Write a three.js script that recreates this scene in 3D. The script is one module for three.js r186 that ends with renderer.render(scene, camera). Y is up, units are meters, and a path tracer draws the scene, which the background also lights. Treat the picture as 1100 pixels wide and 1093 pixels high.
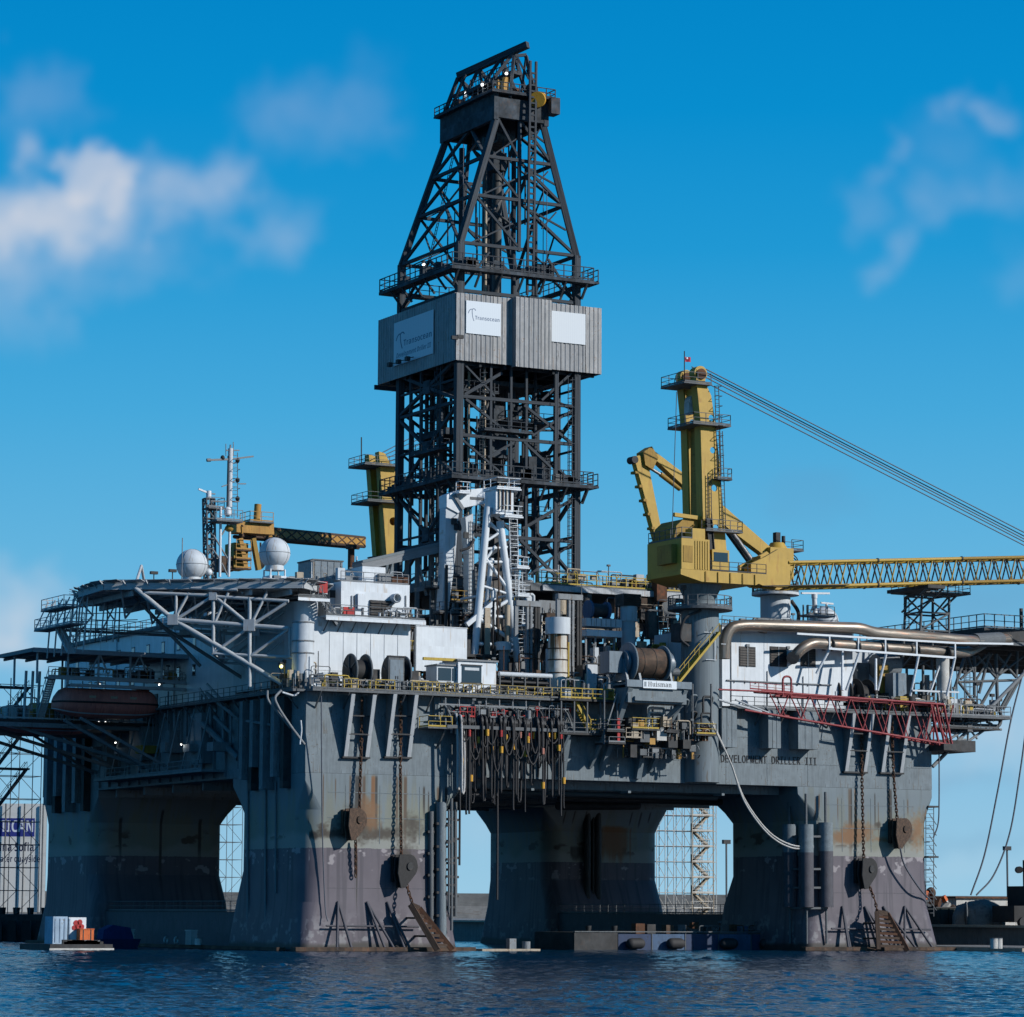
import * as THREE from 'three';
import { mergeGeometries, toCreasedNormals } from 'three/addons/utils/BufferGeometryUtils.js';
import { FontLoader } from 'three/addons/loaders/FontLoader.js';
import { TextGeometry } from 'three/addons/geometries/TextGeometry.js';

// ---------------------------------------------------------------- camera
// Rig frame: u runs along the sunlit side, v along the shaded side (away from the camera), y up from the water. World: x = u, z = -v.
const F = 3392.59, TH = 0.49868, PT = 0.12763, RL = 0.00527, CAM = [-136.41, 3.93, -294.42];
const cT = Math.cos(TH), sT = Math.sin(TH), cP = Math.cos(PT), sP = Math.sin(PT), cR = Math.cos(RL), sR = Math.sin(RL);
function ray(px, py) {                         // direction of a photograph pixel, in rig axes
  const X = px - 550, Y = 546.5 - py, x = (X * cR - Y * sR) / F, y = (X * sR + Y * cR) / F;
  const d = cP - y * sP, h = sP + y * cP;
  return [x * cT + d * sT, h, -x * sT + d * cT];
}
function project(u, y, v) {
  const a = u - CAM[0], b = y - CAM[1], c = v - CAM[2], x = a * cT - c * sT, d = a * sT + c * cT;
  const z = d * cP + b * sP, q = -d * sP + b * cP, X = F * x / z, Y = F * q / z;
  return [550 + X * cR + Y * sR, 546.5 + X * sR - Y * cR, z];
}
// the point of a pixel on an upright plane through [u, v] point p along direction e
const pw = (px, py, p, e) => { const r = ray(px, py), n = [e[1], -e[0]], t = ((p[0] - CAM[0]) * n[0] + (p[1] - CAM[2]) * n[1]) / (r[0] * n[0] + r[2] * n[1]); return [CAM[0] + t * r[0], CAM[1] + t * r[1], CAM[2] + t * r[2]]; };
const hit = (px, py, k, val) => { const r = ray(px, py), t = (val - CAM[k]) / r[k]; return [CAM[0] + t * r[0], CAM[1] + t * r[1], CAM[2] + t * r[2]]; };
const pv = (px, py, v) => hit(px, py, 2, v);   // the point of a pixel on a plane across the rig (known v)
const pu = (px, py, u) => hit(px, py, 0, u);   // on a plane along the rig (known u)
const ph = (px, py, y) => hit(px, py, 1, y);   // on a level (known height)
const W = a => new THREE.Vector3(a[0], a[1], -a[2]);

const scene = new THREE.Scene();
const renderer = new THREE.WebGLRenderer({ antialias: true });
renderer.setSize(1024, 1017);
renderer.toneMapping = THREE.LinearToneMapping;
renderer.toneMappingExposure = 1.0;
renderer.shadowMap.enabled = true;
const camera = new THREE.PerspectiveCamera(2 * Math.atan(546.5 / F) * 180 / Math.PI, 1024 / 1017, 1, 20000);
camera.position.copy(W(CAM));
{ const f0 = W(ray(550, 546.5)), f1 = W(ray(550, 446.5)); camera.up.copy(f1.clone().sub(f0).normalize()); camera.lookAt(camera.position.clone().add(f0)); }

// ---------------------------------------------------------------- sun and sky
const SUN = new THREE.Vector3(0.80, 0.66, 1.0).normalize();
const sun = new THREE.DirectionalLight(new THREE.Color().setRGB(1.0, 0.965, 0.915), 5);
sun.position.copy(SUN).multiplyScalar(400).add(new THREE.Vector3(40, 40, -40));
sun.target.position.set(40, 40, -40);
sun.castShadow = true; sun.shadow.mapSize.set(4096, 4096); sun.shadow.radius = 1;
Object.assign(sun.shadow.camera, { left: -140, right: 140, top: 140, bottom: -140, near: 10, far: 900 });
scene.add(sun, sun.target);

let seed = 12345;
const rnd = () => { seed = (seed * 1664525 + 1013904223) >>> 0; return seed / 4294967296; };
const rr = (a, b) => a + (b - a) * rnd();
const PERM = new Float32Array(65536); for (let i = 0; i < 65536; i++) PERM[i] = rnd();
const lat = (x, y) => PERM[((x & 255) + ((y & 255) << 8))];
function vn(x, y) { const i = Math.floor(x), j = Math.floor(y); let a = x - i, b = y - j; a = a * a * (3 - 2 * a); b = b * b * (3 - 2 * b);
  return (lat(i, j) * (1 - a) + lat(i + 1, j) * a) * (1 - b) + (lat(i, j + 1) * (1 - a) + lat(i + 1, j + 1) * a) * b; }
function fbm(x, y, o = 4) { let s = 0, k = .5, n = 0; for (let i = 0; i < o; i++) { s += k * vn(x, y); n += k; k *= .5; x = x * 2.03 + 17.3; y = y * 2.03 + 9.1; } return s / n; }
const sst = (a, b, x) => { x = Math.min(1, Math.max(0, (x - a) / (b - a))); return x * x * (3 - 2 * x); };
const lin = c => c <= .04045 ? c / 12.92 : ((c + .055) / 1.055) ** 2.4;
const S = (r, g, b) => [lin(r / 255), lin(g / 255), lin(b / 255)];
const mix3 = (a, b, t) => [a[0] + (b[0] - a[0]) * t, a[1] + (b[1] - a[1]) * t, a[2] + (b[2] - a[2]) * t];
{
  const w = 3072, h = 1536, px = new Float32Array(w * h * 4);
  const ramp = [[0, S(156, 203, 228)], [1.5, S(146, 196, 225)], [4, S(122, 186, 223)], [6.5, S(98, 179, 222)], [9, S(70, 168, 219)], [12, S(32, 152, 212)], [14.5, S(8, 141, 206)], [17, S(2, 132, 199)], [30, S(3, 104, 172)], [90, S(4, 78, 138)]];
  // cloud banks seen in the photograph: pixel centre, radii, strength
  const puffs = [[98, 190, 46, 42, .60], [88, 232, 60, 32, .50], [40, 243, 75, 38, .46], [8, 226, 45, 34, .45], [150, 202, 42, 32, .36], [188, 207, 52, 30, .34], [250, 186, 30, 30, .42], [226, 206, 52, 24, .34], [318, 240, 30, 28, .26], [280, 256, 48, 22, .24], [35, 166, 20, 18, .32], [34, 110, 48, 46, .20], [12, 305, 62, 56, .34], [100, 275, 110, 40, .16], [340, 122, 72, 38, .17], [300, 105, 42, 32, .10], [395, 100, 40, 40, .08],
    [1022, 118, 19, 15, .27], [1058, 124, 14, 13, .22], [1082, 122, 22, 17, .30], [957, 156, 11, 20, .22], [942, 190, 18, 14, .20], [926, 226, 22, 30, .17], [963, 264, 17, 20, .28], [943, 295, 20, 15, .24], [1012, 216, 40, 22, .18], [990, 238, 30, 18, .16], [1088, 205, 40, 34, .20], [1010, 165, 38, 40, .11], [1090, 290, 30, 24, .12],
    [12, 655, 55, 46, .75], [-5, 690, 55, 32, .6], [40, 690, 50, 24, .35], [1085, 745, 60, 66, .45], [1050, 800, 80, 40, .35], [1020, 700, 60, 30, .2], [505, 885, 45, 34, .16], [1030, 930, 110, 16, .15]], greys = [[880, 528, 62, 28, .16], [1060, 640, 95, 32, .24], [1010, 842, 85, 13, .18], [1050, 905, 95, 12, .14], [1080, 700, 60, 20, .14], [330, 520, 60, 40, .06], [560, 560, 80, 40, .05]];
  for (let j = 0; j < h; j++) for (let i = 0; i < w; i++) {
    const el = ((j + .5) / h - .5) * Math.PI, az = ((i + .5) / w - .5) * 2 * Math.PI, ce = Math.cos(el), e = el * 180 / Math.PI;
    const dx = ce * Math.cos(az), dy = Math.sin(el), dz = ce * Math.sin(az);
    let k = 0; while (k < ramp.length - 2 && e > ramp[k + 1][0]) k++;
    let c = mix3(ramp[k][1], ramp[k + 1][1], Math.min(1, Math.max(0, (e - ramp[k][0]) / (ramp[k + 1][0] - ramp[k][0]))));
    if (e > -1 && e < 60) {
      const aw = az * 180 / Math.PI, n = fbm(aw * .42 + 40, e * .62, 5), n2 = fbm(aw * 1.3, e * 1.7 + 90, 4);
      let d = 0, dark = 0, wgt = 0;
      const q = project(CAM[0] + dx * 500, CAM[1] + dy * 500, CAM[2] - dz * 500);
      if (q[2] > 0 && Math.abs(q[0] - 550) < 1500 && Math.abs(q[1] - 546) < 1300) {
        wgt = 1 - sst(600, 900, Math.max(Math.abs(q[0] - 550), Math.abs(q[1] - 546)));
        const wx = q[0] + (fbm(q[0] / 40, q[1] / 40, 4) - .5) * 60, wy = q[1] + (fbm(q[0] / 40 + 50, q[1] / 40, 4) - .5) * 50, ed = fbm(q[0] / 26 + 9, q[1] / 26, 5) - .5;
        let keep = 1; for (const b of puffs) { const r = Math.hypot((wx - b[0]) / b[2], (wy - b[1]) / b[3]) + ed * .8, main = b[0] < 60 + 80 && b[1] > 150 && b[1] < 300; if (r < 1.7) keep *= 1 - b[4] * (main ? .92 : .55) * (1 - (b[0] === 98 ? sst(.55, 1.2, r) : sst(-.1, 1.6, r))); } d = 1 - keep;
        for (const b of greys) { const r = Math.hypot((wx - b[0]) / b[2], (wy - b[1]) / b[3]) + ed * .5; if (r < 1.6) dark += b[4] * (1 - sst(.1, 1.5, r)); }
      }
      const gen = sst(.60, .86, n * .75 + n2 * .25) * (1 - sst(14, 40, e)) * .5;      // the same kind of scattered cloud all round
      d = Math.min(.92, d * (wgt > 0 ? 1 : 0) + gen * (1 - wgt));
      c = mix3(c, S(224, 222, 226), d);
      c = mix3(c, S(104, 142, 178), Math.min(.6, dark));
    }
    const o = (j * w + i) * 4; px[o] = c[0]; px[o + 1] = c[1]; px[o + 2] = c[2]; px[o + 3] = 1;
  }
  const t = new THREE.DataTexture(px, w, h, THREE.RGBAFormat, THREE.FloatType);
  t.mapping = THREE.EquirectangularReflectionMapping; t.magFilter = t.minFilter = THREE.LinearFilter; t.needsUpdate = true;
  scene.background = t; scene.environment = t;
}

// ---------------------------------------------------------------- materials
function tex(w, h, fn, srgb = true, rep = true) {
  const d = new Uint8Array(w * h * 4);
  for (let j = 0; j < h; j++) for (let i = 0; i < w; i++) { const c = fn(i / w, j / h), o = (j * w + i) * 4; d[o] = Math.max(0, Math.min(255, c[0] * 255)); d[o + 1] = Math.max(0, Math.min(255, c[1] * 255)); d[o + 2] = Math.max(0, Math.min(255, c[2] * 255)); d[o + 3] = 255; }
  const t = new THREE.DataTexture(d, w, h, THREE.RGBAFormat, THREE.UnsignedByteType);
  if (srgb) t.colorSpace = THREE.SRGBColorSpace; if (rep) t.wrapS = t.wrapT = THREE.RepeatWrapping;
  t.magFilter = THREE.LinearFilter; t.minFilter = THREE.LinearMipmapLinearFilter; t.generateMipmaps = true; t.needsUpdate = true; return t;
}
// weathered paint: blotches, run-down streaks, rust specks; one tile = 10 m
const grime = tex(512, 512, (x, y) => {
  const a = fbm(x * 12, y * 12, 5), s = fbm(x * 70, y * 5 + 30, 3), sp = fbm(x * 60 + 9, y * 60, 3);
  let g = .80 + .22 * (a - .5) * 2 * .5 + .16 * (s - .5) - .20 * sst(.62, .8, s) * sst(.4, .6, a);
  const r = sst(.66, .76, sp) * .5 * sst(.45, .7, a) + .28 * sst(.70, .84, fbm(x * 40 + 3, y * 3.2 + 3, 3));
  return [g * (1 - r * .25), g * (1 - r * .45), g * (1 - r * .6)];
});
const grimeLight = tex(512, 512, (x, y) => { const a = fbm(x * 10 + 4, y * 10, 5), s = fbm(x * 60, y * 4 + 30, 3), r = sst(.70, .82, fbm(x * 46 + 3, y * 4 + 3, 3)) * .35, g = .92 + .10 * (a - .5) + .07 * (s - .5); return [g * (1 - r * .2), g * (1 - r * .36), g * (1 - r * .5)]; });
const steelDirt = tex(256, 256, (x, y) => { const a = fbm(x * 10, y * 10, 5), b = fbm(x * 44, y * 30, 3), g = .66 + .6 * (a - .5) + .3 * (b - .5), r = sst(.62, .75, b); return [g + r * .06, g - r * .05, g - r * .1]; });
const bumps = tex(256, 256, (x, y) => { const g = fbm(x * 16, y * 16, 4); return [g, g, g]; }, false);
const lc = (r, g, b) => new THREE.Color().setRGB(r, g, b);
const paint = (r, g, b, o = {}) => new THREE.MeshStandardMaterial({ color: lc(r, g, b), roughness: .72, metalness: 0, map: grime, ...o });
const M = {
  hull: paint(.20, .25, .28), foul: paint(.085, .085, .105),
  derrick: paint(.074, .097, .122, { map: steelDirt, roughness: .88 }), derrickLight: paint(.15, .16, .165, { map: steelDirt }),
  clad: paint(.32, .335, .35, { roughness: .5 }), cladB: paint(.28, .295, .31, { roughness: .5 }), cladC: paint(.35, .36, .365, { roughness: .5 }),
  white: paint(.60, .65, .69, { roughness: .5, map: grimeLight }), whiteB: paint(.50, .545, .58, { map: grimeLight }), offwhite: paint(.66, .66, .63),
  truss: paint(.56, .60, .63), grey: paint(.26, .285, .305), greyMid: paint(.13, .147, .16), dark: paint(.05, .055, .06, { map: steelDirt }), black: paint(.022, .023, .025, { map: steelDirt, roughness: .75 }),
  yellow: paint(.44, .275, .03, { roughness: .6, map: grimeLight }), yellowDull: paint(.42, .25, .03), yellowRail: paint(.62, .44, .06), ochre: paint(.55, .30, .06),
  red: paint(.34, .028, .038, { roughness: .6 }), fire: paint(.55, .03, .03), orange: paint(.75, .16, .03), lifeboat: paint(.70, .22, .18, { roughness: .5 }), lifeTop: paint(.72, .24, .20, { roughness: .5 }),
  pipe: new THREE.MeshStandardMaterial({ color: lc(.50, .44, .37), roughness: .42, metalness: .5, map: steelDirt }),
  steel: new THREE.MeshStandardMaterial({ color: lc(.42, .43, .44), roughness: .45, metalness: .6, map: steelDirt }),
  rust: paint(.17, .075, .035, { map: steelDirt, roughness: .9 }), brown: paint(.13, .08, .05, { map: steelDirt, roughness: .85 }), louvre: paint(.11, .10, .09, { map: steelDirt }),
  glass: new THREE.MeshPhysicalMaterial({ color: lc(.02, .03, .04), roughness: .06, metalness: 0, clearcoat: 1 }),
  rubber: new THREE.MeshStandardMaterial({ color: lc(.018, .018, .02), roughness: .75 }), hoseGrey: paint(.55, .55, .55), rope: paint(.62, .62, .60, { roughness: .9 }), cable: new THREE.MeshStandardMaterial({ color: lc(.06, .07, .09), roughness: .6 }),
  blue: paint(.06, .13, .25), blueDeck: paint(.02, .05, .13), winchBlue: paint(.17, .235, .29, { roughness: .42 }), concrete: paint(.27, .265, .25, { roughness: .9 }), concreteDark: paint(.10, .10, .095, { roughness: .9 }), tan: paint(.52, .44, .33), green: paint(.03, .05, .045), float: paint(.80, .42, .03), floatPink: paint(.55, .22, .16)
};
for (const m of Object.values(M)) { if ((m.map === grime || m.map === grimeLight) && !m.bumpMap) { m.bumpMap = bumps; m.bumpScale = .01; } }

// ---------------------------------------------------------------- builders
const used = {};
const numbered = n => { const k = used[n] = (used[n] ?? -1) + 1; return k ? n + '_' + String(k).padStart(3, '0') : n; };
const roots = [];
function thing(name, label, category, group) { const g = new THREE.Group(); g.name = numbered(name); g.userData = { label, category }; if (group) g.userData.group = group; scene.add(g); roots.push(g); return g; }
function sub(parent, name, label) { const g = new THREE.Group(); g.name = name; if (label) g.userData.label = label; parent.add(g); return g; }
function structure(name, geo, mat) { const m = new THREE.Mesh(geo, mat); m.name = name; m.userData = { kind: 'structure' }; scene.add(m); return m; }
function put(parent, name, geo, mat) { const m = new THREE.Mesh(geo, mat); m.name = name; parent.add(m); return m; }
const UBOX = new THREE.BoxGeometry(1, 1, 1), UCYL = new THREE.CylinderGeometry(1, 1, 1, 10), USPH = new THREE.SphereGeometry(1, 20, 14);
const UV_M = .1;
function boxGeo(w, h, d) { const g = new THREE.BoxGeometry(w, h, d), uv = g.attributes.uv, s = [[d, h], [d, h], [w, d], [w, d], [w, h], [w, h]]; for (let i = 0; i < 24; i++) { const [a, b] = s[i >> 2]; uv.setXY(i, uv.getX(i) * a * UV_M + (w * 7.3 % 1), uv.getY(i) * b * UV_M + (h * 3.7 % 1)); } return g; }
function box(parent, name, mat, u0, u1, y0, y1, v0, v1) { const m = put(parent, name, boxGeo(Math.abs(u1 - u0), Math.abs(y1 - y0), Math.abs(v1 - v0)), mat); m.position.set((u0 + u1) / 2, (y0 + y1) / 2, -(v0 + v1) / 2); return m; }
const qA = new THREE.Vector3(), qB = new THREE.Vector3(), qC = new THREE.Vector3(), qM = new THREE.Matrix4();
function aim(m, A, B, w, h) {                   // stretch a unit mesh from A to B
  qB.copy(B).sub(A); const L = qB.length(); qB.normalize(); qA.set(0, 1, 0); if (Math.abs(qB.y) > .985) qA.set(0, 0, 1);
  qC.crossVectors(qB, qA).normalize(); qA.crossVectors(qC, qB); qM.makeBasis(qC, qB, qA); m.quaternion.setFromRotationMatrix(qM);
  m.position.copy(A).add(B).multiplyScalar(.5); m.scale.set(w, L, h); return m;
}
const beam = (parent, name, mat, a, b, w = .3, h = w) => aim(put(parent, name, UBOX, mat), W(a), W(b), w, h);
const tube = (parent, name, mat, a, b, r = .15, r2 = r) => aim(put(parent, name, UCYL, mat), W(a), W(b), r, r2);
const cylGeo = (r0, r1, h, n = 24, open = false) => { const g = new THREE.CylinderGeometry(r1, r0, h, n, 1, open), uv = g.attributes.uv; for (let i = 0; i < uv.count; i++) uv.setXY(i, uv.getX(i) * 6.28 * r0 * UV_M, uv.getY(i) * h * UV_M); return g; };
function cyl(parent, name, mat, u, y0, y1, v, r0, r1 = r0, n = 24) { const m = put(parent, name, cylGeo(r0, r1, y1 - y0, n), mat); m.position.set(u, (y0 + y1) / 2, -v); return m; }
function drum(parent, name, mat, a, b, r, n = 28) { const A = W(a), B = W(b), L = A.distanceTo(B), m = put(parent, name, cylGeo(r, r, L, n), mat); m.position.copy(A).add(B).multiplyScalar(.5); m.quaternion.setFromUnitVectors(new THREE.Vector3(0, 1, 0), B.sub(A).normalize()); return m; }
function lathe(parent, name, mat, u, v, pts, n = 28) { const m = put(parent, name, new THREE.LatheGeometry(pts.map(p => new THREE.Vector2(p[0], p[1])), n), mat); m.position.set(u, 0, -v); return m; }
class Poly extends THREE.CurvePath { }
function pipePath(pts, rad = 1.2) { const P = pts.map(W), c = new THREE.CurvePath(); let last = P[0];
  for (let i = 1; i < P.length - 1; i++) { const a = P[i - 1].clone().sub(P[i]), b = P[i + 1].clone().sub(P[i]), k = Math.min(rad, a.length() * .45, b.length() * .45), s = P[i].clone().add(a.normalize().multiplyScalar(k)), e = P[i].clone().add(b.normalize().multiplyScalar(k)); c.add(new THREE.LineCurve3(last, s)); c.add(new THREE.QuadraticBezierCurve3(s, P[i], e)); last = e; }
  c.add(new THREE.LineCurve3(last, P[P.length - 1])); return c; }
const pipe = (parent, name, mat, pts, r = .2, rad = 1.2, seg = 8) => put(parent, name, new THREE.TubeGeometry(pipePath(pts, rad), Math.min(120, 10 * pts.length + 6), r, seg), mat);
const curve = (parent, name, mat, pts, r = .05, n = 40, seg = 6) => put(parent, name, new THREE.TubeGeometry(new THREE.CatmullRomCurve3(pts.map(W), false, 'catmullrom', .5), n, r, seg), mat);
// one merged geometry out of thin bars, for railings, ladders and the like
class Bars { constructor() { this.g = []; } add(a, b, w = .06, h = w) { const m = aim(new THREE.Mesh(UBOX), W(a), W(b), w, h); m.updateMatrix(); this.g.push(UBOX.clone().applyMatrix4(m.matrix)); return this; }
  box(u0, u1, y0, y1, v0, v1) { const g = boxGeo(u1 - u0, y1 - y0, v1 - v0); g.translate((u0 + u1) / 2, (y0 + y1) / 2, -(v0 + v1) / 2); this.g.push(g); return this; }
  build(parent, name, mat) { return this.g.length ? put(parent, name, mergeGeometries(this.g), mat) : null; } }
const lerp = (a, b, t) => [a[0] + (b[0] - a[0]) * t, a[1] + (b[1] - a[1]) * t, a[2] + (b[2] - a[2]) * t];
const dist = (a, b) => Math.hypot(a[0] - b[0], a[1] - b[1], a[2] - b[2]);
const up = (a, h) => [a[0], a[1] + h, a[2]];
function rail(parent, mat, pts, h = 1.15, gap = 1.7, w = .065) {
  const B = new Bars();
  for (let i = 0; i < pts.length - 1; i++) { const a = pts[i], b = pts[i + 1], n = Math.max(1, Math.round(dist(a, b) / gap));
    B.add(up(a, h), up(b, h), w).add(up(a, h * .52), up(b, h * .52), w * .8).add(up(a, .12), up(b, .12), w * .5, .16);
    for (let k = i ? 1 : 0; k <= n; k++) { const p = lerp(a, b, k / n); B.add(p, up(p, h), w); } }
  return B.build(parent, 'railing', mat);
}
function ladder(parent, mat, a, b, w = .5, cage = false, side = [1, 0, 0]) {
  const B = new Bars(), L = dist(a, b), o = s => p => [p[0] + side[0] * w / 2 * s, p[1], p[2] + side[2] * w / 2 * s];
  B.add(o(-1)(a), o(-1)(b), .07).add(o(1)(a), o(1)(b), .07);
  for (let k = .4; k < L; k += .45) { const p = lerp(a, b, k / L); B.add(o(-1)(p), o(1)(p), .05); }
  if (cage) for (let k = 2.2; k < L; k += 1.1) { const p = lerp(a, b, k / L), f = q => [q[0] + side[2] * .7, q[1], q[2] - Math.abs(side[0]) * .7 ]; B.add(o(-1.3)(p), f(o(-1)(p)), .05).add(f(o(-1)(p)), f(o(1)(p)), .05).add(f(o(1)(p)), o(1.3)(p), .05); }
  return B.build(parent, 'ladder', mat);
}
function stairs(parent, mat, a, b, w = 1, across = [0, 0, 1]) {
  const B = new Bars(), n = Math.max(3, Math.round(Math.abs(b[1] - a[1]) / .25)), o = (p, s) => [p[0] + across[0] * w * s, p[1], p[2] + across[2] * w * s];
  for (const s of [0, 1]) { B.add(o(a, s), o(b, s), .08, .25).add(up(o(a, s), 1.05), up(o(b, s), 1.05), .06); for (let k = 0; k <= 4; k++) { const p = o(lerp(a, b, k / 4), s); B.add(p, up(p, 1.05), .05); } }
  for (let k = 0; k <= n; k++) { const p = lerp(a, b, k / n); B.add(o(p, 0), o(p, 1), .06, .24); }
  return B.build(parent, 'stairs', mat);
}
function deckPlate(parent, mat, u0, u1, y, v0, v1, railMat, sides = 'LRFB', name = 'walkway') {
  box(parent, name, mat, u0, u1, y - .16, y, v0, v1);
  const i = .06, c = { F: [[u0 + i, y, v0 + i], [u1 - i, y, v0 + i]], R: [[u1 - i, y, v0 + i], [u1 - i, y, v1 - i]], B: [[u1 - i, y, v1 - i], [u0 + i, y, v1 - i]], L: [[u0 + i, y, v1 - i], [u0 + i, y, v0 + i]] };
  if (railMat) for (const s of sides) rail(parent, railMat, c[s]);
}
// four-chord lattice from quad a (4 points) to quad b
function truss(parent, mat, a, b, bays, rc, rb, opt = {}) {
  const faces = opt.faces || [[0, 1], [1, 2], [2, 3], [3, 0]];
  for (let i = 0; i < a.length; i++) tube(parent, 'chord', opt.chordMat || mat, a[i], b[i], rc);
  for (let k = 0; k < bays; k++) for (const [i, j] of faces) { const t0 = k / bays, t1 = (k + 1) / bays;
    const p = lerp(a[i], b[i], t0), q = lerp(a[j], b[j], t0), r = lerp(a[i], b[i], t1), s = lerp(a[j], b[j], t1);
    if (opt.zig) { tube(parent, 'brace', mat, p, lerp(q, s, .5), rb); tube(parent, 'brace', mat, lerp(q, s, .5), r, rb); }
    else if (k % 2) tube(parent, 'brace', mat, q, r, rb); else tube(parent, 'brace', mat, p, s, rb);
    if (opt.x) { if (k % 2) tube(parent, 'brace', mat, p, s, rb); else tube(parent, 'brace', mat, q, r, rb); }
    if (!opt.zig || opt.rungs) tube(parent, 'brace', mat, r, s, rb); }
}
const quad = (u0, u1, y, v0, v1) => [[u0, y, v0], [u1, y, v0], [u1, y, v1], [u0, y, v1]];
// loft of rounded rectangles: levels of { y, b: [u0, u1, v0, v1], r }
function loft(levels, cu, cv, seg = 10, uvH = 30) {
  const pos = [], uv = [], idx = [], nP = 4 * (seg + 1) + 1;
  for (const L of levels) { const [u0, u1, v0, v1] = L.b, ring = [], r = Math.max(.02, L.r);
    const cs = [[u0 + r, v0 + r, Math.PI], [u1 - r, v0 + r, Math.PI * 1.5], [u1 - r, v1 - r, 0], [u0 + r, v1 - r, Math.PI * .5]];
    for (const [a, b, t0] of cs) for (let k = 0; k <= seg; k++) { const t = t0 + k / seg * Math.PI / 2; ring.push([a + r * Math.cos(t), b + r * Math.sin(t)]); }
    ring.push(ring[0]);
    for (let i = 0; i < nP; i++) { const q = ring[i], c = Math.min(3, Math.floor(i / (seg + 1))), k = i % (seg + 1);
      // s: each quarter of the texture is one side, starting in the middle of the first corner
      const s = i === nP - 1 ? 1 : (() => { const [a, b] = q; const du = (a - cu) / 17.05, dv = (b - cv) / 17.05; const m = (k + .5) / (seg + 1); return c === 0 ? (k <= seg / 2 ? 0 - .25 * (1 - 0) * dv * 1 : .25 * du) : c === 1 ? (k <= seg / 2 ? .25 * du : .25 + .25 * dv) : c === 2 ? (k <= seg / 2 ? .25 + .25 * dv : .5 + .25 * (1 - du)) : (k <= seg / 2 ? .5 + .25 * (1 - du) : .75 + .25 * (1 - dv)); })();
      pos.push(q[0], L.y, -q[1]); uv.push(i === nP - 1 ? 1 + uv[uv.length - 2 * (nP - 1)] : s, (L.y + 2) / uvH); } }
  for (let j = 0; j < levels.length - 1; j++) for (let i = 0; i < nP - 1; i++) { const a = j * nP + i, b = a + 1, c = a + nP, d = c + 1; idx.push(a, b, c, b, d, c); }
  const g = new THREE.BufferGeometry(); g.setAttribute('position', new THREE.Float32BufferAttribute(pos, 3)); g.setAttribute('uv', new THREE.Float32BufferAttribute(uv, 2)); g.setIndex(idx); return toCreasedNormals(g, .172);
}
function signTexture(w, h, draw) { const c = document.createElement('canvas'); c.width = w; c.height = h; const x = c.getContext('2d'); draw(x, w, h); const t = new THREE.CanvasTexture(c); t.colorSpace = THREE.SRGBColorSpace; return t; }
function prism(parent, name, mat, pts, depth, plane = 'v', at = 0) {   // outline [a, y] extruded; plane 'v': a = u at depth v; plane 'u': a = v at depth u
  const s = new THREE.Shape(pts.map(p => new THREE.Vector2(plane === 'v' ? p[0] : -p[0], p[1]))), g = new THREE.ExtrudeGeometry(s, { depth, bevelEnabled: false, steps: 1 });
  const uv = g.attributes.uv; for (let i = 0; i < uv.count; i++) uv.setXY(i, uv.getX(i) * UV_M, uv.getY(i) * UV_M);
  if (plane === 'v') g.translate(0, 0, -(at + depth)); else { g.rotateY(-Math.PI / 2); g.translate(at + depth, 0, 0); }
  return put(parent, name, g, mat);
}
// a small lit lamp: glowing lens in a housing and the light it gives
function lampHead(parent, at, r, col, power) {
  const p = W(at), lens = put(parent, 'lamp_lens', USPH, new THREE.MeshStandardMaterial({ color: lc(.9, .9, .9), emissive: lc(...col), emissiveIntensity: 1.0, roughness: .3 })); lens.scale.setScalar(r); lens.position.copy(p);
  const hd = put(parent, 'lamp_housing', boxGeo(r * 2.2, r * .8, r * 2.2), M.dark); hd.position.copy(p); hd.position.y += r * 1.5;
  const l = new THREE.PointLight(lc(...col), power, 0, 2); l.name = 'lamp_light'; l.position.copy(p).add(new THREE.Vector3(-.3 * r - .1, -1.4 * r, r * 1.6)); l.castShadow = true; parent.add(l);
}

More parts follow.
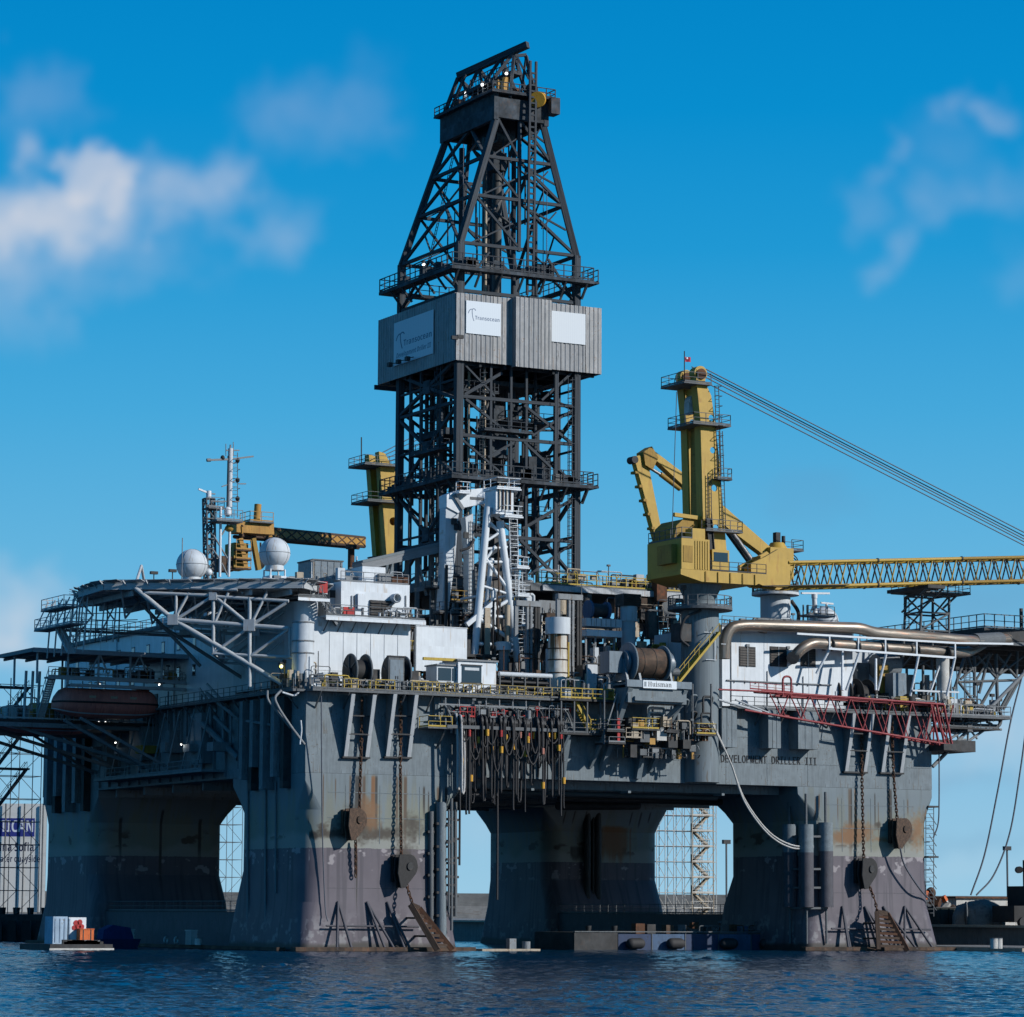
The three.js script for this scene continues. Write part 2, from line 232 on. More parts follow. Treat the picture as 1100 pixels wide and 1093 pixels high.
// ---------------------------------------------------------------- sea
const BU = 78.7, BV = 76.4, CO = 17.05, HB = 18.16, HD = 26.7;
{
  const waves = []; const wd = 2.2;
  for (let i = 0; i < 34; i++) { const L = .5 * Math.pow(1.062, i), a = wd + (rnd() - .5) * 2.1; waves.push([2 * Math.PI / L * Math.cos(a), 2 * Math.PI / L * Math.sin(a), L * .0064 * (L > 1.8 ? 1.8 / L : 1), rnd() * 6.28]); }
  const height = (x, z, s) => { let h = 0; for (const [kx, kz, A, p] of waves) h += A * Math.sin(kx * x + kz * z + p); return h * s * (.55 + .9 * vn(x * .05 + 100, z * .05 + 100)); };
  const nr = 900, na = 520, r0 = 55, r1 = 480, a0 = -.34, a1 = .34, pos = [], uv = [], idx = [], c = W(CAM);
  for (let i = 0; i <= nr; i++) { const r = r0 * Math.pow(r1 / r0, i / nr); for (let j = 0; j <= na; j++) { const a = a0 + (a1 - a0) * j / na, d = r * Math.cos(a), x = r * Math.sin(a), X = c.x + x * cT + d * sT, Z = c.z + x * sT - d * cT; const fade = (1 - sst(400, 480, r)) * (1 - sst(.29, .34, Math.abs(a))) * sst(55, 62, r); pos.push(X, height(X, Z, fade) - .27 * (1 - fade), Z); uv.push(X / 7, Z / 7); } }
  for (let i = 0; i < nr; i++) for (let j = 0; j < na; j++) { const p = i * (na + 1) + j, q = p + na + 1; idx.push(p, p + 1, q, p + 1, q + 1, q); }
  const R = 9000, base = pos.length / 3;
  for (const [x, z] of [[-R, R], [R, R], [R, -R], [-R, -R]]) { pos.push(x, -.3, z); uv.push(x / 7, z / 7); }
  idx.push(base, base + 1, base + 2, base, base + 2, base + 3);
  const g = new THREE.BufferGeometry(); g.setAttribute('position', new THREE.Float32BufferAttribute(pos, 3)); g.setAttribute('uv', new THREE.Float32BufferAttribute(uv, 2)); g.setIndex(idx); g.computeVertexNormals();
  const rip = tex(512, 512, (x, y) => { let n = 0; for (let k = 0; k < 2; k++) n += fbm(x * 16 * (k + 1), y * 20 * (k + 1), 3) / (k + 1); n /= 1.5; return [n, n, n]; }, false);
  structure('sea', g, new THREE.MeshPhysicalMaterial({ color: lc(.0004, .025, .058), roughness: .1, ior: 1.33, specularIntensity: .6, bumpMap: rip, bumpScale: .07 }));
}

// ---------------------------------------------------------------- hull
// weathered column paint: grey above the boot line, mauve anti-fouling below; marks: [side position 0..1 of the front, height, width, drop, kind]
function columnTexture(marks, k0) {
  return tex(1024, 1024, (s, t) => {
    const y = t * 30 - 2, x = s * 4 * CO, fx = s * 4;                    // fx 0..1 is the sunlit side
    const n = fbm(x * .35 + k0, y * .35, 5), st = fbm(x * 2.6 + k0, y * .16, 3), fi = fbm(x * 3.1, y * 3.1 + k0, 3);
    let c = mix3([.385, .435, .46], [.435, .485, .51], n); c = mix3(c, [.33, .37, .385], sst(.55, .8, st) * .5);
    // dirt that has run down above the boot line, with a ragged edge
    const ragged = 15 + (st - .5) * 7 + (n - .5) * 3.4;
    c = mix3(c, [.455, .468, .415], (1 - sst(ragged - 2.2, ragged + 1.6, y)) * (.4 + .7 * n));
    c = mix3(c, [.53, .54, .52], (1 - sst(11.2, 12.2, y + (n - .5) * 2)) * .8);
    c = mix3(c, [.22, .185, .15], sst(.60, .70, fbm(x * .5 + 20 + k0, y * .8, 4)) * (1 - sst(12.6, 14, y)) * sst(11.2, 12, y) * .8);
    const line = 10.5 + (fi - .5) * .12;
    if (y < line) {
      c = mix3([.295, .275, .31], [.40, .375, .405], n); c = mix3(c, [.235, .225, .26], sst(.5, .75, st) * .6);
      c = mix3(c, [.60, .58, .59], sst(.63, .70, fbm(x * .9 + 5 + k0, y * 1.1, 4)) * sst(8, 8.6, y) * .8);
      c = mix3(c, [.52, .52, .53], sst(.52, .68, fbm(x * 1.6, y * 1.6 + 60, 4)) * (1 - sst(1.6, 4.6, y + (n - .5) * 3)) * .75);
      c = mix3(c, [.17, .16, .14], (1 - sst(.5, 1.0, y + (n - .5) * .6)) * .8);
    }
    for (const [mx, my, w, drop, kind] of marks) {
      const dx = (fx - mx) * CO, dy = my - y, blob = kind === 'B' || kind === 'O', e = blob ? 0 : (fbm(x * 5 + k0, 3, 2) - .5) * w * .5;
      if (blob) { const q = Math.hypot(dx / w, dy / drop) + (n - .5) * 1.3 + (fi - .5) * .7; if (q < 1.2) c = mix3(c, kind === 'O' ? [.47, .33, .20] : [.19, .165, .135], (1 - sst(.2, 1.2, q)) * .85); continue; }
      const run = sst(-.2, .3, dy) * (1 - sst(drop * .5, drop, dy + (st - .5) * drop * .6)) * (1 - sst(w * .3, w * .62, Math.abs(dx + e)));
      if (run > 0) c = mix3(c, kind === 'r' ? [.30, .225, .165] : kind === 'o' ? [.45, .29, .155] : [.11, .105, .10], Math.min(.9, run * (.5 + .6 * st)));
    }
    return c;
  });
}
const hull = thing('semi_submersible_hull', 'grey steel rig hull on four thick columns with mauve lower paint', 'hull');
{
  const cols = [ // u0, v0, which sides face outwards
    [0, 0, 'LF', [[.35, 18, .5, 6, 'k'], [.39, 18, .3, 6, 'r'], [.455, 18, .55, 6, 'o'], [.475, 18, .25, 7, 'k'], [.30, 18, .2, 5, 'r'], [.64, 18, .3, 8, 'k'], [.615, 18, .25, 8, 'r'], [.67, 18, .4, 8, 'r'], [.80, 17, .25, 4, 'k'], [.83, 16.5, .2, 3.4, 'k'], [.90, 17, .4, 6, 'r'], [.95, 17, .3, 6, 'k'], [.12, 18, .14, 6, 'r'], [.2, 17.6, .12, 3, 'r'], [.36, 12.8, 2.3, 2.0, 'B'], [.2, 11.9, 3.6, .55, 'B'], [.52, 12.0, 2.6, .7, 'B'], [.72, 13.0, 1.8, 1.6, 'B'], [.44, 14, 1.2, 2.0, 'O'], [.66, 9.4, 1.6, 1.8, 'B'], [.35, 9.8, .15, 7, 'k'], [.05, 11.8, 1.4, .5, 'B']], 3],
    [BU - CO, 0, 'RF', [[.332, 18.1, .42, 9, 'r'], [.345, 18.1, .2, 8, 'k'], [.375, 18.1, .3, 9, 'o'], [.236, 17, .14, 3, 'r'], [.147, 17.3, .16, 2.4, 'r'], [.09, 17.3, .2, 2.4, 'r'], [.06, 17, .14, 3.4, 'r'], [.533, 17.6, .14, 5, 'k'], [.56, 16.6, .14, 5, 'r'], [.645, 18.1, .5, 5, 'r'], [.66, 18.1, .3, 6, 'k'], [.95, 16, .16, 2, 'o'], [.80, 17, .14, 2.4, 'r'], [.72, 13.2, 1.4, 2.2, 'B'], [.87, 13.6, 1.7, 2.2, 'O'], [.56, 14, .5, .5, 'B'], [.4, 13.2, 2.2, 1.2, 'O'], [.42, 9.4, 1.5, 1.6, 'B'], [.3, 12.6, 2.6, .8, 'O'], [.6, 12.4, 1.8, .5, 'O']], 31],
    [BU - CO, BV - CO, 'RB', [[.55, 15.2, 3.6, 5.2, 'o'], [.62, 15.0, 3.0, 4.6, 'o'], [.45, 15.0, 1.2, 4, 'r'], [.12, 17, .2, 2, 'k'], [.2, 17, .2, 2, 'k'], [.3, 17, .2, 2.4, 'k'], [.7, 17, .2, 2, 'k'], [.78, 17, .25, 2.2, 'k'], [.86, 17, .2, 1.6, 'k'], [.25, 12.5, 2, 2, 'k']], 57],
    [0, BV - CO, 'LB', [[.5, 16, .4, 12, 'k'], [.2, 15, .4, 5, 'k'], [.8, 15, .4, 6, 'k']], 83]];
  for (const [u0, v0, out, marks, k0] of cols) {
    const e = { L: out.includes('L') ? 0 : 1, R: out.includes('R') ? 0 : 1, F: out.includes('F') ? 0 : 1, B: out.includes('B') ? 0 : 1 };
    const lv = (y, inner, all, r, iu = inner) => ({ y, r, b: [u0 - all - iu * e.L, u0 + CO + all + iu * e.R, v0 - all - inner * e.F, v0 + CO + all + inner * e.B] });
    const L = [lv(-2, .75, .6, .9, 0), lv(0, .75, .6, .9, 0), lv(5.0, 1.35, .04, 2.0, .2), lv(8.3, 0, 0, 2.3), lv(14.4, 0, 0, 2.3), lv(15.6, .45, 0, 1.5), lv(17.3, 1.3, 0, .06), lv(HB - .02, 1.35, 0, .06)];
    put(hull, 'column', loft(L, u0, v0), new THREE.MeshStandardMaterial({ map: columnTexture(marks, k0), roughness: .66, color: lc(.86, .86, .86), bumpMap: bumps, bumpScale: .006 }));
  }
  const bx = box(hull, 'deck_box', M.hull, 0, BU, HB, HD, 0, BV);
  for (const u of [1.2, BU - CO + .9]) { box(hull, 'pontoon', M.foul, u, u + CO - 2.1, -2, 3.95, CO - .5, BV - CO + .5); box(hull, 'pontoon_deck', M.dark, u - .05, u + CO - 2.05, 3.954, 4.02, CO + .9, BV - CO - .9); rail(hull, M.greyMid, [[u + .4, 4.02, CO + 1.2], [u + .4, 4.02, BV - CO - 1.2]], 1.1, 2); }
  // girders under the box
  for (let k = 0; k < 9; k++) { const v = 3 + k * 8.6; if (v > CO && v < BV - CO) box(hull, 'girder', M.hull, 1, BU - 1, HB - .9, HB - .01, v, v + .35); else box(hull, 'girder', M.hull, CO + 1.8, BU - CO - 1.8, HB - .9, HB - .01, v, v + .35); }
  for (const u of [27, 39, 51]) box(hull, 'girder', M.hull, u, u + .35, HB - 1.2, HB - .95, 1, BV - 1);
  for (const [a, b, r] of [[pv(600, 866, 22), pv(685, 855, 30), .5], [pv(500, 848, 3), pv(770, 853, 3), .3], [pv(600, 852, 14), pv(775, 856, 14), .35]]) { a[1] = Math.min(a[1], HB - 1.4); b[1] = Math.min(b[1], HB - 1.4); tube(hull, 'service_pipe', M.dark, a, b, r); }
  // vertical plate seams on the sunlit box side, raised butt straps
  for (let u = 18.5; u < 62; u += 5.4) box(hull, 'butt_strap', M.hull, u, u + .12, HB + .1, HD - .1, -.03, 0);
  for (const y of [20.6, 23.4]) box(hull, 'butt_strap', M.hull, CO, BU - .1, y, y + .1, -.034, 0);
  // raised sharp-edged bracket plates carrying the box side down on to the rounded columns
  for (const u0 of [0, BU - CO]) { /* plate merges with the column loft above 15 m */ }
  // gallery round the main deck edge, sunlit side and shaded side
  for (const [a, b] of [[0, 33], [50.5, BU]]) { box(hull, 'deck_gallery', M.greyMid, a, b, HD - .25, HD, -1.6, 0); rail(hull, M.greyMid, [[a + .1, HD, -1.5], [b - .1, HD, -1.5]], 1.1, 1.6); for (let u = a + 1; u < b; u += 3.2) { beam(hull, 'gallery_bracket', M.greyMid, [u, HD - .3, -1.5], [u, HD - 1.9, -.02], .14); } }
  box(hull, 'deck_gallery', M.greyMid, -1.5, 0, HD - .25, HD, 0, BV); rail(hull, M.greyMid, [[-1.4, HD, .1], [-1.4, HD, 36]], 1.1, 1.6); for (let v = 2; v < BV; v += 3.4) beam(hull, 'gallery_bracket', M.greyMid, [-1.4, HD - .3, v], [-.02, HD - 1.9, v], .14);
  box(hull, 'main_deck', M.dark, .2, BU - .2, HD + .004, HD + .05, .2, BV - .2);
  // ship's name on the sunlit side
  const font = await new FontLoader().loadAsync('fonts/droid/droid_sans_mono_regular.typeface.json');
  const p0 = pv(774, 820, 0), p1 = pv(877, 822, 0), tg = new TextGeometry('DEVELOPMENT DRILLER III', { font, size: 1, depth: .02, curveSegments: 3 }); tg.computeBoundingBox(); const tw = tg.boundingBox.max.x;
  const tm = put(hull, 'lettering', tg, M.black); tm.scale.set((p1[0] - p0[0]) / tw, .84, 1); tm.position.set(p0[0], p0[1] + .1, .045);
  // thicken strokes with a second, slightly offset copy of the letters
  // chain chutes: two tapering fins with a flange, per chain
  for (const [pl, pr, yt, yb] of [[369, 392, 747, 813], [414, 437, 747, 813], [907, 927, 762, 829], [946, 966, 765, 830]]) {
    const a = pv(pl, yb, 0), b = pv(pr, yb, 0), h0 = a[1], h1 = Math.min(HD - .3, pv(pl, yt, 0)[1]);
    for (const u of [a[0], b[0]]) { const f = prism(hull, 'chute_fin', M.hull, [[0, h0], [-.35, h0], [-2.0, h1], [0, h1]], .14, 'u', u); beam(hull, 'chute_flange', M.truss, [u + .07, h0, -.36], [u + .07, h1, -2.02], .42, .08); }
    box(hull, 'chute_sill', M.dark, a[0] - .3, b[0] + .4, h0 - .18, h0, -.45, 0);
    for (const k of [.35, .65]) box(hull, 'chute_bar', M.dark, a[0] + .14, b[0], h0 + (h1 - h0) * k, h0 + (h1 - h0) * k + .14, -1.0, -.85);
  }
  // bolster frames at the waterline
  const bolster = (px, foot1, foot2, top) => { const a = pv(px, top, -.12); for (const fx of [foot1, foot2]) { const f = pv(fx, 1019, -1.9); tube(hull, 'bolster_strut', M.foul, a, [f[0], .2, -1.9], .14); } };
  for (const [p, f1, f2] of [[363, 362, 378], [394, 414, 424], [416, 435, 441], [905, 912, 914], [929, 950, 960], [949, 975, 985], [972, 972, 1003]]) bolster(p, f1, f2, p > 600 ? 974 : 969);
  for (const [a, b] of [[350, 450], [893, 1000]]) { const A = pv(a, a > 600 ? 998 : 995, -.9), B = pv(b, a > 600 ? 999 : 996, -.9); tube(hull, 'bolster_rail', M.foul, A, B, .1); }
  // rubbing shelf just above the water
  for (const u0 of [-1.1, BU - CO - 1.1]) box(hull, 'rubbing_shelf', M.brown, u0 - .6, u0 + CO + 2.9, .05, .45, -2.0, -.8);
  box(hull, 'rubbing_shelf', M.brown, -2.0, -1.0, .05, .4, 2, BV);
  // vertical caissons on the columns
  for (const [px, r, top, bot, v] of [[474, .55, 862, 1010, -.55], [463, .28, 872, 1012, -.3], [489, .22, 862, 985, -.3], [485, .16, 858, 1000, -.9], [482, .12, 870, 980, -1.1]]) { const a = pv(px, top, v), b = pv(px, bot, v); tube(hull, 'caisson', px === 474 ? M.hull : M.greyMid, a, b, r); for (let k = 1; k < 6; k++) { const c = lerp(a, b, k / 6); box(hull, 'caisson_clamp', M.dark, c[0] - r - .15, c[0] + r + .15, c[1], c[1] + .25, v - r * .6, -.0); } }
  for (const [px, top] of [[848, 886], [866, 886], [887, 884]]) { const u = px === 887 ? 63.6 : 61.1, a = px === 887 ? pv(px, top, -.75) : pu(px, top, BU - CO - .75), b = [a[0], pv(px, 975, a[2])[1], a[2]]; tube(hull, 'fender_pile', M.foul, b, lerp(a, b, .34), .85); tube(hull, 'fender_pile', M.hull, lerp(a, b, .34), a, .85); tube(hull, 'pile_hanger', M.greyMid, a, up(a, 3.4), .16); tube(hull, 'pile_hanger', M.greyMid, b, up(b, -4), .13); }
  for (const py of [899, 934, 954, 976]) { const a = pu(845, py, BU - CO - .75), b = pu(868, py, BU - CO - .75), c = pv(889, py, -.75); beam(hull, 'fender_rail', M.greyMid, a, b, .22); beam(hull, 'fender_rail', M.greyMid, b, c, .22); }
  for (const [px, r] of [[631, .45], [642, .5], [637, .2]]) tube(hull, 'caisson', M.dark, pv(px, 872, BV - CO - .6), pv(px, 978, BV - CO - .6), r);
  for (const [a, b, m] of [[3.6, 5.2, 0], [7.2, 9.4, 0], [11.4, 14.6, 0]]) rail(hull, M.yellowRail, [[a, HD + .02, -1.44], [b, HD + .02, -1.44]], 1.15, .9, .09);
  for (const u0 of [0, BU - CO]) { for (const y of [13.6, 16.2, 6.4]) box(hull, 'weld_seam', y < 8 ? M.foul : M.hull, u0 + 2.6, u0 + CO - 2.6, y, y + .05, -.03, .01); for (const k of [.27, .5, .77]) box(hull, 'weld_seam', M.hull, u0 + CO * k, u0 + CO * k + .05, 11, 17, -.028, .01); }
  // pipes and service trunks on the shaded sides of the near and far columns
  for (const [px, t, b, r] of [[266, 800, 990, .12], [285, 790, 1005, .12], [296, 840, 960, .1]]) { const A = pu(px, t, -.15), B = pu(px, b, -.15); tube(hull, 'service_pipe', M.hull, A, B, r); }
  for (let k = 0; k < 9; k++) { const v = 3.5 + k * 1.35, y = HB - 1.5 + (k % 3) * 1.2; box(hull, 'service_trunk', k % 2 ? M.hull : M.dark, -.9 - (k % 2) * .5, -.01, y, HD - .6, v, v + .85); }
  for (let k = 0; k < 9; k++) { const v = BV - CO + 1.2 + k * 1.6, y = HB - 2.4 + (k % 3) * 1.0; box(hull, 'service_trunk', k % 2 ? M.hull : M.dark, -.9 - (k % 2) * .5, -.01, y, HD - .6, v, v + 1.05); }
  // shaded-side framing between the columns: stiffeners, ducts and hanging platforms
  for (let v = CO + 3; v < BV - CO; v += 3.1) box(hull, 'stiffener', M.hull, -.28, 0, HB + .2, HD - .4, v, v + .16);
  for (const [v, y0, y1, w] of [[24, 20, 25.5, 3], [33, 19.5, 24, 2.4], [41, 21, 26, 4], [52, 19, 25, 2.6]]) box(hull, 'vent_duct', M.hull, -1.4, 0, y0, y1, v, v + w);
  // white ducts hanging on the sunlit side of the far-right column
  for (const [p0_, p1_, y0, y1] of [[772, 788, 758, 803], [822, 835, 758, 804], [854, 876, 760, 805]]) { const a = pv(p0_, y1, -1.2), b = pv(p1_, y0, -1.2); box(hull, 'vent_duct', M.hull, a[0], b[0], a[1], Math.min(b[1], HD - .3), -1.9, 0); for (const t of [.33, .66]) box(hull, 'duct_seam', M.hull, a[0] + (b[0] - a[0]) * t, a[0] + (b[0] - a[0]) * t + .08, a[1], Math.min(b[1], HD - .3), -1.94, -1.9); }
}
// mooring gear --------------------------------------------------------
const LINK = new THREE.TorusGeometry(.30, .11, 6, 10); LINK.scale(.5, .92, .62);
function chain(label, pts, group) {
  const g = thing('mooring_chain', label, 'chain', group), c = new THREE.CatmullRomCurve3(pts.map(W), false, 'catmullrom', .3), n = Math.round(c.getLength() / .39);
  for (let k = 0; k <= n; k++) { const m = put(g, 'link', LINK, k % 3 ? M.rust : M.brown), t = k / n; m.position.copy(c.getPointAt(t)); m.quaternion.setFromUnitVectors(new THREE.Vector3(0, 1, 0), c.getTangentAt(t)); m.rotateY(k % 2 ? Math.PI / 2 : 0); }
  return g;
}
function fairlead(label, px, py, r, turn, dark) {
  const c = pv(px, py, -.85), g = thing('chain_fairlead', label, 'fairlead');
  const wheel = put(g, 'wheel', new THREE.TorusGeometry(r * .62, r * .3, 10, 26), dark ? M.black : M.rust); wheel.position.copy(W(c)); wheel.rotation.y = turn;
  for (const s of [-1, 1]) { const o = s * .3, pl = new THREE.Shape(); pl.absarc(0, 0, r, -.75, Math.PI * .55, false); pl.lineTo(-r * 1.15, r * .95); pl.lineTo(-r * 1.3, -r * .6); pl.lineTo(-r * .95, -r * 1.85); pl.lineTo(-r * .45, -r * 1.8); const e = new THREE.ExtrudeGeometry(pl, { depth: .1, bevelEnabled: true, bevelSize: .03, bevelThickness: .03, bevelSegments: 1, curveSegments: 14 }); e.translate(0, 0, -.05); const m = put(g, 'cheek_plate', e, dark ? M.black : M.brown); m.position.copy(W(c)); m.rotation.y = turn; m.translateZ(o); }
  const hub = put(g, 'hub', cylGeo(.4, .4, 1.1, 14), dark ? M.dark : M.brown); hub.position.copy(W(c)); hub.rotation.set(Math.PI / 2, 0, 0); hub.rotateOnWorldAxis(new THREE.Vector3(0, 1, 0), turn);
  box(g, 'mounting_bracket', dark ? M.black : M.brown, c[0] - r * 1.2, c[0] - r * .3, c[1] - r * 1.3, c[1] + r * .9, -.5, .0);
  return g;
}
fairlead('rusty fairlead wheel on near column face, higher of its pair', 383, 881, 1.15, .35, false);
fairlead('black fairlead wheel on near column face above the ladder rack', 437, 931, 1.2, .3, true);
fairlead('rust-faced fairlead wheel beside orange stain on the column under the ship name', 970, 891, 1.2, .25, false);
fairlead('black fairlead wheel low on the column under the ship name', 933, 934, 1.2, .3, true);
chain('rusty mooring chain down to the upper fairlead of near column', [pv(389, 752, -.5), pv(388, 800, -.5), pv(386, 872, -.8)]);
chain('rusty mooring chain down to the black fairlead of near column', [pv(431, 752, -.5), pv(430, 830, -.5), pv(431, 922, -.8)]);
chain('mooring chain down to the black fairlead beneath the ship name', [pv(926, 765, -.5), pv(926, 830, -.5), pv(928, 924, -.8)]);
chain('mooring chain down to the rust-faced fairlead of far-right column', [pv(958, 765, -.5), pv(960, 830, -.5), pv(964, 882, -.8)]);
chain('short rusty chain leading from black fairlead to the near ladder rack', [pv(436, 948, -.9), pv(440, 962, -1.4), pv(447, 982, -2.4)]);
chain('short rusty chain leading from black fairlead to the far ladder rack', [pv(934, 952, -.9), pv(940, 968, -1.4), pv(943, 982, -2.4)]);
chain('thin rust chain hanging below the upper fairlead of near column', [pv(382, 905, -.6), pv(382, 925, -.5), pv(382, 940, -.4)]);
function anchorRack(label, pts, rungs) {
  const g = thing('anchor_rack', label, 'rack'), [a, b, c, d] = pts;   // a-b one stringer, c-d the other
  beam(g, 'stringer', M.brown, a, b, .45, .6); beam(g, 'stringer', M.rust, c, d, .45, .6); for (let k = 1; k <= rungs; k++) { const t = k / (rungs + 1); beam(g, 'rung', k % 2 ? M.rust : M.brown, lerp(a, b, t), lerp(c, d, t), .28); } beam(g, 'top_bar', M.brown, a, c, .5);
  for (const t of [.3, .7]) beam(g, 'stay', M.brown, lerp(a, b, t), [lerp(a, b, t)[0], lerp(a, b, t)[1], 0], .2);
}
anchorRack('brown rusted ladder rack leaning at the water by near column', [pv(441, 972, -2.4), pv(470, 1021, -4.2), pv(450, 976, -2.6), pv(486, 1021, -4.2)], 8);
anchorRack('brown rusted ladder rack leaning at the water by far column', [pv(942, 980, -2.4), pv(944, 1021, -3.6), pv(953, 982, -2.6), pv(975, 1022, -4.2)], 8);
{ const g = thing('mooring_rope', 'thin dark rope hanging down the near column face', 'rope'); curve(g, 'strand', M.cable, [pv(345, 748, -1.7), pv(346, 880, -.6), pv(349, 970, -.5), pv(352, 990, -1)], .07, 30); }
{ const g = thing('mooring_rope', 'double white rope sagging past the ship name to the column', 'rope'); for (const o of [0, 3]) curve(g, 'strand', M.rope, [pv(765, 778 - o, -2.5), pv(785, 820, -2), pv(800, 862 - o, -1.5), pv(825, 896 - o, -1), pv(850, 911 - o, -.8), pv(874, 911 - o * .5, -.9)], .1, 50); }
{ const g = thing('mooring_rope', 'dark cable slanting off the far column below its rusty fairlead', 'rope'); curve(g, 'strand', M.cable, [pv(967, 911, -1.4), pv(972, 930, -1.2), pv(988, 955, -1), pv(1000, 968, 0)], .1, 24); }

// ---------------------------------------------------------------- derrick
const DU = [33, 49], DV = [30, 45.4];
{
  const d = thing('drilling_derrick', 'tall dark steel lattice derrick with grey cladding box round its middle', 'derrick');
  const m = M.derrick;
  const leg = sub(d, 'tower_frame'), tp = sub(d, 'tapered_frame'), crown = sub(d, 'crown_frame');
  const H0 = 28, HK = 82.3, HC = 98.6, CU = [38.6, 45.1], CV = [31.5, 44.6];
  const corner = (i, j, h) => h <= HK ? [DU[i], h, DV[j]] : lerp([DU[i], HK, DV[j]], [CU[i], HC, CV[j]], (h - HK) / (HC - HK));
  for (const i of [0, 1]) for (const j of [0, 1]) { beam(leg, 'leg', m, corner(i, j, H0), corner(i, j, HK + .3), i === 0 && j === 0 ? .92 : .8, .8); beam(tp, 'leg', m, corner(i, j, HK), corner(i, j, HC + .6), .72, .72); }
  const faces = [[[0, 0], [1, 0]], [[0, 0], [0, 1]], [[1, 0], [1, 1]], [[0, 1], [1, 1]]];
  const at = (f, s, h) => lerp(corner(...faces[f][0], h), corner(...faces[f][1], h), s);
  const br = (grp, f, s0, h0, s1, h1, w = .5) => beam(grp, 'brace', m, at(f, s0, h0), at(f, s1, h1), w * .62);
  const LV = [43, 47.9, 54.3, 59.6, 64.3, 68.8];
  // front and rear: horizontals, slanting half-panels
  for (const f of [0, 3]) {
    for (const h of [47.9, 54.2, 59.6, 64.2, 68.9, 76.8]) br(leg, f, 0, h, 1, h, .62);
    br(leg, f, .05, 64.4, .36, 67.4, .6); br(leg, f, .06, 63.9, .45, 59.9, .5); br(leg, f, .55, 59.4, .78, 56.6, .5); br(leg, f, .25, 57.2, .46, 59.2, .45); br(leg, f, .55, 63.8, .95, 59.8, .5); br(leg, f, .98, 63.9, .62, 60.2, .4);
    br(leg, f, .52, 47.7, .86, 43.2, .55); br(leg, f, .02, 53.6, .48, 48.3, .5); br(leg, f, .54, 49, .95, 52.8, .55); br(leg, f, .96, 47.6, .6, 43.6, .4); br(leg, f, .45, 47.6, .05, 43.2, .5); br(leg, f, .02, 59.2, .40, 55, .4);
    br(leg, f, .02, 68.4, .3, 64.6, .35); br(leg, f, .98, 68.6, .7, 64.6, .45); br(leg, f, .02, 77, .25, 81.8, .4); br(leg, f, .98, 77, .75, 81.8, .4);
    for (const s of [.44, .57]) beam(leg, 'post', m, at(f, s, 29), at(f, s, 77), .28);
    beam(leg, 'post', m, at(f, .82, 29), at(f, .82, 70), .42); beam(leg, 'post', m, at(f, .27, 53), at(f, .27, 70), .3);
  }
  // sides: big crosses with a node plate
  for (const f of [1, 2]) {
    for (const h of [47.4, 54.2, 63.6, 68.9, 76.8]) br(leg, f, 0, h, 1, h, .6);
    for (const [h0, h1] of [[54.5, 63.4], [43.2, 53.9], [63.8, 68.8]]) { br(leg, f, 0, h0, 1, h1, .62); br(leg, f, 0, h1, 1, h0, .62); const c = at(f, .5, (h0 + h1) / 2); box(leg, 'node_plate', m, c[0] - .3, c[0] + .3, c[1] - .8, c[1] + .8, c[2] - .8, c[2] + .8); br(leg, f, .0, (h0 + h1) / 2, 1, (h0 + h1) / 2, .4); }
    for (const s of [.28, .62, .8]) beam(leg, 'post', m, at(f, s, 29), at(f, s, 70), .34);
    br(leg, f, .02, 77, .5, 81.8, .45); br(leg, f, .98, 77, .5, 81.8, .45);
  }
  // tapered part
  const TL = [82.3, 88.4, 93.4, HC];
  for (const f of [0, 1, 2, 3]) for (let k = 0; k < TL.length; k++) {
    br(tp, f, 0, TL[k] + .3, 1, TL[k] + .3, .6);
    if (k < 3) { const a = TL[k] + .5, b = TL[k + 1] + .2;
      if (f === 0 || f === 3) { br(tp, f, .5, b, .98, a, .5); br(tp, f, .02, b, .5, a, .42); br(tp, f, .96, (a + b) / 2, .55, b - .6, .34); br(tp, f, .72, (a + b) / 2 - .2, .9, b - .8, .24); br(tp, f, .1, a, .44, (a + b) / 2, .26); }
      else { br(tp, f, .5, b, .02, a, .52); br(tp, f, .5, b, .98, a, .52); br(tp, f, .26, (a + b) / 2, .5, a, .28); br(tp, f, .74, (a + b) / 2, .5, a, .28); } } }
  beam(tp, 'post', m, at(0, .5, HK), at(0, .5, HC), .38); beam(tp, 'post', m, at(3, .5, HK), at(3, .5, HC), .38);
  // guide rails and pipes inside
  for (const [u, v, r, mt] of [[39, 35, .3, M.derrickLight], [43, 35, .3, m], [39, 41, .35, m], [43.4, 40, .6, M.derrickLight], [41, 37.6, .45, m], [36, 33, .16, M.tan], [37.3, 31.5, .18, M.tan], [45, 33, .2, m], [46.4, 36, .16, m], [34.6, 38, .3, M.derrickLight], [35, 42, .25, m]]) { const top = u > 38 && u < 44.5 ? 97 : u > 36 ? 88 : 76; tube(tp, 'guide_rail', mt, [u, 44, v], [u, top, v], r); }
  for (const [a, b] of [[[38, 86, 33], [43, 92, 35]], [[43, 86, 34], [38, 91, 38]], [[37, 61, 33], [40, 66, 34]]]) tube(tp, 'strut', M.derrickLight, a, b, .16);
  // ladder column on the front face
  for (const s of [.555, .605]) beam(tp, 'ladder_column', m, [41 + (s - .5) * 16 - .1, 77, 29.3], [41 + (s - .5) * 16 + .8, 106, 30.4], .26);
  { const B = new Bars(); for (let y = 77.5; y < 105; y += .75) { const k = (y - 77) / 29; B.add([41.8 + k * .85, y, 29.3 + k * 1.1], [42.7 + k * .85, y, 29.3 + k * 1.1], .2); } B.build(tp, 'ladder_rungs', m).userData.kind = 'stuff'; }
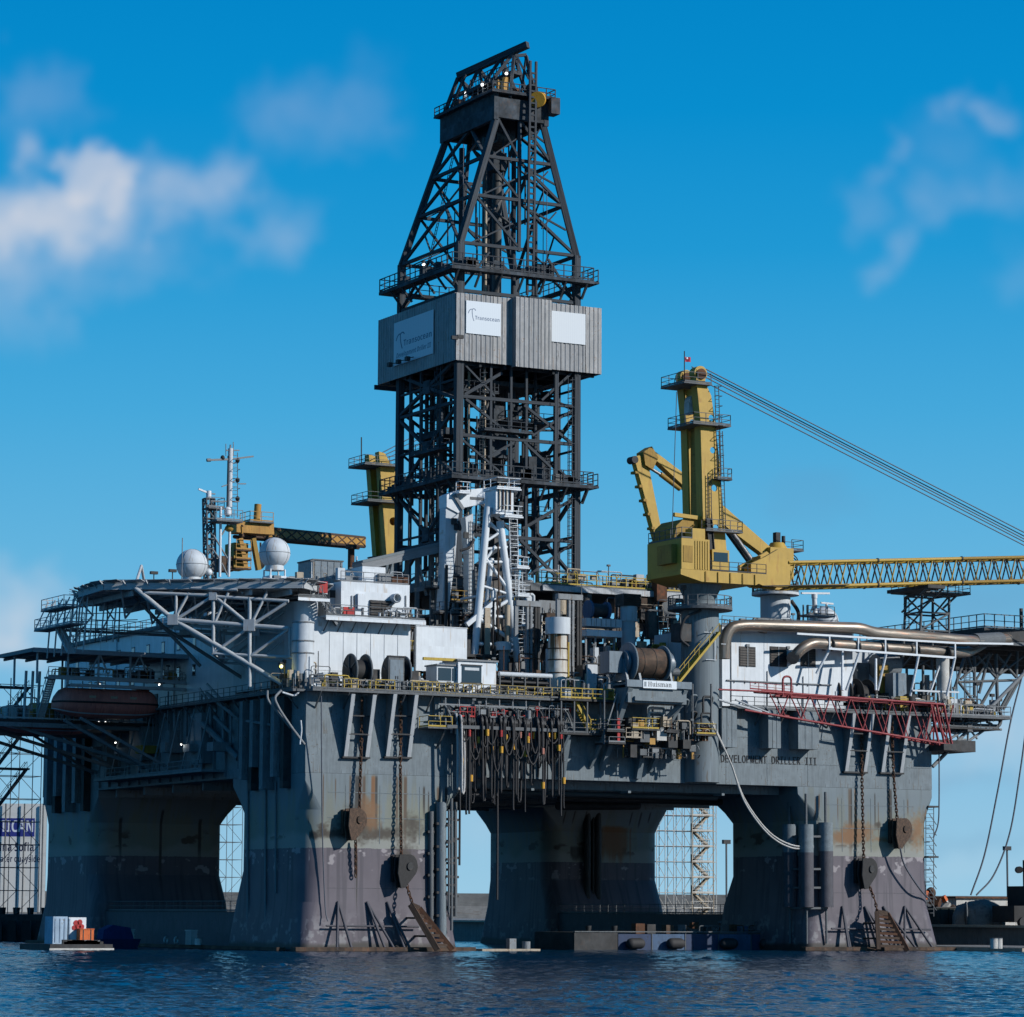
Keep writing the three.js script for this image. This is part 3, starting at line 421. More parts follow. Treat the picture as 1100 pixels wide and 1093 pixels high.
  // masses of machinery inside (top drives, racking arms)
  box(tp, 'top_drive', m, 40, 41.8, 93.2, 95.4, 34.6, 36.4); box(tp, 'top_drive', m, 39.6, 42, 58, 63, 34.5, 37.5); box(leg, 'racking_arm', m, 43.4, 46.4, 55.2, 58, 31.6, 33.2); box(leg, 'racking_arm', m, 34.4, 38, 60.6, 61.4, 36, 43); box(leg, 'fingerboard', m, 36, 46, 66.5, 67, 33, 44);
  for (let k = 0; k < 9; k++) tube(leg, 'stand_pipe', k % 2 ? m : M.derrickLight, [35 + k * .55, 43, 41 + (k % 3) * .6], [35 + k * .55, 66, 41 + (k % 3) * .6], .14);
  for (let k = 0; k < 8; k++) tube(leg, 'stand_pipe', m, [43.6 + k * .5, 43, 39 + (k % 3) * .6], [43.6 + k * .5, 66, 39 + (k % 3) * .6], .14);
  // crown: deep girders, machinery, slanting top frame
  box(crown, 'girder', m, CU[0] - .5, CU[0] + .1, HC - .2, HC + 3.0, CV[0] - .5, CV[1] + .6); box(crown, 'girder', m, CU[1] - .1, CU[1] + .5, HC - .2, HC + 2.6, CV[0] - .5, CV[1] + .6);
  box(crown, 'girder', m, CU[0] + .12, CU[1] - .12, HC + .1, HC + 2.6, CV[0] - .45, CV[0] + .2); box(crown, 'girder', m, CU[0] + .12, CU[1] - .12, HC + .1, HC + 2.6, CV[1] - .1, CV[1] + .5);
  box(crown, 'crown_platform', m, CU[0] - 1.1, CU[1] + 1.2, HC + 3.004, HC + 3.2, CV[0] - 1.1, CV[1] + 1.2); rail(crown, m, [[CU[0] - 1, HC + 3.2, CV[1] + 1.1], [CU[0] - 1, HC + 3.2, CV[0] - 1], [CU[1] + 1.1, HC + 3.2, CV[0] - 1], [CU[1] + 1.1, HC + 3.2, CV[1] + 1.1]], 1.1, 1.3, .1);
  box(crown, 'sheave_block', M.derrick, 40.4, 43.2, HC - 1.6, HC + 2.6, 35, 41); for (let k = 0; k < 5; k++) drum(crown, 'sheave', M.derrickLight, [40.6, HC - 1.2, 35.4 + k * 1.1], [43, HC - 1.2, 35.6 + k * 1.1], .7, 16);
  for (const [u, v, s] of [[39.4, 43, .9], [40, 39.6, .8], [39.6, 36, 1.0], [42.6, 34, .8], [43.8, 32.4, .9]]) { const w = drum(crown, 'sheave', M.rust, [u - .3, HC + 3.3 + s, v], [u + .3, HC + 3.3 + s, v], s); }
  for (const v of [32.5, 34]) box(crown, 'fall_arrester', M.ochre, 40.2, 40.9, HC + 3.2, HC + 5.6, v, v + .5);
  const topA = pv(567, 48, 33.5), topB = pv(492, 82, 42.5), apex = [];
  beam(crown, 'ridge_beam', m, topB, topA, .7, .8);
  for (const t of [.0, .30, .62, .80]) { const p = lerp(topB, topA, t); for (const [u, v] of [[CU[0] - .4, p[2] + (t < .2 ? 2 : .4)], [CU[1] + .3, p[2]]]) beam(crown, 'frame_leg', m, [p[0], p[1] - .2, p[2]], [u, HC + 3.1, v], .38); }
  for (const t of [.05, .3, .62]) { const p = lerp(topB, topA, t), q = lerp(topB, topA, t + .18); beam(crown, 'frame_brace', m, up(p, -.4), [lerp(topB, topA, t + .2)[0] - 1, HC + 5, q[2]], .26); }
  const mk = lerp(topB, topA, .93); beam(crown, 'frame_leg', m, pv(565, 60, 32), pv(575, 103, 31), .38); beam(crown, 'frame_leg', m, pv(552, 60, 32), pv(548, 105, 31), .32); beam(crown, 'frame_brace', m, pv(553, 60, 32), pv(565, 59, 32), .35); for (const [a, b] of [[[565, 62], [560, 100]], [[556, 62], [568, 85]], [[566, 75], [574, 100]]]) beam(crown, 'frame_brace', m, pv(...a, 32), pv(...b, 31.5), .22);
  for (const [a, b, y] of [[[505, 101], [530, 88], 0], [[530, 90], [556, 78], 0]]) { const A = pv(a[0], a[1], 38), B = pv(b[0], b[1], 34); beam(crown, 'upper_walkway', m, A, B, 1.4, .5); const R = new Bars(); for (const h of [.6, 1.2, 1.7]) R.add(up(A, h), up(B, h), .08); for (let t = 0; t <= 1; t += .125) R.add(lerp(A, B, t), up(lerp(A, B, t), 1.7), .08); R.build(crown, 'railing', m); }
  beam(crown, 'frame_brace', m, pv(486, 104, 42), pv(503, 97, 40), .35); beam(crown, 'frame_brace', m, pv(484, 120, 42), pv(499, 112, 40), .35); beam(crown, 'frame_brace', m, pv(500, 80, 40), pv(484, 118, 42), .3);
  drum(crown, 'buoy_reel', M.float, pv(577, 107, 30), pv(580, 107, 32.5), .95, 20); box(crown, 'reel_stand', m, 45.4, 46.6, HC + 1.2, HC + 3.2, 30, 31.6);
  // galleries
  for (const [y, u0, u1, v0, v1] of [[79.4, 31, 50.3, 28, 47.4], [54.6, 31.2, 50.3, 28, 47.2]]) {
    const g = sub(d, 'gallery');
    box(g, 'walkway', m, u0, u1, y - .45, y - .05, v0, DV[0] - .6); box(g, 'walkway', m, u0, u1, y - .45, y - .05, DV[1] + .6, v1); box(g, 'walkway', m, u0, DU[0] - .6, y - .45, y - .05, DV[0] - .6, DV[1] + .6); box(g, 'walkway', m, DU[1] + .6, u1, y - .45, y - .05, DV[0] - .6, DV[1] + .6);
    const A = .08; rail(g, m, [[u0 + A, y, v1 - A], [u0 + A, y, v0 + A], [u1 - A, y, v0 + A], [u1 - A, y, v1 - A], [u0 + A, y, v1 - A]], 1.5, 1.4, .1);
    for (let u = u0 + 1; u < u1; u += 2.9) beam(g, 'bracket', m, [u, y - .45, v0 + .2], [u, y - 2.1, DV[0] - .4], .22);
    for (let v = v0 + 1.5; v < v1; v += 3) { beam(g, 'bracket', m, [u0 + .2, y - .45, v], [DU[0] - .4, y - 2.1, v], .22); beam(g, 'bracket', m, [u1 - .2, y - .45, v], [DU[1] + .4, y - 2.1, v], .22); }
    for (let k = 0; k < 9; k++) { const u = rr(u0 + 1, u1 - 2), w = rr(.5, 1.6); box(g, 'equipment_box', k % 3 ? m : M.derrickLight, u, u + w, y - .04, y + rr(.5, 1.5), v0 + .4, v0 + 1.3); }
    for (let k = 0; k < 6; k++) { const v = rr(v0 + 2, v1 - 2); box(g, 'equipment_box', m, u0 + .4, u0 + 1.2, y - .04, y + rr(.5, 1.3), v, v + rr(.5, 1.4)); }
    box(g, 'end_step', m, u1 - .04, u1 + .9, y - .3, y - .06, v0 + .4, v0 + 3); rail(g, m, [[u1 + .8, y - .06, v0 + .5], [u1 + .8, y - .06, v0 + 2.9]], 1.5, 1, .1);
  }
  deckPlate(leg, m, 36, 42.6, 60.4, 29, 30.6, m, 'FLR'); deckPlate(leg, m, 31.6, 33, 58.2, 32, 40, m, 'LF');
  for (let k = 0; k < 60; k++) { const f = k % 4, h = rr(44, 66), s0 = rr(.02, .8), s1 = s0 + rr(.06, .22), p = at(f, s0, h), q = at(f, Math.min(.98, s1), h + rr(-2.6, 2.6)), o = f < 2 ? rr(.4, 5) : -rr(.4, 5); if (f === 0 || f === 3) { p[2] += o; q[2] += o; } else { p[0] += o; q[0] += o; } tube(leg, 'strut', k % 5 ? m : M.derrickLight, p, q, rr(.07, .16)); }
  for (let k = 0; k < 26; k++) { const u = rr(33.8, 48.2), v = rr(30.8, 44.6), y = rr(44, 60); tube(leg, 'guide_line', k % 4 ? m : M.derrickLight, [u, y, v], [u, y + rr(5, 14), v], rr(.05, .14)); }
  for (const [y, u0, u1, v0, v1] of [[49.5, 34, 41, 33, 38], [51.4, 42, 48.4, 35, 42], [56.4, 34, 40, 38, 44.6], [62.4, 41, 48, 33, 38], [65.2, 34, 39, 31, 35]]) deckPlate(leg, m, u0, u1, y, v0, v1, m, 'FL');
  for (let k = 0; k < 18; k++) { const u = rr(34, 47), v = rr(31.5, 43), y = rr(44, 64); box(leg, 'machine_casing', k % 4 ? m : M.derrickLight, u, u + rr(.5, 1.6), y, y + rr(.6, 2.2), v, v + rr(.5, 1.5)); }
  for (let k = 0; k < 14; k++) { const y = rr(83, 96), t = (y - 82.3) / 16.3, u = rr(35 + t * 4, 47 - t * 3), v = rr(31.5, 44); tube(tp, 'guide_line', m, [u, y - 4, v], [u, Math.min(98, y + 3), v], rr(.05, .13)); }
  // ladders and thin drops
  ladder(leg, m, [47.8, 43, 29.4], [47.8, 67.6, 29.4], .6, true); ladder(leg, m, [36.3, 43, 30.2], [36.3, 68, 30.2], .6, true); ladder(leg, m, [32.6, 43, 35], [32.6, 68, 35], .6, false, [0, 0, 1]); ladder(tp, m, [33.6, 80, 40], [37.6, 97, 40], .5, false, [0, 0, 1]);
  for (const [u, v, y0, y1] of [[45.9, 29, 60, 68], [34.5, 32, 82, 95], [46, 33, 82, 96], [40, 30.5, 82, 90], [48.3, 30.5, 43, 60], [46.8, 30.5, 43, 54], [44.6, 29.6, 79, 90]]) tube(leg, 'line', M.cable, [u, y0, v], [u, y1, v], .05);
  for (const [px, py, v] of [[544, 79, 31.5], [518, 91, 33], [500.5, 100, 40], [455, 284, 40]]) lampHead(d, pv(px, py, v), .2, [1, .97, .9], 2);
  // cladding -----------------------------------------------------------
  const cl = sub(d, 'cladding_box'), u0 = 32.25, u1 = 51.9, v0 = 29.3, v1 = 49.75, y0 = 68.3, y1 = 76.35, t = .14, mats = [M.clad, M.cladB, M.cladC];
  const corr = (w, h) => { const n = Math.max(6, Math.round(w / .3) * 2), s = new THREE.Shape(); s.moveTo(0, 0); for (let i = 0; i <= n; i++) s.lineTo(i / n * w, -(i % 4 < 2 ? .12 : .05)); s.lineTo(w, 0); const g = new THREE.ExtrudeGeometry(s, { depth: h, bevelEnabled: false, steps: 1 }), uv = g.attributes.uv; g.rotateX(-Math.PI / 2); const p = g.attributes.position, of = rnd(); for (let i = 0; i < uv.count; i++) uv.setXY(i, p.getX(i) * UV_M + of, p.getY(i) * UV_M + of * 3); return g; };
  // corrugated sheet: x along the wall, y up, bulging towards +z
  const sheet = (a, w, vv, h0, h1, turn, k) => { const g = corr(w, h1 - h0), m2 = put(cl, 'cladding_panel', g, mats[k % 3]); if (!turn) m2.position.set(a, h0, -vv); else { m2.rotation.y = -Math.PI / 2; m2.position.set(vv, h0, -a); } return m2; };
  let k = 0;
  const stepA = 39.75, stepB = 44.6;
  for (const [a, b] of [[32.25, 34.4], [34.4, 37.2], [37.2, stepA]]) sheet(a, b - a - .03, v0, y0, y1, 0, k++);
  for (const [a, b] of [[stepA, 41.6], [41.6, 43.2], [43.2, stepB]]) sheet(a, b - a - .03, v0 - .9, y0 - .25, y1 + .1, 0, k++);
  for (const [a, b] of [[stepB, 47.7], [47.7, 49.8], [49.8, u1]]) sheet(a, b - a - .03, v0, y0, y1, 0, k++);
  box(cl, 'step_return', M.cladB, stepA - .06, stepA, y0 - .25, y1 + .1, v0 - .9, v0); box(cl, 'step_return', M.cladB, stepB, stepB + .06, y0 - .25, y1 + .1, v0 - .9, v0);
  for (let i = 0; i < 8; i++) { const w = (v1 - v0) / 8; sheet(v0 + (i + 1) * w, w - .04, u0, y0, y1, 1, k++); }
  for (let i = 0; i < 8; i++) { const w = (v1 - v0) / 8; box(cl, 'cladding_panel', mats[k++ % 3], u1, u1 + t, y0, y1, v0 + i * w, v0 + (i + 1) * w - .04); }
  for (let i = 0; i < 6; i++) { const w = (u1 - u0) / 6; box(cl, 'cladding_panel', mats[k++ % 3], u0 + i * w, u0 + (i + 1) * w - .04, y0, y1, v1, v1 + t); }
  box(cl, 'floor_grating', m, u0 + .2, u1 - .2, y0 + .3, y0 + .42, v0 + .2, v1 - .2);
  for (let i = 1; i < 6; i++) box(cl, 'floor_girder', m, u0 + i * 3.3, u0 + i * 3.3 + .3, y0 - .5, y0 + .28, v0 + .3, v1 - .3);
  for (let i = 0; i < 6; i++) box(cl, 'floor_girder', m, u0 + .3, u1 - .3, y0 - .3, y0 + .27, v0 + 1 + i * 4.2, v0 + 1.3 + i * 4.2);
  const logo = (x, w, h, two, size) => { x.fillStyle = '#b6c0c8'; x.fillRect(0, 0, w, h); x.strokeStyle = '#9fa9b1'; for (let i = 1; i < 16; i++) { x.lineWidth = 1; x.beginPath(); x.moveTo(i * w / 16, 0); x.lineTo(i * w / 16, h); x.stroke(); }
    x.fillStyle = '#2f4a68'; const yy = two ? h * .60 : h * .56; x.font = 'bold ' + size + 'px sans-serif'; x.fillText('Transocean', w * .25, yy, w * .72);
    x.lineWidth = w * .022; x.strokeStyle = '#2f4a68'; x.beginPath(); x.moveTo(w * .22, yy + h * .05); x.quadraticCurveTo(w * .16, yy - h * .12, w * .17, yy - h * .3); x.stroke(); x.beginPath(); x.moveTo(w * .06, yy - h * .17); x.quadraticCurveTo(w * .1, yy - h * .33, w * .17, yy - h * .3); x.quadraticCurveTo(w * .24, yy - h * .36, w * .27, yy - h * .27); x.stroke();
    if (two) { x.font = 'italic bold ' + size * .8 + 'px sans-serif'; x.fillText('Development Driller III', w * .06, h * .84, w * .88); } };
  const signM = (w, h, two, size, txt = true) => new THREE.MeshStandardMaterial({ roughness: .5, map: signTexture(w, h, (x, a, b) => { if (txt) logo(x, a, b, two, size); else { x.fillStyle = '#b3bbc1'; x.fillRect(0, 0, a, b); x.strokeStyle = '#a0a8ae'; for (let i = 1; i < 16; i++) { x.beginPath(); x.moveTo(i * a / 16, 0); x.lineTo(i * a / 16, b); x.stroke(); } } }) });
  const flat = (name, mat, a, b, y, yy, vv, turn) => { const g = new THREE.BoxGeometry(b - a, yy - y, .06), p = put(cl, name, g, [M.white, M.white, M.white, M.white, mat, M.white]); if (!turn) p.position.set((a + b) / 2, (y + yy) / 2, -vv); else { p.rotation.y = -Math.PI / 2; p.position.set(vv, (y + yy) / 2, -(a + b) / 2); } return p; };
  const s1 = pv(500, 323, v0), s2 = pv(537, 362, v0); flat('sign_panel', signM(512, 512, false, 84), s1[0], s2[0], s2[1], s1[1], v0 - .19, 0);
  const s3 = pv(591, 334, v0), s4 = pv(628, 371, v0); flat('sign_panel', signM(256, 256, false, 1, false), s3[0], s4[0], s4[1], s3[1], v0 - .19, 0);
  const s5 = pu(425, 345, u0), s6 = pu(467, 366, u0); flat('sign_panel', signM(512, 384, true, 76), s6[2], s5[2], 69.9, 75.2, u0 - .19, 1);
  for (const v of [44.6, 42.2, 39.8]) { beam(cl, 'lamp_arm', M.dark, [u0, 70.3, v], [u0 - 1, 70, v], .1); box(cl, 'floodlight', M.dark, u0 - 1.3, u0 - .8, 69.7, 70.2, v - .3, v + .3); }
  for (const [px, py] of [[489, 363], [495, 362]]) { const p = pv(px, py, v0 - .9); beam(cl, 'lamp_arm', M.dark, p, [p[0], p[1] + .2, v0], .1); box(cl, 'floodlight', M.dark, p[0] - .5, p[0] + .3, p[1] - .2, p[1] + .2, v0 - 1.1, v0 - .7); }
}

// ---------------------------------------------------------------- cranes
const hole = (shape, x, y, r) => { const p = new THREE.Path(); p.absarc(x, y, r, 0, Math.PI * 2, true); shape.holes.push(p); };
function shapeSlab(parent, name, mat, outline, holes, v0, depth) {
  const s = new THREE.Shape(outline.map(p => new THREE.Vector2(p[0], p[1]))); for (const [x, y, r] of holes) hole(s, x, y, r);
  const g = new THREE.ExtrudeGeometry(s, { depth, bevelEnabled: false, curveSegments: 14 }); const uv = g.attributes.uv; for (let i = 0; i < uv.count; i++) uv.setXY(i, uv.getX(i) * UV_M, uv.getY(i) * UV_M); g.translate(0, 0, -(v0 + depth)); return put(parent, name, g, mat);
}
function ringDeck(parent, u, y, v, r, mat, railMat) { const p = put(parent, 'ring_platform', cylGeo(r, r, .3, 28), mat); p.position.set(u, y, -v); const pts = []; for (let k = 0; k <= 20; k++) pts.push([u + (r - .1) * Math.cos(k / 20 * 6.283), y + .15, v + (r - .1) * Math.sin(k / 20 * 6.283)]); rail(parent, railMat, pts, 1.2, 1.2, .08); }
{
  const c = thing('pedestal_crane', 'yellow offshore crane with tall slotted mast and lattice boom on grey pedestal', 'crane');
  const PU = 47.65, PVv = .1;
  const ped = sub(c, 'pedestal');
  lathe(ped, 'column', M.hull, PU, PVv, [[2.12, HB + .1], [2.12, 27], [2.1, 27.6], [2.1, 36.9], [1.75, 37.6], [1.7, 38.4], [2.5, 40.0], [2.5, 40.2]]);
  ringDeck(ped, PU, 37.3, PVv, 3.6, M.greyMid, M.greyMid);
  box(ped, 'cable_box', M.dark, PU - 3.2, PU - 1.6, 33.6, 35.6, -1, 1); curve(ped, 'cable_loop', M.rubber, [[PU - 1.2, 37, -2], [PU - 3, 36, -1.6], [PU - 3.2, 34, -1], [PU - 2.4, 33, -1.4]], .16, 20); box(ped, 'lamp_box', M.dark, PU - 3.3, PU - 2.8, 39.2, 39.7, -1.6, -1.2); tube(ped, 'lamp_post', M.dark, [PU - 3.05, 37.4, -1.4], [PU - 3.05, 39.2, -1.4], .07);
  for (const [a, b] of [[[46.8, 34.6], [47.8, 34.6]], [[48.2, 34.6], [48.2, 31.6]], [[48.4, 31.6], [47, 31.6]], [[49, 33.4], [49.6, 33.4]]]) beam(ped, 'conduit', M.whiteB, [a[0], a[1], -2.1], [b[0], b[1], -2.1], .08);
  const pl = sub(c, 'slewing_platform');
  const s0 = pv(694, 625, 3.5), yb = 39.95, yt = 41.2;
  prism(pl, 'bed_frame', M.yellow, [[42.9, 41.2], [42.9, 40.6], [45.6, 39.95], [52.6, 39.95], [54.2, 40.7], [54.2, 41.2]], 7.2, 'v', -3.6);
  rail(pl, M.dark, [[46.8, 41.2, -3.5], [54, 41.2, -3.5]], 1.1, 1.3); for (let u = 46; u < 54; u += 1.6) box(pl, 'bed_rib', M.yellowDull, u, u + .12, 40.0, 41.1, -3.72, -3.6);
  const hs = sub(c, 'machinery_house');
  box(hs, 'house_wall', M.yellow, 43.0, 46.6, 41.22, 44.6, -3.6, 3.6);
  for (let k = 0; k < 6; k++) box(hs, 'wall_rib', M.yellow, 44.7 + k * .32, 44.82 + k * .32, 41.3, 44.4, -3.68, -3.6);
  box(hs, 'vent_box', M.yellowDull, 42.3, 43.0, 41.9, 44.0, -2.6, .4); box(hs, 'vent_box', M.yellow, 44.6, 46.2, 44.62, 45.8, -3.3, -1.8); box(hs, 'hatch', M.yellowDull, 43.2, 44.4, 42.0, 43.8, -3.66, -3.6);
  prism(hs, 'roof_hood', M.yellowDull, [[43.4, 44.6], [43.7, 46.2], [44.6, 47.0], [46.5, 47.0], [46.5, 44.6]], 4.6, 'v', -1.4);
  rail(hs, M.greyMid, [[46.4, 44.6, 3.5], [43.1, 44.6, 3.5], [43.1, 44.6, -3.5], [44.4, 44.6, -3.5]], 1.2, 1.2);
  // operator cabin and stair
  const cab = sub(c, 'operator_cabin'); box(cab, 'cabin_shell', M.yellow, 47.0, 49.2, 41.25, 43.6, -3.5, -2.3); box(cab, 'cabin_window', M.glass, 47.2, 49, 42.3, 43.3, -3.54, -3.5); stairs(cab, M.dark, [46.8, 41.2, -3.4], [46.9, 47, -2.4], .7, [1, 0, 0]);
  // mast: two hollow legs with a slot between
  const ms = sub(c, 'mast');
  const outline = [[46.9, 41.2], [50.0, 41.2], [49.4, 47.5], [48.9, 53.2], [48.3, 58.0], [47.8, 60.9], [47.0, 62.4], [47.2, 63.2], [46.9, 63.9], [46.4, 64.1], [45.9, 63.7], [45.9, 62.4], [46.4, 58], [46.55, 53], [46.7, 47]];
  const holes = [[47.85, 58.4, .38], [48.0, 54.8, .36], [48.2, 50.6, .38], [48.4, 46.2, .38], [48.6, 42.2, .42]];
  for (const v of [-2.1, 1.9]) shapeSlab(ms, 'side_plate', M.yellow, outline, holes, v, .2);
  for (const [v0, v1] of [[-1.9, -.8], [.8, 1.9]]) for (let i = 10; i < outline.length; i++) { const a = outline[i], b = outline[(i + 1) % outline.length]; beam(ms, 'leg_plate', M.yellow, [a[0] + .1, a[1], (v0 + v1) / 2], [b[0] + .1, b[1], (v0 + v1) / 2], .2, v1 - v0).rotateY(0); }
  shapeSlab(ms, 'web', M.yellowDull, [[46.9, 41.3], [47.3, 41.3], [47.3, 57.6], [46.9, 57.6]], [], -.78, 1.56);
  box(ms, 'web', M.yellow, 46.4, 47.6, 60.6, 61.8, -.85, .9); for (const [a, b] of [[-2.05, -.9], [.9, 2.05]]) drum(ms, 'sheave_head', M.yellow, [46.5, 63.3, a], [46.5, 63.3, b], .82, 24); drum(ms, 'sheave', M.rust, [46.5, 63.2, -2.25], [46.5, 63.2, -1.9], .6); drum(ms, 'sheave', M.rust, [46.5, 63.2, .7], [46.5, 63.2, .85], .6); drum(ms, 'sheave', M.offwhite, [46.7, 60.4, -.6], [46.7, 60.4, .6], .7); box(ms, 'winch_motor', M.offwhite, 45.9, 46.5, 58.9, 60.2, -.5, .5);
  deckPlate(ms, M.greyMid, 44.0, 47.6, 62.1, -2.6, 2.4, M.greyMid, 'LFB', 'platform'); deckPlate(ms, M.greyMid, 45.0, 49.9, 57.6, -2.9, 2.6, M.greyMid, 'LRFB', 'platform'); deckPlate(ms, M.dark, 48.0, 49.9, 51.6, -3.1, -2.2, M.greyMid, 'LRF', 'platform'); deckPlate(ms, M.greyMid, 46.4, 51.2, 45.8, -3.2, -2.15, M.greyMid, 'LRF', 'platform');
  ladder(ms, M.dark, [48.7, 52, -2.3], [48.4, 62, -2.3], .5, true); ladder(ms, M.dark, [49.3, 46, -2.3], [48.9, 57, -2.3], .45, false); ladder(ms, M.dark, [47.5, 41.4, -2.3], [47.4, 52, -2.3], .45, false);
  tube(ms, 'flag_pole', M.dark, [44.4, 62.1, -2], [44.4, 65.6, -2], .06); { const f = put(ms, 'flag', new THREE.PlaneGeometry(.75, .55, 6, 4), new THREE.MeshStandardMaterial({ color: lc(.32, .02, .04), roughness: .9, side: THREE.DoubleSide })); const p = f.geometry.attributes.position; for (let i = 0; i < p.count; i++) p.setZ(i, .09 * Math.sin(p.getX(i) * 9)); f.geometry.computeVertexNormals(); f.position.set(44.85, 64.7, 2); box(ms, 'flag_emblem', M.white, 44.62, 44.8, 64.72, 64.92, -2.1, -2.06); }
  beam(ms, 'outrigger', M.yellow, pv(724, 553, -1.5), pv(752, 557, -1.5), .42); tube(ms, 'hoist_line', M.cable, pv(727, 421, -1.5), pv(722, 575, -1.5), .045);
  // boom
  const bm = sub(c, 'boom'), bs = [58.4, 94.2], slope = .0765, by = u => 40.25 + (u - 58.4) * slope;
  shapeSlab(bm, 'heel_plate', M.yellow, [[50.2, 41.25], [53.4, 41.3], [53.4, 42.6], [55.2, 43.4], [57.0, 44.4], [58.6, 43.2], [58.6, 40.15], [55, 40.2], [53.6, 40.7]], [[53.1, 42.0, .3]], -1.4, .5); shapeSlab(bm, 'heel_plate', M.yellow, [[50.2, 41.25], [53.4, 41.3], [53.4, 42.6], [55.2, 43.4], [57.0, 44.4], [58.6, 43.2], [58.6, 40.15], [55, 40.2], [53.6, 40.7]], [], .9, .5);
  box(bm, 'heel_plate', M.yellowDull, 54.2, 58.3, 40.4, 41.0, -.88, .88); box(bm, 'heel_plate', M.yellow, 55, 57.6, 43.1, 43.6, -.88, .88);
  const A = quad(0, 0, 0, 0, 0), q = (u, top) => [[u, by(u), -1.35], [u, by(u) + top, -1.35], [u, by(u) + top, 1.35], [u, by(u), 1.35]];
  for (const [u0, u1, bays, mt] of [[58.4, 70.6, 7, M.yellow], [70.6, 82.4, 7, M.yellow], [82.4, 92.6, 6, M.yellowDull]]) { const a = q(u0, 2.75), b = q(u1, 2.75); for (let i = 0; i < 4; i++) { tube(bm, 'chord', mt, a[i], b[i], .2); tube(bm, 'flange', M.dark, lerp(a[i], b[i], .985), b[i], .28); }
    for (let k = 0; k < bays; k++) for (const [i, j] of [[0, 1], [2, 3], [0, 3], [1, 2]]) { const P = lerp(a[i], b[i], k / bays), Q = lerp(a[j], b[j], (k + .5) / bays), R = lerp(a[i], b[i], (k + 1) / bays); tube(bm, 'brace', i === 0 && j === 1 ? mt : M.yellowDull, P, Q, .085); tube(bm, 'brace', M.dark, Q, R, .085); } }
  const a = q(92.6, 2.75), b = [[110, 44.4, -.7], [110, 45.0, -.7], [110, 45.0, .7], [110, 44.4, .7]]; for (let i = 0; i < 4; i++) tube(bm, 'chord', M.ochre, a[i], b[i], .2); for (let k = 0; k < 8; k++) for (const [i, j] of [[0, 1], [2, 3]]) { tube(bm, 'brace', M.ochre, lerp(a[i], b[i], k / 8), lerp(a[j], b[j], (k + .5) / 8), .085); tube(bm, 'brace', M.ochre, lerp(a[j], b[j], (k + .5) / 8), lerp(a[i], b[i], (k + 1) / 8), .085); }
  beam(bm, 'boom_walkway', M.dark, [54.5, 40.1, -1.9], [66, by(66), -1.9], .7, .08);
  const cb = sub(c, 'luffing_cables'); for (const [pa, pb, v] of [[[757, 396], [1100, 572], -2], [[762, 402], [1100, 576], -1.7], [[764, 405], [1100, 579], 1], [[764, 414], [1100, 586], 1.4], [[763, 408], [1100, 582], .2]]) { const s = pv(...pa, v), e = pv(...pb, v), k = 1.45; tube(cb, 'cable', M.cable, [47.2, s[1] + (47.2 - s[0]) * (e[1] - s[1]) / (e[0] - s[0]), v], [s[0] + (e[0] - s[0]) * k, s[1] + (e[1] - s[1]) * k, v], .065); }
}
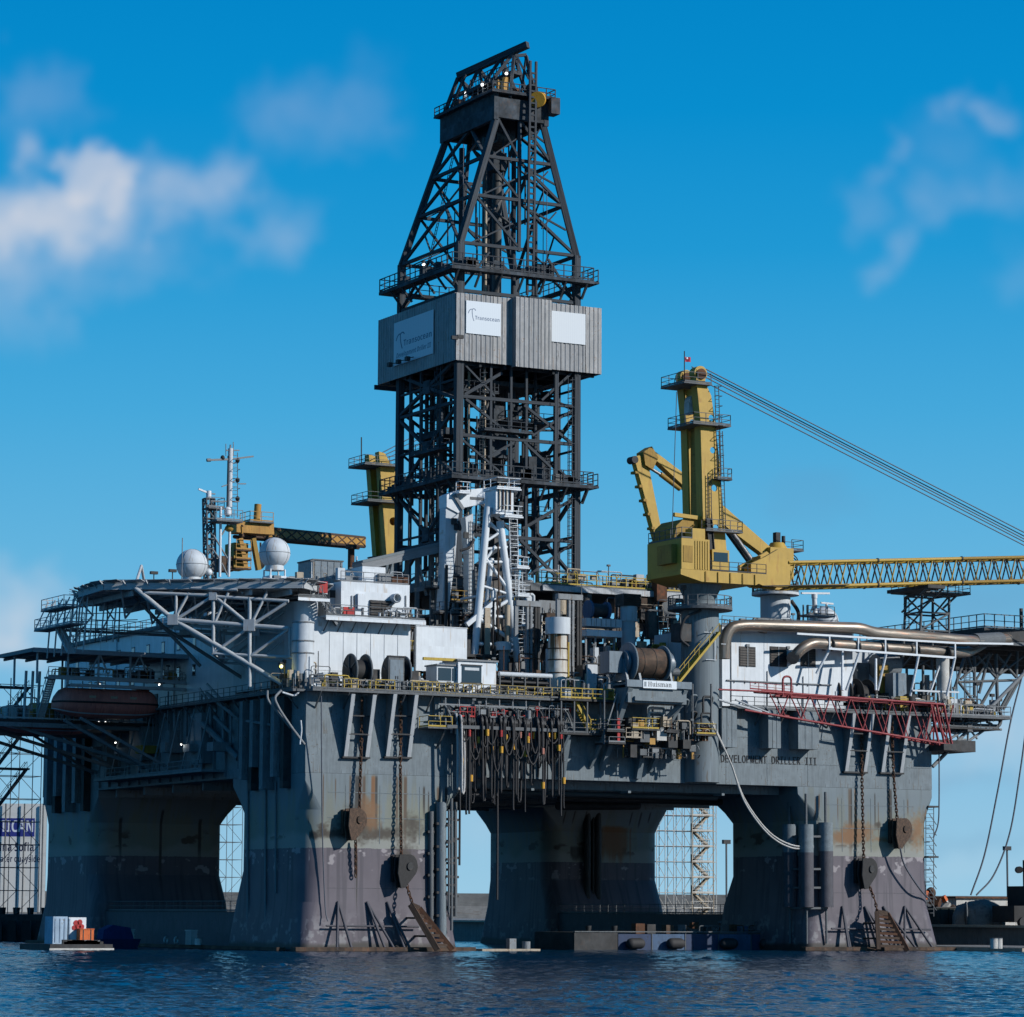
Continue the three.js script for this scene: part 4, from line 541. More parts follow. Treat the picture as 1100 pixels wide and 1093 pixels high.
{
  const k = thing('knuckle_boom_crane', 'yellow knuckle crane with folded jib on white pedestal behind the mast', 'crane');
  const u = 64.1, v = 10;
  const pd = sub(k, 'pedestal'); lathe(pd, 'column', M.whiteB, u, v, [[1.75, 27], [1.75, 40.4], [1.3, 40.6]]); ringDeck(pd, u, 40.7, v, 2.75, M.whiteB, M.greyMid); curve(pd, 'cable_loop', M.rubber, [[u + 1.5, 40, v - 1], [u + 2.4, 38.5, v - 1.2], [u + 2, 36.6, v - 1.2], [u + 1, 35.6, v - 1.7]], .22, 20);
  const sl = sub(k, 'slewing_column'); cyl(sl, 'turret', M.yellow, u, 40.85, 42.4, v, 1.55, 1.5); box(sl, 'housing', M.yellow, u - 1.5, u + 1.7, 42.4, 46.0, v - 1.3, v + 1.3); cyl(sl, 'turret_cap', M.yellow, u + .3, 46, 46.7, v, 1.2, .8); box(sl, 'motor', M.dark, u - .1, u + .5, 46.7, 47.9, v - .4, v + .3); cyl(sl, 'valve_stack', M.dark, u + .9, 46.6, 47.5, v - .4, .22); deckPlate(sl, M.greyMid, u + 1.5, u + 3.2, 45.9, v - 1.2, v + 1, M.greyMid, 'RFB', 'platform'); for (let i = 0; i < 6; i++) pipe(sl, 'hydraulic_hose', M.rubber, [[u + 1.75, 45.4 - i * .2, v - 1 + i * .3], [u + 2.4, 44.8 - i * .3, v - 1.2], [u + 2.1, 43.2 - i * .1, v - 1.2 + i * .2], [u + 1.72, 42.8, v - 1 + i * .3]], .07, .5, 5);
  const P = (x, y) => { const p = pv(x, y, v - .5); return [p[0], p[1]]; };
  const bm = sub(k, 'main_boom'); shapeSlab(bm, 'boom_box', M.yellow, [P(698, 481), P(732, 507), P(780, 546), P(832, 592), P(824, 599), P(780, 566), P(732, 520), P(703, 493)], [], v - .55, 1.1);
  shapeSlab(bm, 'knuckle_plate', M.yellowDull, [P(690, 486), P(699, 480), P(706, 492), P(700, 505), P(692, 500)], [], v - .8, 1.6); tube(bm, 'lift_ram', M.steel, [...P(783, 571), v - .9], [...P(808, 606), v - .9], .3); tube(bm, 'lift_ram', M.dark, [...P(788, 571), v + .7], [...P(812, 604), v + .7], .3); tube(bm, 'knuckle_ram', M.yellowDull, [...P(712, 509), v], [...P(733, 525), v], .3); tube(bm, 'knuckle_ram', M.steel, [...P(700, 502), v], [...P(713, 510), v], .18);
  const jb = sub(k, 'folded_jib'); shapeSlab(jb, 'jib_box', M.yellow, [P(681, 491), P(688, 489), P(697, 500), P(715, 590), P(710, 598), P(684, 500)], [], v - .45, .9); drum(jb, 'jib_head', M.dark, [...P(682, 494), v - .6], [...P(682, 494), v + .6], .42); for (let i = 0; i < 6; i++) { const p = P(685 + i * 4.4, 508 + i * 15); box(jb, 'hose_clip', M.yellowDull, p[0] - .3, p[0] + .1, p[1] - .1, p[1] + .2, v - .55, v + .55); }
}
{
  const c = thing('pedestal_crane', 'ochre crane half hidden behind the derrick with long brown boom', 'crane');
  const v = 76, P = (x, y, o = 0) => { const p = pv(x, y, v + o); return [p[0], p[1]]; };
  const a = P(408, 600), b = P(420, 600), t = P(405, 508), t2 = P(417, 508), lobe = P(402, 489);
  const ms = sub(c, 'mast'), out = [a, [b[0] + .6, b[1]], [b[0] + .3, t2[1]], [P(412, 500)[0], P(412, 500)[1]], [lobe[0] + .6, lobe[1]], [lobe[0] - .3, lobe[1] + .2], [t[0] - .5, t[1]]], hl = [[(a[0] + b[0]) / 2 + .1, P(414, 562)[1], .55], [(a[0] + b[0]) / 2 + .1, P(413, 532)[1], .35]];
  for (const o of [-2, 1]) shapeSlab(ms, 'leg', M.yellow, out, o < 0 ? hl : hl, v + o, 1.2); shapeSlab(ms, 'web', M.ochre, [[a[0] + .5, a[1]], [b[0], a[1]], [t2[0] - .3, t2[1]], [t[0] + .3, t[1]]], hl, v - .8, 1.8);
  lathe(ms, 'pedestal', M.hull, a[0] + 1, v, [[2.1, 27], [2.1, a[1] - .4], [2.6, a[1] + .1]]);
  deckPlate(ms, M.greyMid, P(381, 503)[0], t2[0] + .6, P(400, 502)[1], v - 3, v + 2, M.greyMid, 'LFRB', 'platform'); deckPlate(ms, M.greyMid, P(384, 541)[0], t2[0] + 1, P(400, 541)[1], v - 3, v + 2, M.greyMid, 'LFRB', 'platform'); tube(ms, 'aerial', M.dark, [...P(381, 500), v - 2], [...P(381, 472), v - 2], .08);
  for (let i = 0; i < 4; i++) tube(ms, 'luffing_cable', M.cable, [...P(404, 489 + i * 4), v - 1 + i * .6], [...P(460, 460 + i * 7), v - 1 + i * .6], .06);
  const bm = sub(c, 'boom'), h0 = P(388, 588), vh = 45, Q = (x, y) => { const p = pv(x, y, vh); return [p[0], p[1]]; }, h1 = Q(255, 576); for (const [dy, o] of [[0, -.9], [0, .9], [1.1, -.9], [1.1, .9]]) tube(bm, 'chord', M.brown, [h0[0], h0[1] + dy, v + o], [h1[0], h1[1] + dy, vh + o], .24); for (let k = 0; k < 12; k++) { const A = lerp([...h0, v - 1.2], [...h1, vh - 1.2], k / 12), B = lerp([...h0, v - 1.2], [...h1, vh - 1.2], (k + 1) / 12); tube(bm, 'brace', M.brown, A, up(B, 1.1), .12); tube(bm, 'brace', M.brown, up(A, 1.1), B, .12); beam(bm, 'web_plate', M.ochre, up(A, .55), up(B, .55), .1, .9); }
  const hd = sub(c, 'boom_head'); box(hd, 'head_box', M.ochre, Q(250, 575)[0], Q(290, 575)[0], h1[1] + .3, h1[1] + 1.6, vh - 1.1, vh + 1.1); for (const x of [252, 266]) beam(hd, 'rest_leg', x > 260 ? M.yellowDull : M.ochre, [...Q(x, 580), vh - 1.5], [...Q(x + 6, 614), vh - 1.5], .7, .5); box(hd, 'cab', M.yellowDull, Q(247, 590)[0], Q(262, 590)[0], Q(247, 612)[1], Q(247, 584)[1], vh - 1.2, vh + 1.5); box(hd, 'cab', M.brown, Q(232, 600)[0], Q(247, 600)[0], Q(232, 614)[1], Q(232, 598)[1], vh - 1, vh + 1); tube(hd, 'post', M.ochre, [...Q(275, 571), vh], [...Q(277, 542), vh], .42); tube(hd, 'hook_line', M.dark, [...Q(276, 584), vh - 1], [...Q(276, 600), vh - 1], .12); const hk = put(hd, 'hook_block', USPH, M.dark); hk.scale.set(.65, .95, .5); hk.position.copy(W([...Q(276, 604), vh - 1])); deckPlate(hd, M.greyMid, Q(262, 570)[0], Q(288, 570)[0], h1[1] + 1.7, vh - 1.6, vh + 1.4, M.ochre, 'LF', 'platform'); for (let i = 0; i < 3; i++) deckPlate(hd, M.brown, Q(246, 590)[0], Q(263, 590)[0], Q(250, 612 - i * 10)[1], vh - 2, vh - 1.3, M.ochre, 'F', 'platform');
}

// ---------------------------------------------------------------- helideck and accommodation (shaded end)
const HH = 39.0;
{
  const h = thing('helideck', 'grey octagonal helideck cantilevered on white tubular trusses', 'helideck');
  const poly = [[-16.5, 14.9], [.5, 2.3], [5.4, 7.0], [9, 16], [7, 24], [-5, 33], [-13, 31], [-15.8, 24.5]], cu = -4, cv = 18, HH = 38.4;
  const oct = (r, k) => { const p = poly[k % 8], f = 1 + r / Math.hypot(p[0] - cu, p[1] - cv); return [cu + (p[0] - cu) * f, cv + (p[1] - cv) * f]; };
  const span = (k, at) => { let lo = 1e9, hi = -1e9; for (let i = 0; i < 8; i++) { const a = poly[i], b = poly[(i + 1) % 8]; if ((a[k] - at) * (b[k] - at) < 0) { const t = (at - a[k]) / (b[k] - a[k]), q = a[1 - k] + (b[1 - k] - a[1 - k]) * t; lo = Math.min(lo, q); hi = Math.max(hi, q); } } return [lo + .3, hi - .3]; };
  const s = new THREE.Shape(poly.map(p => new THREE.Vector2(p[0], p[1]))), g = new THREE.ExtrudeGeometry(s, { depth: .4, bevelEnabled: false }); g.rotateX(-Math.PI / 2); g.translate(0, HH - .4, 0); put(h, 'deck_plate', g, M.grey);
  for (let k = 0; k < 8; k++) { const a = oct(0, k), b = oct(0, k + 1), a2 = oct(.8, k), b2 = oct(.8, k + 1), L = Math.hypot(a[0] - b[0], a[1] - b[1]), n = Math.max(2, Math.round(L / 2.4));
    beam(h, 'edge_beam', M.truss, [a[0], HH - .75, a[1]], [b[0], HH - .75, b[1]], .3, .65);
    for (let i = 0; i < n; i++) { const t0 = (i + .04) / n, t1 = (i + .96) / n, P = (A, B, t) => [A[0] + (B[0] - A[0]) * t, A[1] + (B[1] - A[1]) * t], p = P(a, b, t0), q = P(a, b, t1), r = P(a2, b2, t0), w = P(a2, b2, t1);
      beam(h, 'net_panel', i % 2 ? M.truss : M.grey, [(p[0] + q[0]) / 2, HH - .3, (p[1] + q[1]) / 2], [(r[0] + w[0]) / 2, HH - .1, (r[1] + w[1]) / 2], L / n * .94, .05);
      beam(h, 'net_arm', M.truss, [p[0], HH - .8, p[1]], [r[0], HH - .12, r[1]], .12); } }
  for (let v = 5; v < 32; v += 2.6) { const [lo, hi] = span(1, v); box(h, 'deck_girder', M.truss, lo, hi, HH - 1.15, HH - .42, v - .12, v + .12); }
  for (let u = -14; u < 8; u += 3.4) { const [lo, hi] = span(0, u); box(h, 'deck_girder', M.truss, u - .14, u + .14, HH - 1.7, HH - 1.16, lo, hi); }
  // front truss, traced on its own plane
  const T = (v, mat, rs) => { const p = (x, y) => { const q = pw(x, y, [-16.6, 14.9], [.803, -.596]); return [q[0] + v * sT, q[1], q[2] + v * cT]; }, L = (a, b, r) => tube(h, 'truss_member', mat, p(...a), p(...b), r * rs);
    L([186, 666], [310, 675.5], .34); L([229, 702.5], [314, 706.5], .24); L([229, 643], [229, 702], .26); L([268, 642], [268, 738], .28); L(v ? [160, 644] : [144, 631], [186, 666], .36); L([186, 666], [332, 752], .36); L([229, 702], [268, 674], .24); L([269, 705], [310, 676], .24); L([311, 674], [311, 707], .22); L([314, 674], [314, 707], .22);
    L([189, 640], [189, 664], .22); L([203, 637], [188, 664], .22); L([228, 641], [190, 665], .24); L([245, 637], [231, 668], .22); L([233, 643], [266, 670], .26); L([286, 638], [270, 670], .22); L([307, 648], [271, 671], .24); L([205, 632], [255, 634], .22); L([155, 637], [226, 640], .25); L([228, 641], [310, 646], .25);
    for (const [x, y, s] of [[186, 666, .55], [268, 672, .6], [229, 641, .4]]) { const c = p(x, y); const m = box(h, 'node_plate', mat, c[0] - s, c[0] + s, c[1] - s, c[1] + s, c[2] - .3, c[2] + .3); m.rotation.y = -.64; } };
  T(0, M.truss, .72); T(12, M.truss, .55);
  for (const [x, y] of [[186, 666], [229, 702], [268, 672], [144, 632]]) { const a = pw(x, y, [-16.1, 15.5], [.803, -.596]), e = [a[0] + 12 * sT, a[1], a[2] + 12 * cT]; beam(h, 'cross_tie', M.truss, a, e, .24); tube(h, 'truss_member', M.truss, a, up(lerp(a, e, .5), 3), .15); tube(h, 'truss_member', M.truss, e, up(lerp(a, e, .5), 3), .15); }
  T(6, M.truss, .4); for (let k = 0; k < 7; k++) { const a = pw(130 + k * 26, 634 + (k % 2) * 3, [-16.1, 15.5], [.803, -.596]), b = [a[0] + (4 + k % 3 * 3) * sT, a[1] - 2.6, a[2] + (4 + k % 3 * 3) * cT]; tube(h, 'truss_member', M.truss, a, b, .11); tube(h, 'truss_member', M.truss, b, [b[0] + 3, a[1] + .4, b[2] + 2], .11); }
  { const B = (x, y, w) => pw(x, y, [-15.4 + w * .4, 24 + w], [.803, -.596]); for (const y of [645, 652, 660, 668, 676, 684]) { beam(h, 'walkway_rail', M.truss, B(80 - (y - 645) * .12, y, 0), B(128 + (y - 640) * .7, y - 2, 4), .09); } for (const x of [80, 90, 101, 113, 126]) { tube(h, 'walkway_post', M.truss, B(x, 637, 0), B(x - 5, 690, 0), .08); tube(h, 'walkway_post', M.grey, B(x + 3, 640, 4), B(x + 1, 690, 4), .08); } for (const [a, b] of [[[80, 640], [100, 662]], [[104, 642], [124, 668]], [[126, 645], [104, 688]], [[100, 660], [78, 690]]]) tube(h, 'walkway_brace', M.truss, B(...a, 1), B(...b, 1), .09); }
  for (const [a, b, r] of [[[145, 642], [206, 706], .2], [[206, 706], [215, 716], .2], [[172, 672], [270, 735], .2], [[200, 655], [190, 665], .18]]) tube(h, 'truss_member', M.grey, pv(...a, 20), pv(...b, 20), r);
  for (const [a, b, r] of [[[222, 735], [245, 760], .22], [[214, 740], [232, 765], .22]]) tube(h, 'truss_member', M.truss, a[0] === 212 ? pw(...a, [-16.1, 15.5], [.803, -.596]) : pu(...a, -1.45), pu(...b, -.1), r * .7);
  // left-hand walkway frames hung from the deck edge
  for (let k = 0; k < 3; k++) { const a = pu(84 + k * 14, 640, -16), y = a[1]; }
  for (const [y, v0, v1] of [[34.4, 22, 33], [36.4, 24, 31]]) { deckPlate(h, M.grey, -17.6, -15.9, y, v0, v1, M.truss, 'LFB'); }
  for (let v = 22; v <= 33; v += 2.2) { tube(h, 'hanger', M.truss, [-16, 31.4, v], [-15.6, HH - 1, v], .09); tube(h, 'hanger', M.truss, [-17.5, 34.4, v], [-16, HH - .8, v], .07); }
  stairs(h, M.truss, [-17, 31.4, 24], [-17, 34.4, 28], .9, [1, 0, 0]); box(h, 'fire_monitor', M.rust, -14.6, -12.6, HH, HH + .5, 22, 24);
  for (const [u, v, k] of [[-12, 12.4, .6], [-10.4, 11.2, .8]]) { tube(h, 'lamp_post', M.dark, [u, HH, v], [u, HH + k, v], .06); box(h, 'floodlight', M.dark, u - .4, u + .4, HH + k, HH + k + .3, v - .2, v + .2); }
  tube(h, 'aerial', M.grey, [-9.6, HH, 10.6], [-9.6, HH + 4.4, 10.6], .05); 
  deckPlate(h, M.grey, -15.6, 2, 34.3, 28.2, 30, M.truss, 'F');
}
{
  const a = thing('accommodation_block', 'long white accommodation block with small dark windows under the helideck', 'deckhouse');
  box(a, 'wall', M.white, 2, 12.6, HD, 36.3, 11.5, 75.6); box(a, 'roof', M.greyMid, 1.6, 13, 36.3, 36.6, 11.2, 76); rail(a, M.grey, [[1.8, 36.6, 75.5], [1.8, 36.6, 11.4]], 1.1, 1.7);
  for (const y of [33.6, 30.4]) for (let v = 34; v < 74; v += 4.6) { const w = sub(a, 'window'); box(w, 'pane', M.glass, 1.93, 2.0, y, y + 1.1, v, v + .75); box(w, 'frame', M.grey, 1.9, 1.998, y + 1.12, y + 1.22, v - .1, v + .85); box(w, 'frame', M.grey, 1.9, 1.998, y - .12, y - .02, v - .1, v + .85); }
  for (const v of [22, 40, 58]) box(a, 'stiffener', M.white, 1.85, 2, HD + .1, 36.2, v, v + .18);
  for (const v of [16, 19.5, 45]) box(a, 'door', M.greyMid, 1.9, 2.0, HD + .1, HD + 2.2, v, v + 1);
  box(a, 'wing', M.whiteB, 3.6, 12, 36.62, 38.0, 34, 50);
}
{
  const w = thing('deckhouse', 'white two-tier deckhouse with louvred vent and outside stair beside helideck', 'deckhouse');
  const P = (x, y, v = 5) => pv(x, y, v), lo0 = P(333, 712), lo1 = P(441, 668), hi0 = P(366, 668, 6), hi1 = P(440, 629, 6);
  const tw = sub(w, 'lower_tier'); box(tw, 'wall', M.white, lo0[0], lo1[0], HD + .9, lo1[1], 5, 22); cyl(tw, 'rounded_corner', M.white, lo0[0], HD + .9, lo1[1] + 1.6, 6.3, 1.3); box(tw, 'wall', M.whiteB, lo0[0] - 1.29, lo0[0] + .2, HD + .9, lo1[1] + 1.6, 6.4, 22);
  for (let k = 0; k < 6; k++) { const u = lo0[0] + 1.6 + k * 1.6; beam(tw, 'bracket', M.greyMid, [u, lo1[1] - .1, 3.6], [u - .1, lo1[1] - 1.5, 5], .09); box(tw, 'wall_seam', M.whiteB, u + .6, u + .66, HD + 1, lo1[1] - .1, 4.96, 5); } for (const y of [HD + 2.4]) box(tw, 'wall_seam', M.whiteB, lo0[0], lo1[0], y, y + .05, 4.965, 5);
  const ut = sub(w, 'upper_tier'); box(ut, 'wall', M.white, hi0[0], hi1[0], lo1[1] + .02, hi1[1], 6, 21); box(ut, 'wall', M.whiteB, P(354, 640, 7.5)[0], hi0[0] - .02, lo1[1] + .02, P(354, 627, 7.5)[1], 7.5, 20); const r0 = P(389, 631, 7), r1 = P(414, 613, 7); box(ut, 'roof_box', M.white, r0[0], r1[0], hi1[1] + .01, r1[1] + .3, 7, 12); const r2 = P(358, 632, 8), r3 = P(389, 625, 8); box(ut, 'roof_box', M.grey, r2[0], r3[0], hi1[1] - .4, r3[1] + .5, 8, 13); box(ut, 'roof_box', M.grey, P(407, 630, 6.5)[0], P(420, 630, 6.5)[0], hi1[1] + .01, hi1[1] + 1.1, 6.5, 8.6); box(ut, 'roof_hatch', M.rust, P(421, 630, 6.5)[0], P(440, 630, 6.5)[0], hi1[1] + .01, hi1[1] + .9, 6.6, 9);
  rail(ut, M.grey, [[hi0[0], hi1[1], 6.1], [hi1[0] - .1, hi1[1], 6.1], [hi1[0] - .1, hi1[1], 20]], 1.1, 1.3);
  deckPlate(ut, M.whiteB, P(350, 672, 3.4)[0], lo1[0] + 1, lo1[1] + .05, 3.4, 5.0, M.greyMid, 'FR'); box(ut, 'fascia', M.white, P(350, 672, 3.4)[0], lo1[0] + 1, lo1[1] - .45, lo1[1] - .12, 3.36, 3.46);
  const lv0 = P(397.5, 670.5, 5.8), lv1 = P(421, 646, 5.8), lv = sub(w, 'louvre_vent'); box(lv, 'frame', M.dark, lv0[0], lv1[0], lv0[1], lv1[1], 5.8, 5.99); const n = 8; for (const h of [0, 1]) for (let k = 0; k < n; k++) { const x0 = lv0[0] + .06 + h * (lv1[0] - lv0[0]) / 2, x1 = x0 + (lv1[0] - lv0[0]) / 2 - .12, y = lv0[1] + .1 + k * (lv1[1] - lv0[1] - .1) / n; const m = box(lv, 'slat', M.louvre, x0, x1, y, y + .07, 5.62, 5.8); m.rotation.x = .35; }
  const pt = P(425, 643, 5.5); { const m = put(w, 'duct_mouth', new THREE.LatheGeometry([[.36, -.5], [.36, .6], [.5, .6], [.5, -.5]].map(q => new THREE.Vector2(...q)), 20), M.whiteB); m.rotation.x = Math.PI / 2; m.position.set(pt[0], pt[1], -5.7); }  pipe(w, 'duct', M.grey, [[pt[0] - .1, pt[1] - .4, 5.7], [pt[0] - 1.0, pt[1] - 1.2, 5.8], [pt[0] - 1.0, pt[1] - 1.25, 6]], .12, .3);
  box(w, 'fire_box', M.fire, P(368, 672, 4.4)[0], P(379.5, 672, 4.4)[0], lo1[1] + .06, lo1[1] + 1.1, 4.2, 5.0); box(w, 'fire_box', M.fire, P(341, 636, 5)[0], P(350, 636, 5)[0], P(341, 637, 5)[1], P(341, 625, 5)[1], 4.6, 5.4);
  stairs(w, M.grey, P(362, 671, 3.6), P(342, 640, 3.6), 1.4, [.35, 0, .9]); deckPlate(w, M.greyMid, P(318, 641, 4)[0], P(345, 641, 4)[0], P(330, 641, 4)[1], 3.5, 8, M.greyMid, 'F'); box(w, 'fascia', M.white, P(318, 641, 4)[0], P(352, 641, 4)[0], P(330, 641, 4)[1] - .5, P(330, 641, 4)[1] - .18, 3.45, 3.55);
  box(w, 'cabinet', M.white, P(384, 655, 5.7)[0], P(392, 655, 5.7)[0], P(384, 654, 5.7)[1], P(384, 638, 5.7)[1], 5.6, 6); for (const x of [378, 381, 436]) tube(w, 'conduit', M.greyMid, P(x, 668, 5.9), P(x, 640, 5.9), .05);
  box(w, 'window_band', M.dark, P(355, 641, 7.3)[0], P(372, 641, 7.3)[0], P(355, 642, 7.3)[1], P(355, 634, 7.3)[1], 7.4, 7.5);
}
{ const p = pv(325, 720, 2.2), g = thing('ventilation_trunk', 'white round ventilation trunk with bands at the deck corner', 'vent'), y = t => pv(325, t, 2.2)[1]; cyl(g, 'trunk', M.whiteB, p[0], HD, y(668), 2.2, 1.13, 1.13); for (const t of [670, 690, 703]) cyl(g, 'band', M.grey, p[0], y(t), y(t) + .14, 2.2, 1.19, 1.19); box(g, 'foot', M.white, p[0] + .1, p[0] + 1.5, HD, HD + 1.3, .8, 2); prism(g, 'foot_skirt', M.white, [[p[0], HD], [p[0] + 1.7, HD], [p[0] + 1.4, HD + .5], [p[0] + .2, HD + .5]], 1.3, 'v', .6); }
// radomes, masts -------------------------------------------------------
function radome(label, px, py, r, v, footY, stand) {
  const c = pv(px, py, v), g = thing('satellite_dome', label, 'radome'), s = put(g, 'dome', new THREE.SphereGeometry(r, 32, 22, 0, Math.PI * 2, 0, Math.PI * .82), M.whiteB); s.position.copy(W(c));
  for (const t of [0, 1]) { const m = put(g, 'seam', new THREE.TorusGeometry(r + .005, .03, 5, 40), M.grey); m.position.copy(W(c)); m.rotation.y = .6 + t * Math.PI / 2; } { const m = put(g, 'seam', new THREE.TorusGeometry(r + .005, .03, 5, 40), M.grey); m.position.copy(W(c)); m.rotation.x = Math.PI / 2; }
  const base = c[1] - r * .84; cyl(g, 'collar', M.whiteB, c[0], base - .5, base + .1, v, r * .62, r * .58); if (stand) { for (const [a, b] of [[-1, -1], [1, -1], [1, 1], [-1, 1]]) tube(g, 'leg', M.white, [c[0] + a * r * .55, footY, v + b * r * .55], [c[0] + a * r * .5, base - .4, v + b * r * .5], .1); for (const t of [.3, .75]) { const y = footY + (base - footY) * t, q = r * .56; const B = new Bars(); B.add([c[0] - q, y, v - q], [c[0] + q, y, v - q], .12, .3).add([c[0] + q, y, v - q], [c[0] + q, y, v + q], .12, .3).add([c[0] - q, y, v + q], [c[0] + q, y, v + q], .12, .3).add([c[0] - q, y, v - q], [c[0] - q, y, v + q], .12, .3); B.build(g, 'stand_ring', M.white); } } else cyl(g, 'skirt', M.whiteB, c[0], footY, base - .4, v, r * .8, r * .62); return g;
}
radome('white satellite dome raised on a railed stand above deckhouse', 295, 594.5, 1.72, 22, 36.6, true);
radome('white satellite dome sunk behind the helideck edge near the mast', 206, 607, 1.75, 30, 36.6, false);
radome('white satellite dome on the right roof beside the radar scanner', 885, 668, 1.75, 14, 36.6, false);
{ const g = thing('satellite_dome', 'tiny white dome at the foot of the slim mast', 'radome'), c = pv(224, 615, 30); const s = put(g, 'dome', USPH, M.white); s.scale.setScalar(.42); s.position.copy(W(c)); cyl(g, 'stem', M.grey, c[0], 36.6, c[1], 30, .12); }
{
  const g = thing('communications_mast', 'slender grey lattice mast with crossbar aerials above the helideck', 'mast'), v = 36, P = (x, y) => pv(x, y, v);
  tube(g, 'pole', M.whiteB, P(246.5, 545), P(247.5, 482), .28); tube(g, 'pole', M.greyMid, P(244.8, 545), P(246, 490), .2); ladder(g, M.greyMid, P(252, 556), P(252, 486), .7, true); tube(g, 'top_spike', M.grey, P(247, 484), P(247.5, 478), .1); tube(g, 'aerial', M.grey, P(250.5, 490), P(250.5, 475), .05); tube(g, 'aerial', M.grey, P(242.5, 490), P(242.5, 477), .05);
  beam(g, 'crossbar', M.grey, P(222, 494.5), P(247, 493.6), .22); beam(g, 'crossbar', M.grey, P(247, 493.6), P(272, 490.5), .18); tube(g, 'crossbar_tip', M.grey, P(222, 494.5), P(226, 494.4), .2); for (const [x, y] of [[239, 492], [255, 495], [255, 516], [255, 536]]) { const m = put(g, 'lamp', USPH, M.black); m.scale.set(.25, .3, .25); m.position.copy(W(P(x, y))); }
  for (const [a, b] of [[[238, 523], [247, 520]], [[247, 520], [255, 515]], [[226, 538.5], [257, 539]], [[246, 500], [255, 496]], [[256, 520], [264, 520]], [[243, 484], [257, 484]]]) beam(g, 'bracket', M.grey, P(...a), P(...b), .13);
  const dm = put(g, 'small_dome', new THREE.CapsuleGeometry(.42, .35, 6, 14), M.white); dm.position.copy(W(P(244.6, 550))); const pf = P(240, 560); box(g, 'platform', M.greyMid, P(228, 560)[0], P(256, 560)[0], pf[1] - .2, pf[1], v - 1.3, v + 1.3); rail(g, M.grey, [[P(228, 560)[0], pf[1], v - 1.2], [P(256, 560)[0], pf[1], v - 1.2]], 1.2, 1); const d2 = put(g, 'small_dome', USPH, M.yellowDull); d2.scale.set(.5, .4, .5); d2.position.copy(W(P(246, 568)));
  for (const [x0, x1] of [[237, 236], [246.6, 245.6]]) tube(g, 'support_post', M.white, P(x0, 545 + (x0 > 240 ? 25 : 0)), P(x1, 620), .15); for (const [a, b] of [[[238, 575], [248, 558]], [[229, 575], [244, 600]], [[228, 590], [237, 602]], [[238, 605], [244, 618]]]) tube(g, 'stay', M.grey, P(...a), P(...b), .1);
}
{
  const g = thing('radar_mast', 'short grey lattice mast with radar scanner beside the taller mast', 'mast'), v = 37, P = (x, y) => pv(x, y, v), b = P(226, 615), t = P(224, 536); truss(g, M.greyMid, quad(b[0] - .5, b[0] + .5, b[1] - 2, v - .5, v + .5), quad(t[0] - .5, t[0] + .5, t[1], v - .5, v + .5), 9, .13, .08); cyl(g, 'turning_gear', M.white, t[0], t[1], t[1] + .9, v, .3); beam(g, 'scanner', M.white, P(213, 525.5), P(224, 530), .2); beam(g, 'scanner', M.grey, P(222, 530), P(231, 531), .14); deckPlate(g, M.greyMid, t[0] - .4, t[0] + 1.6, P(226, 546)[1], v - 1, v + 1, M.grey, 'FR', 'platform'); for (const [y, w] of [[545, 5], [551, 6], [600, 8]]) beam(g, 'bracket', M.grey, P(226, y), P(226 + w, y), .12); ladder(g, M.greyMid, up(P(229, 612), 0), P(229, 548), .5, false);
}
{ const g = thing('radar_mast', 'white radar scanners on a short post atop the right deckhouse', 'mast'), v = 9, P = (x, y) => pv(x, y, v); tube(g, 'post', M.white, P(876, 668), P(875, 642), .3); beam(g, 'scanner', M.white, P(861, 637.5), P(891, 637.8), .28, .2); cyl(g, 'turning_gear', M.white, P(875, 640)[0], P(875, 643)[1], P(875, 638.5)[1], v, .35); beam(g, 'scanner', M.white, P(882, 647.8), P(895, 649), .2); tube(g, 'post', M.white, P(888, 660), P(888, 648), .14); box(g, 'platform', M.grey, P(862, 661)[0], P(892, 661)[0], P(870, 661)[1] - .2, P(870, 661)[1], v - 1, v + 1); rail(g, M.greyMid, [[P(862, 661)[0], P(870, 661)[1], v - .9], [P(892, 661)[0], P(870, 661)[1], v - .9]], 1, 1); for (const x of [863, 868]) tube(g, 'leg', M.greyMid, P(x, 675), P(x, 650), .1); beam(g, 'stay', M.white, P(870, 660), P(875, 648), .15); }
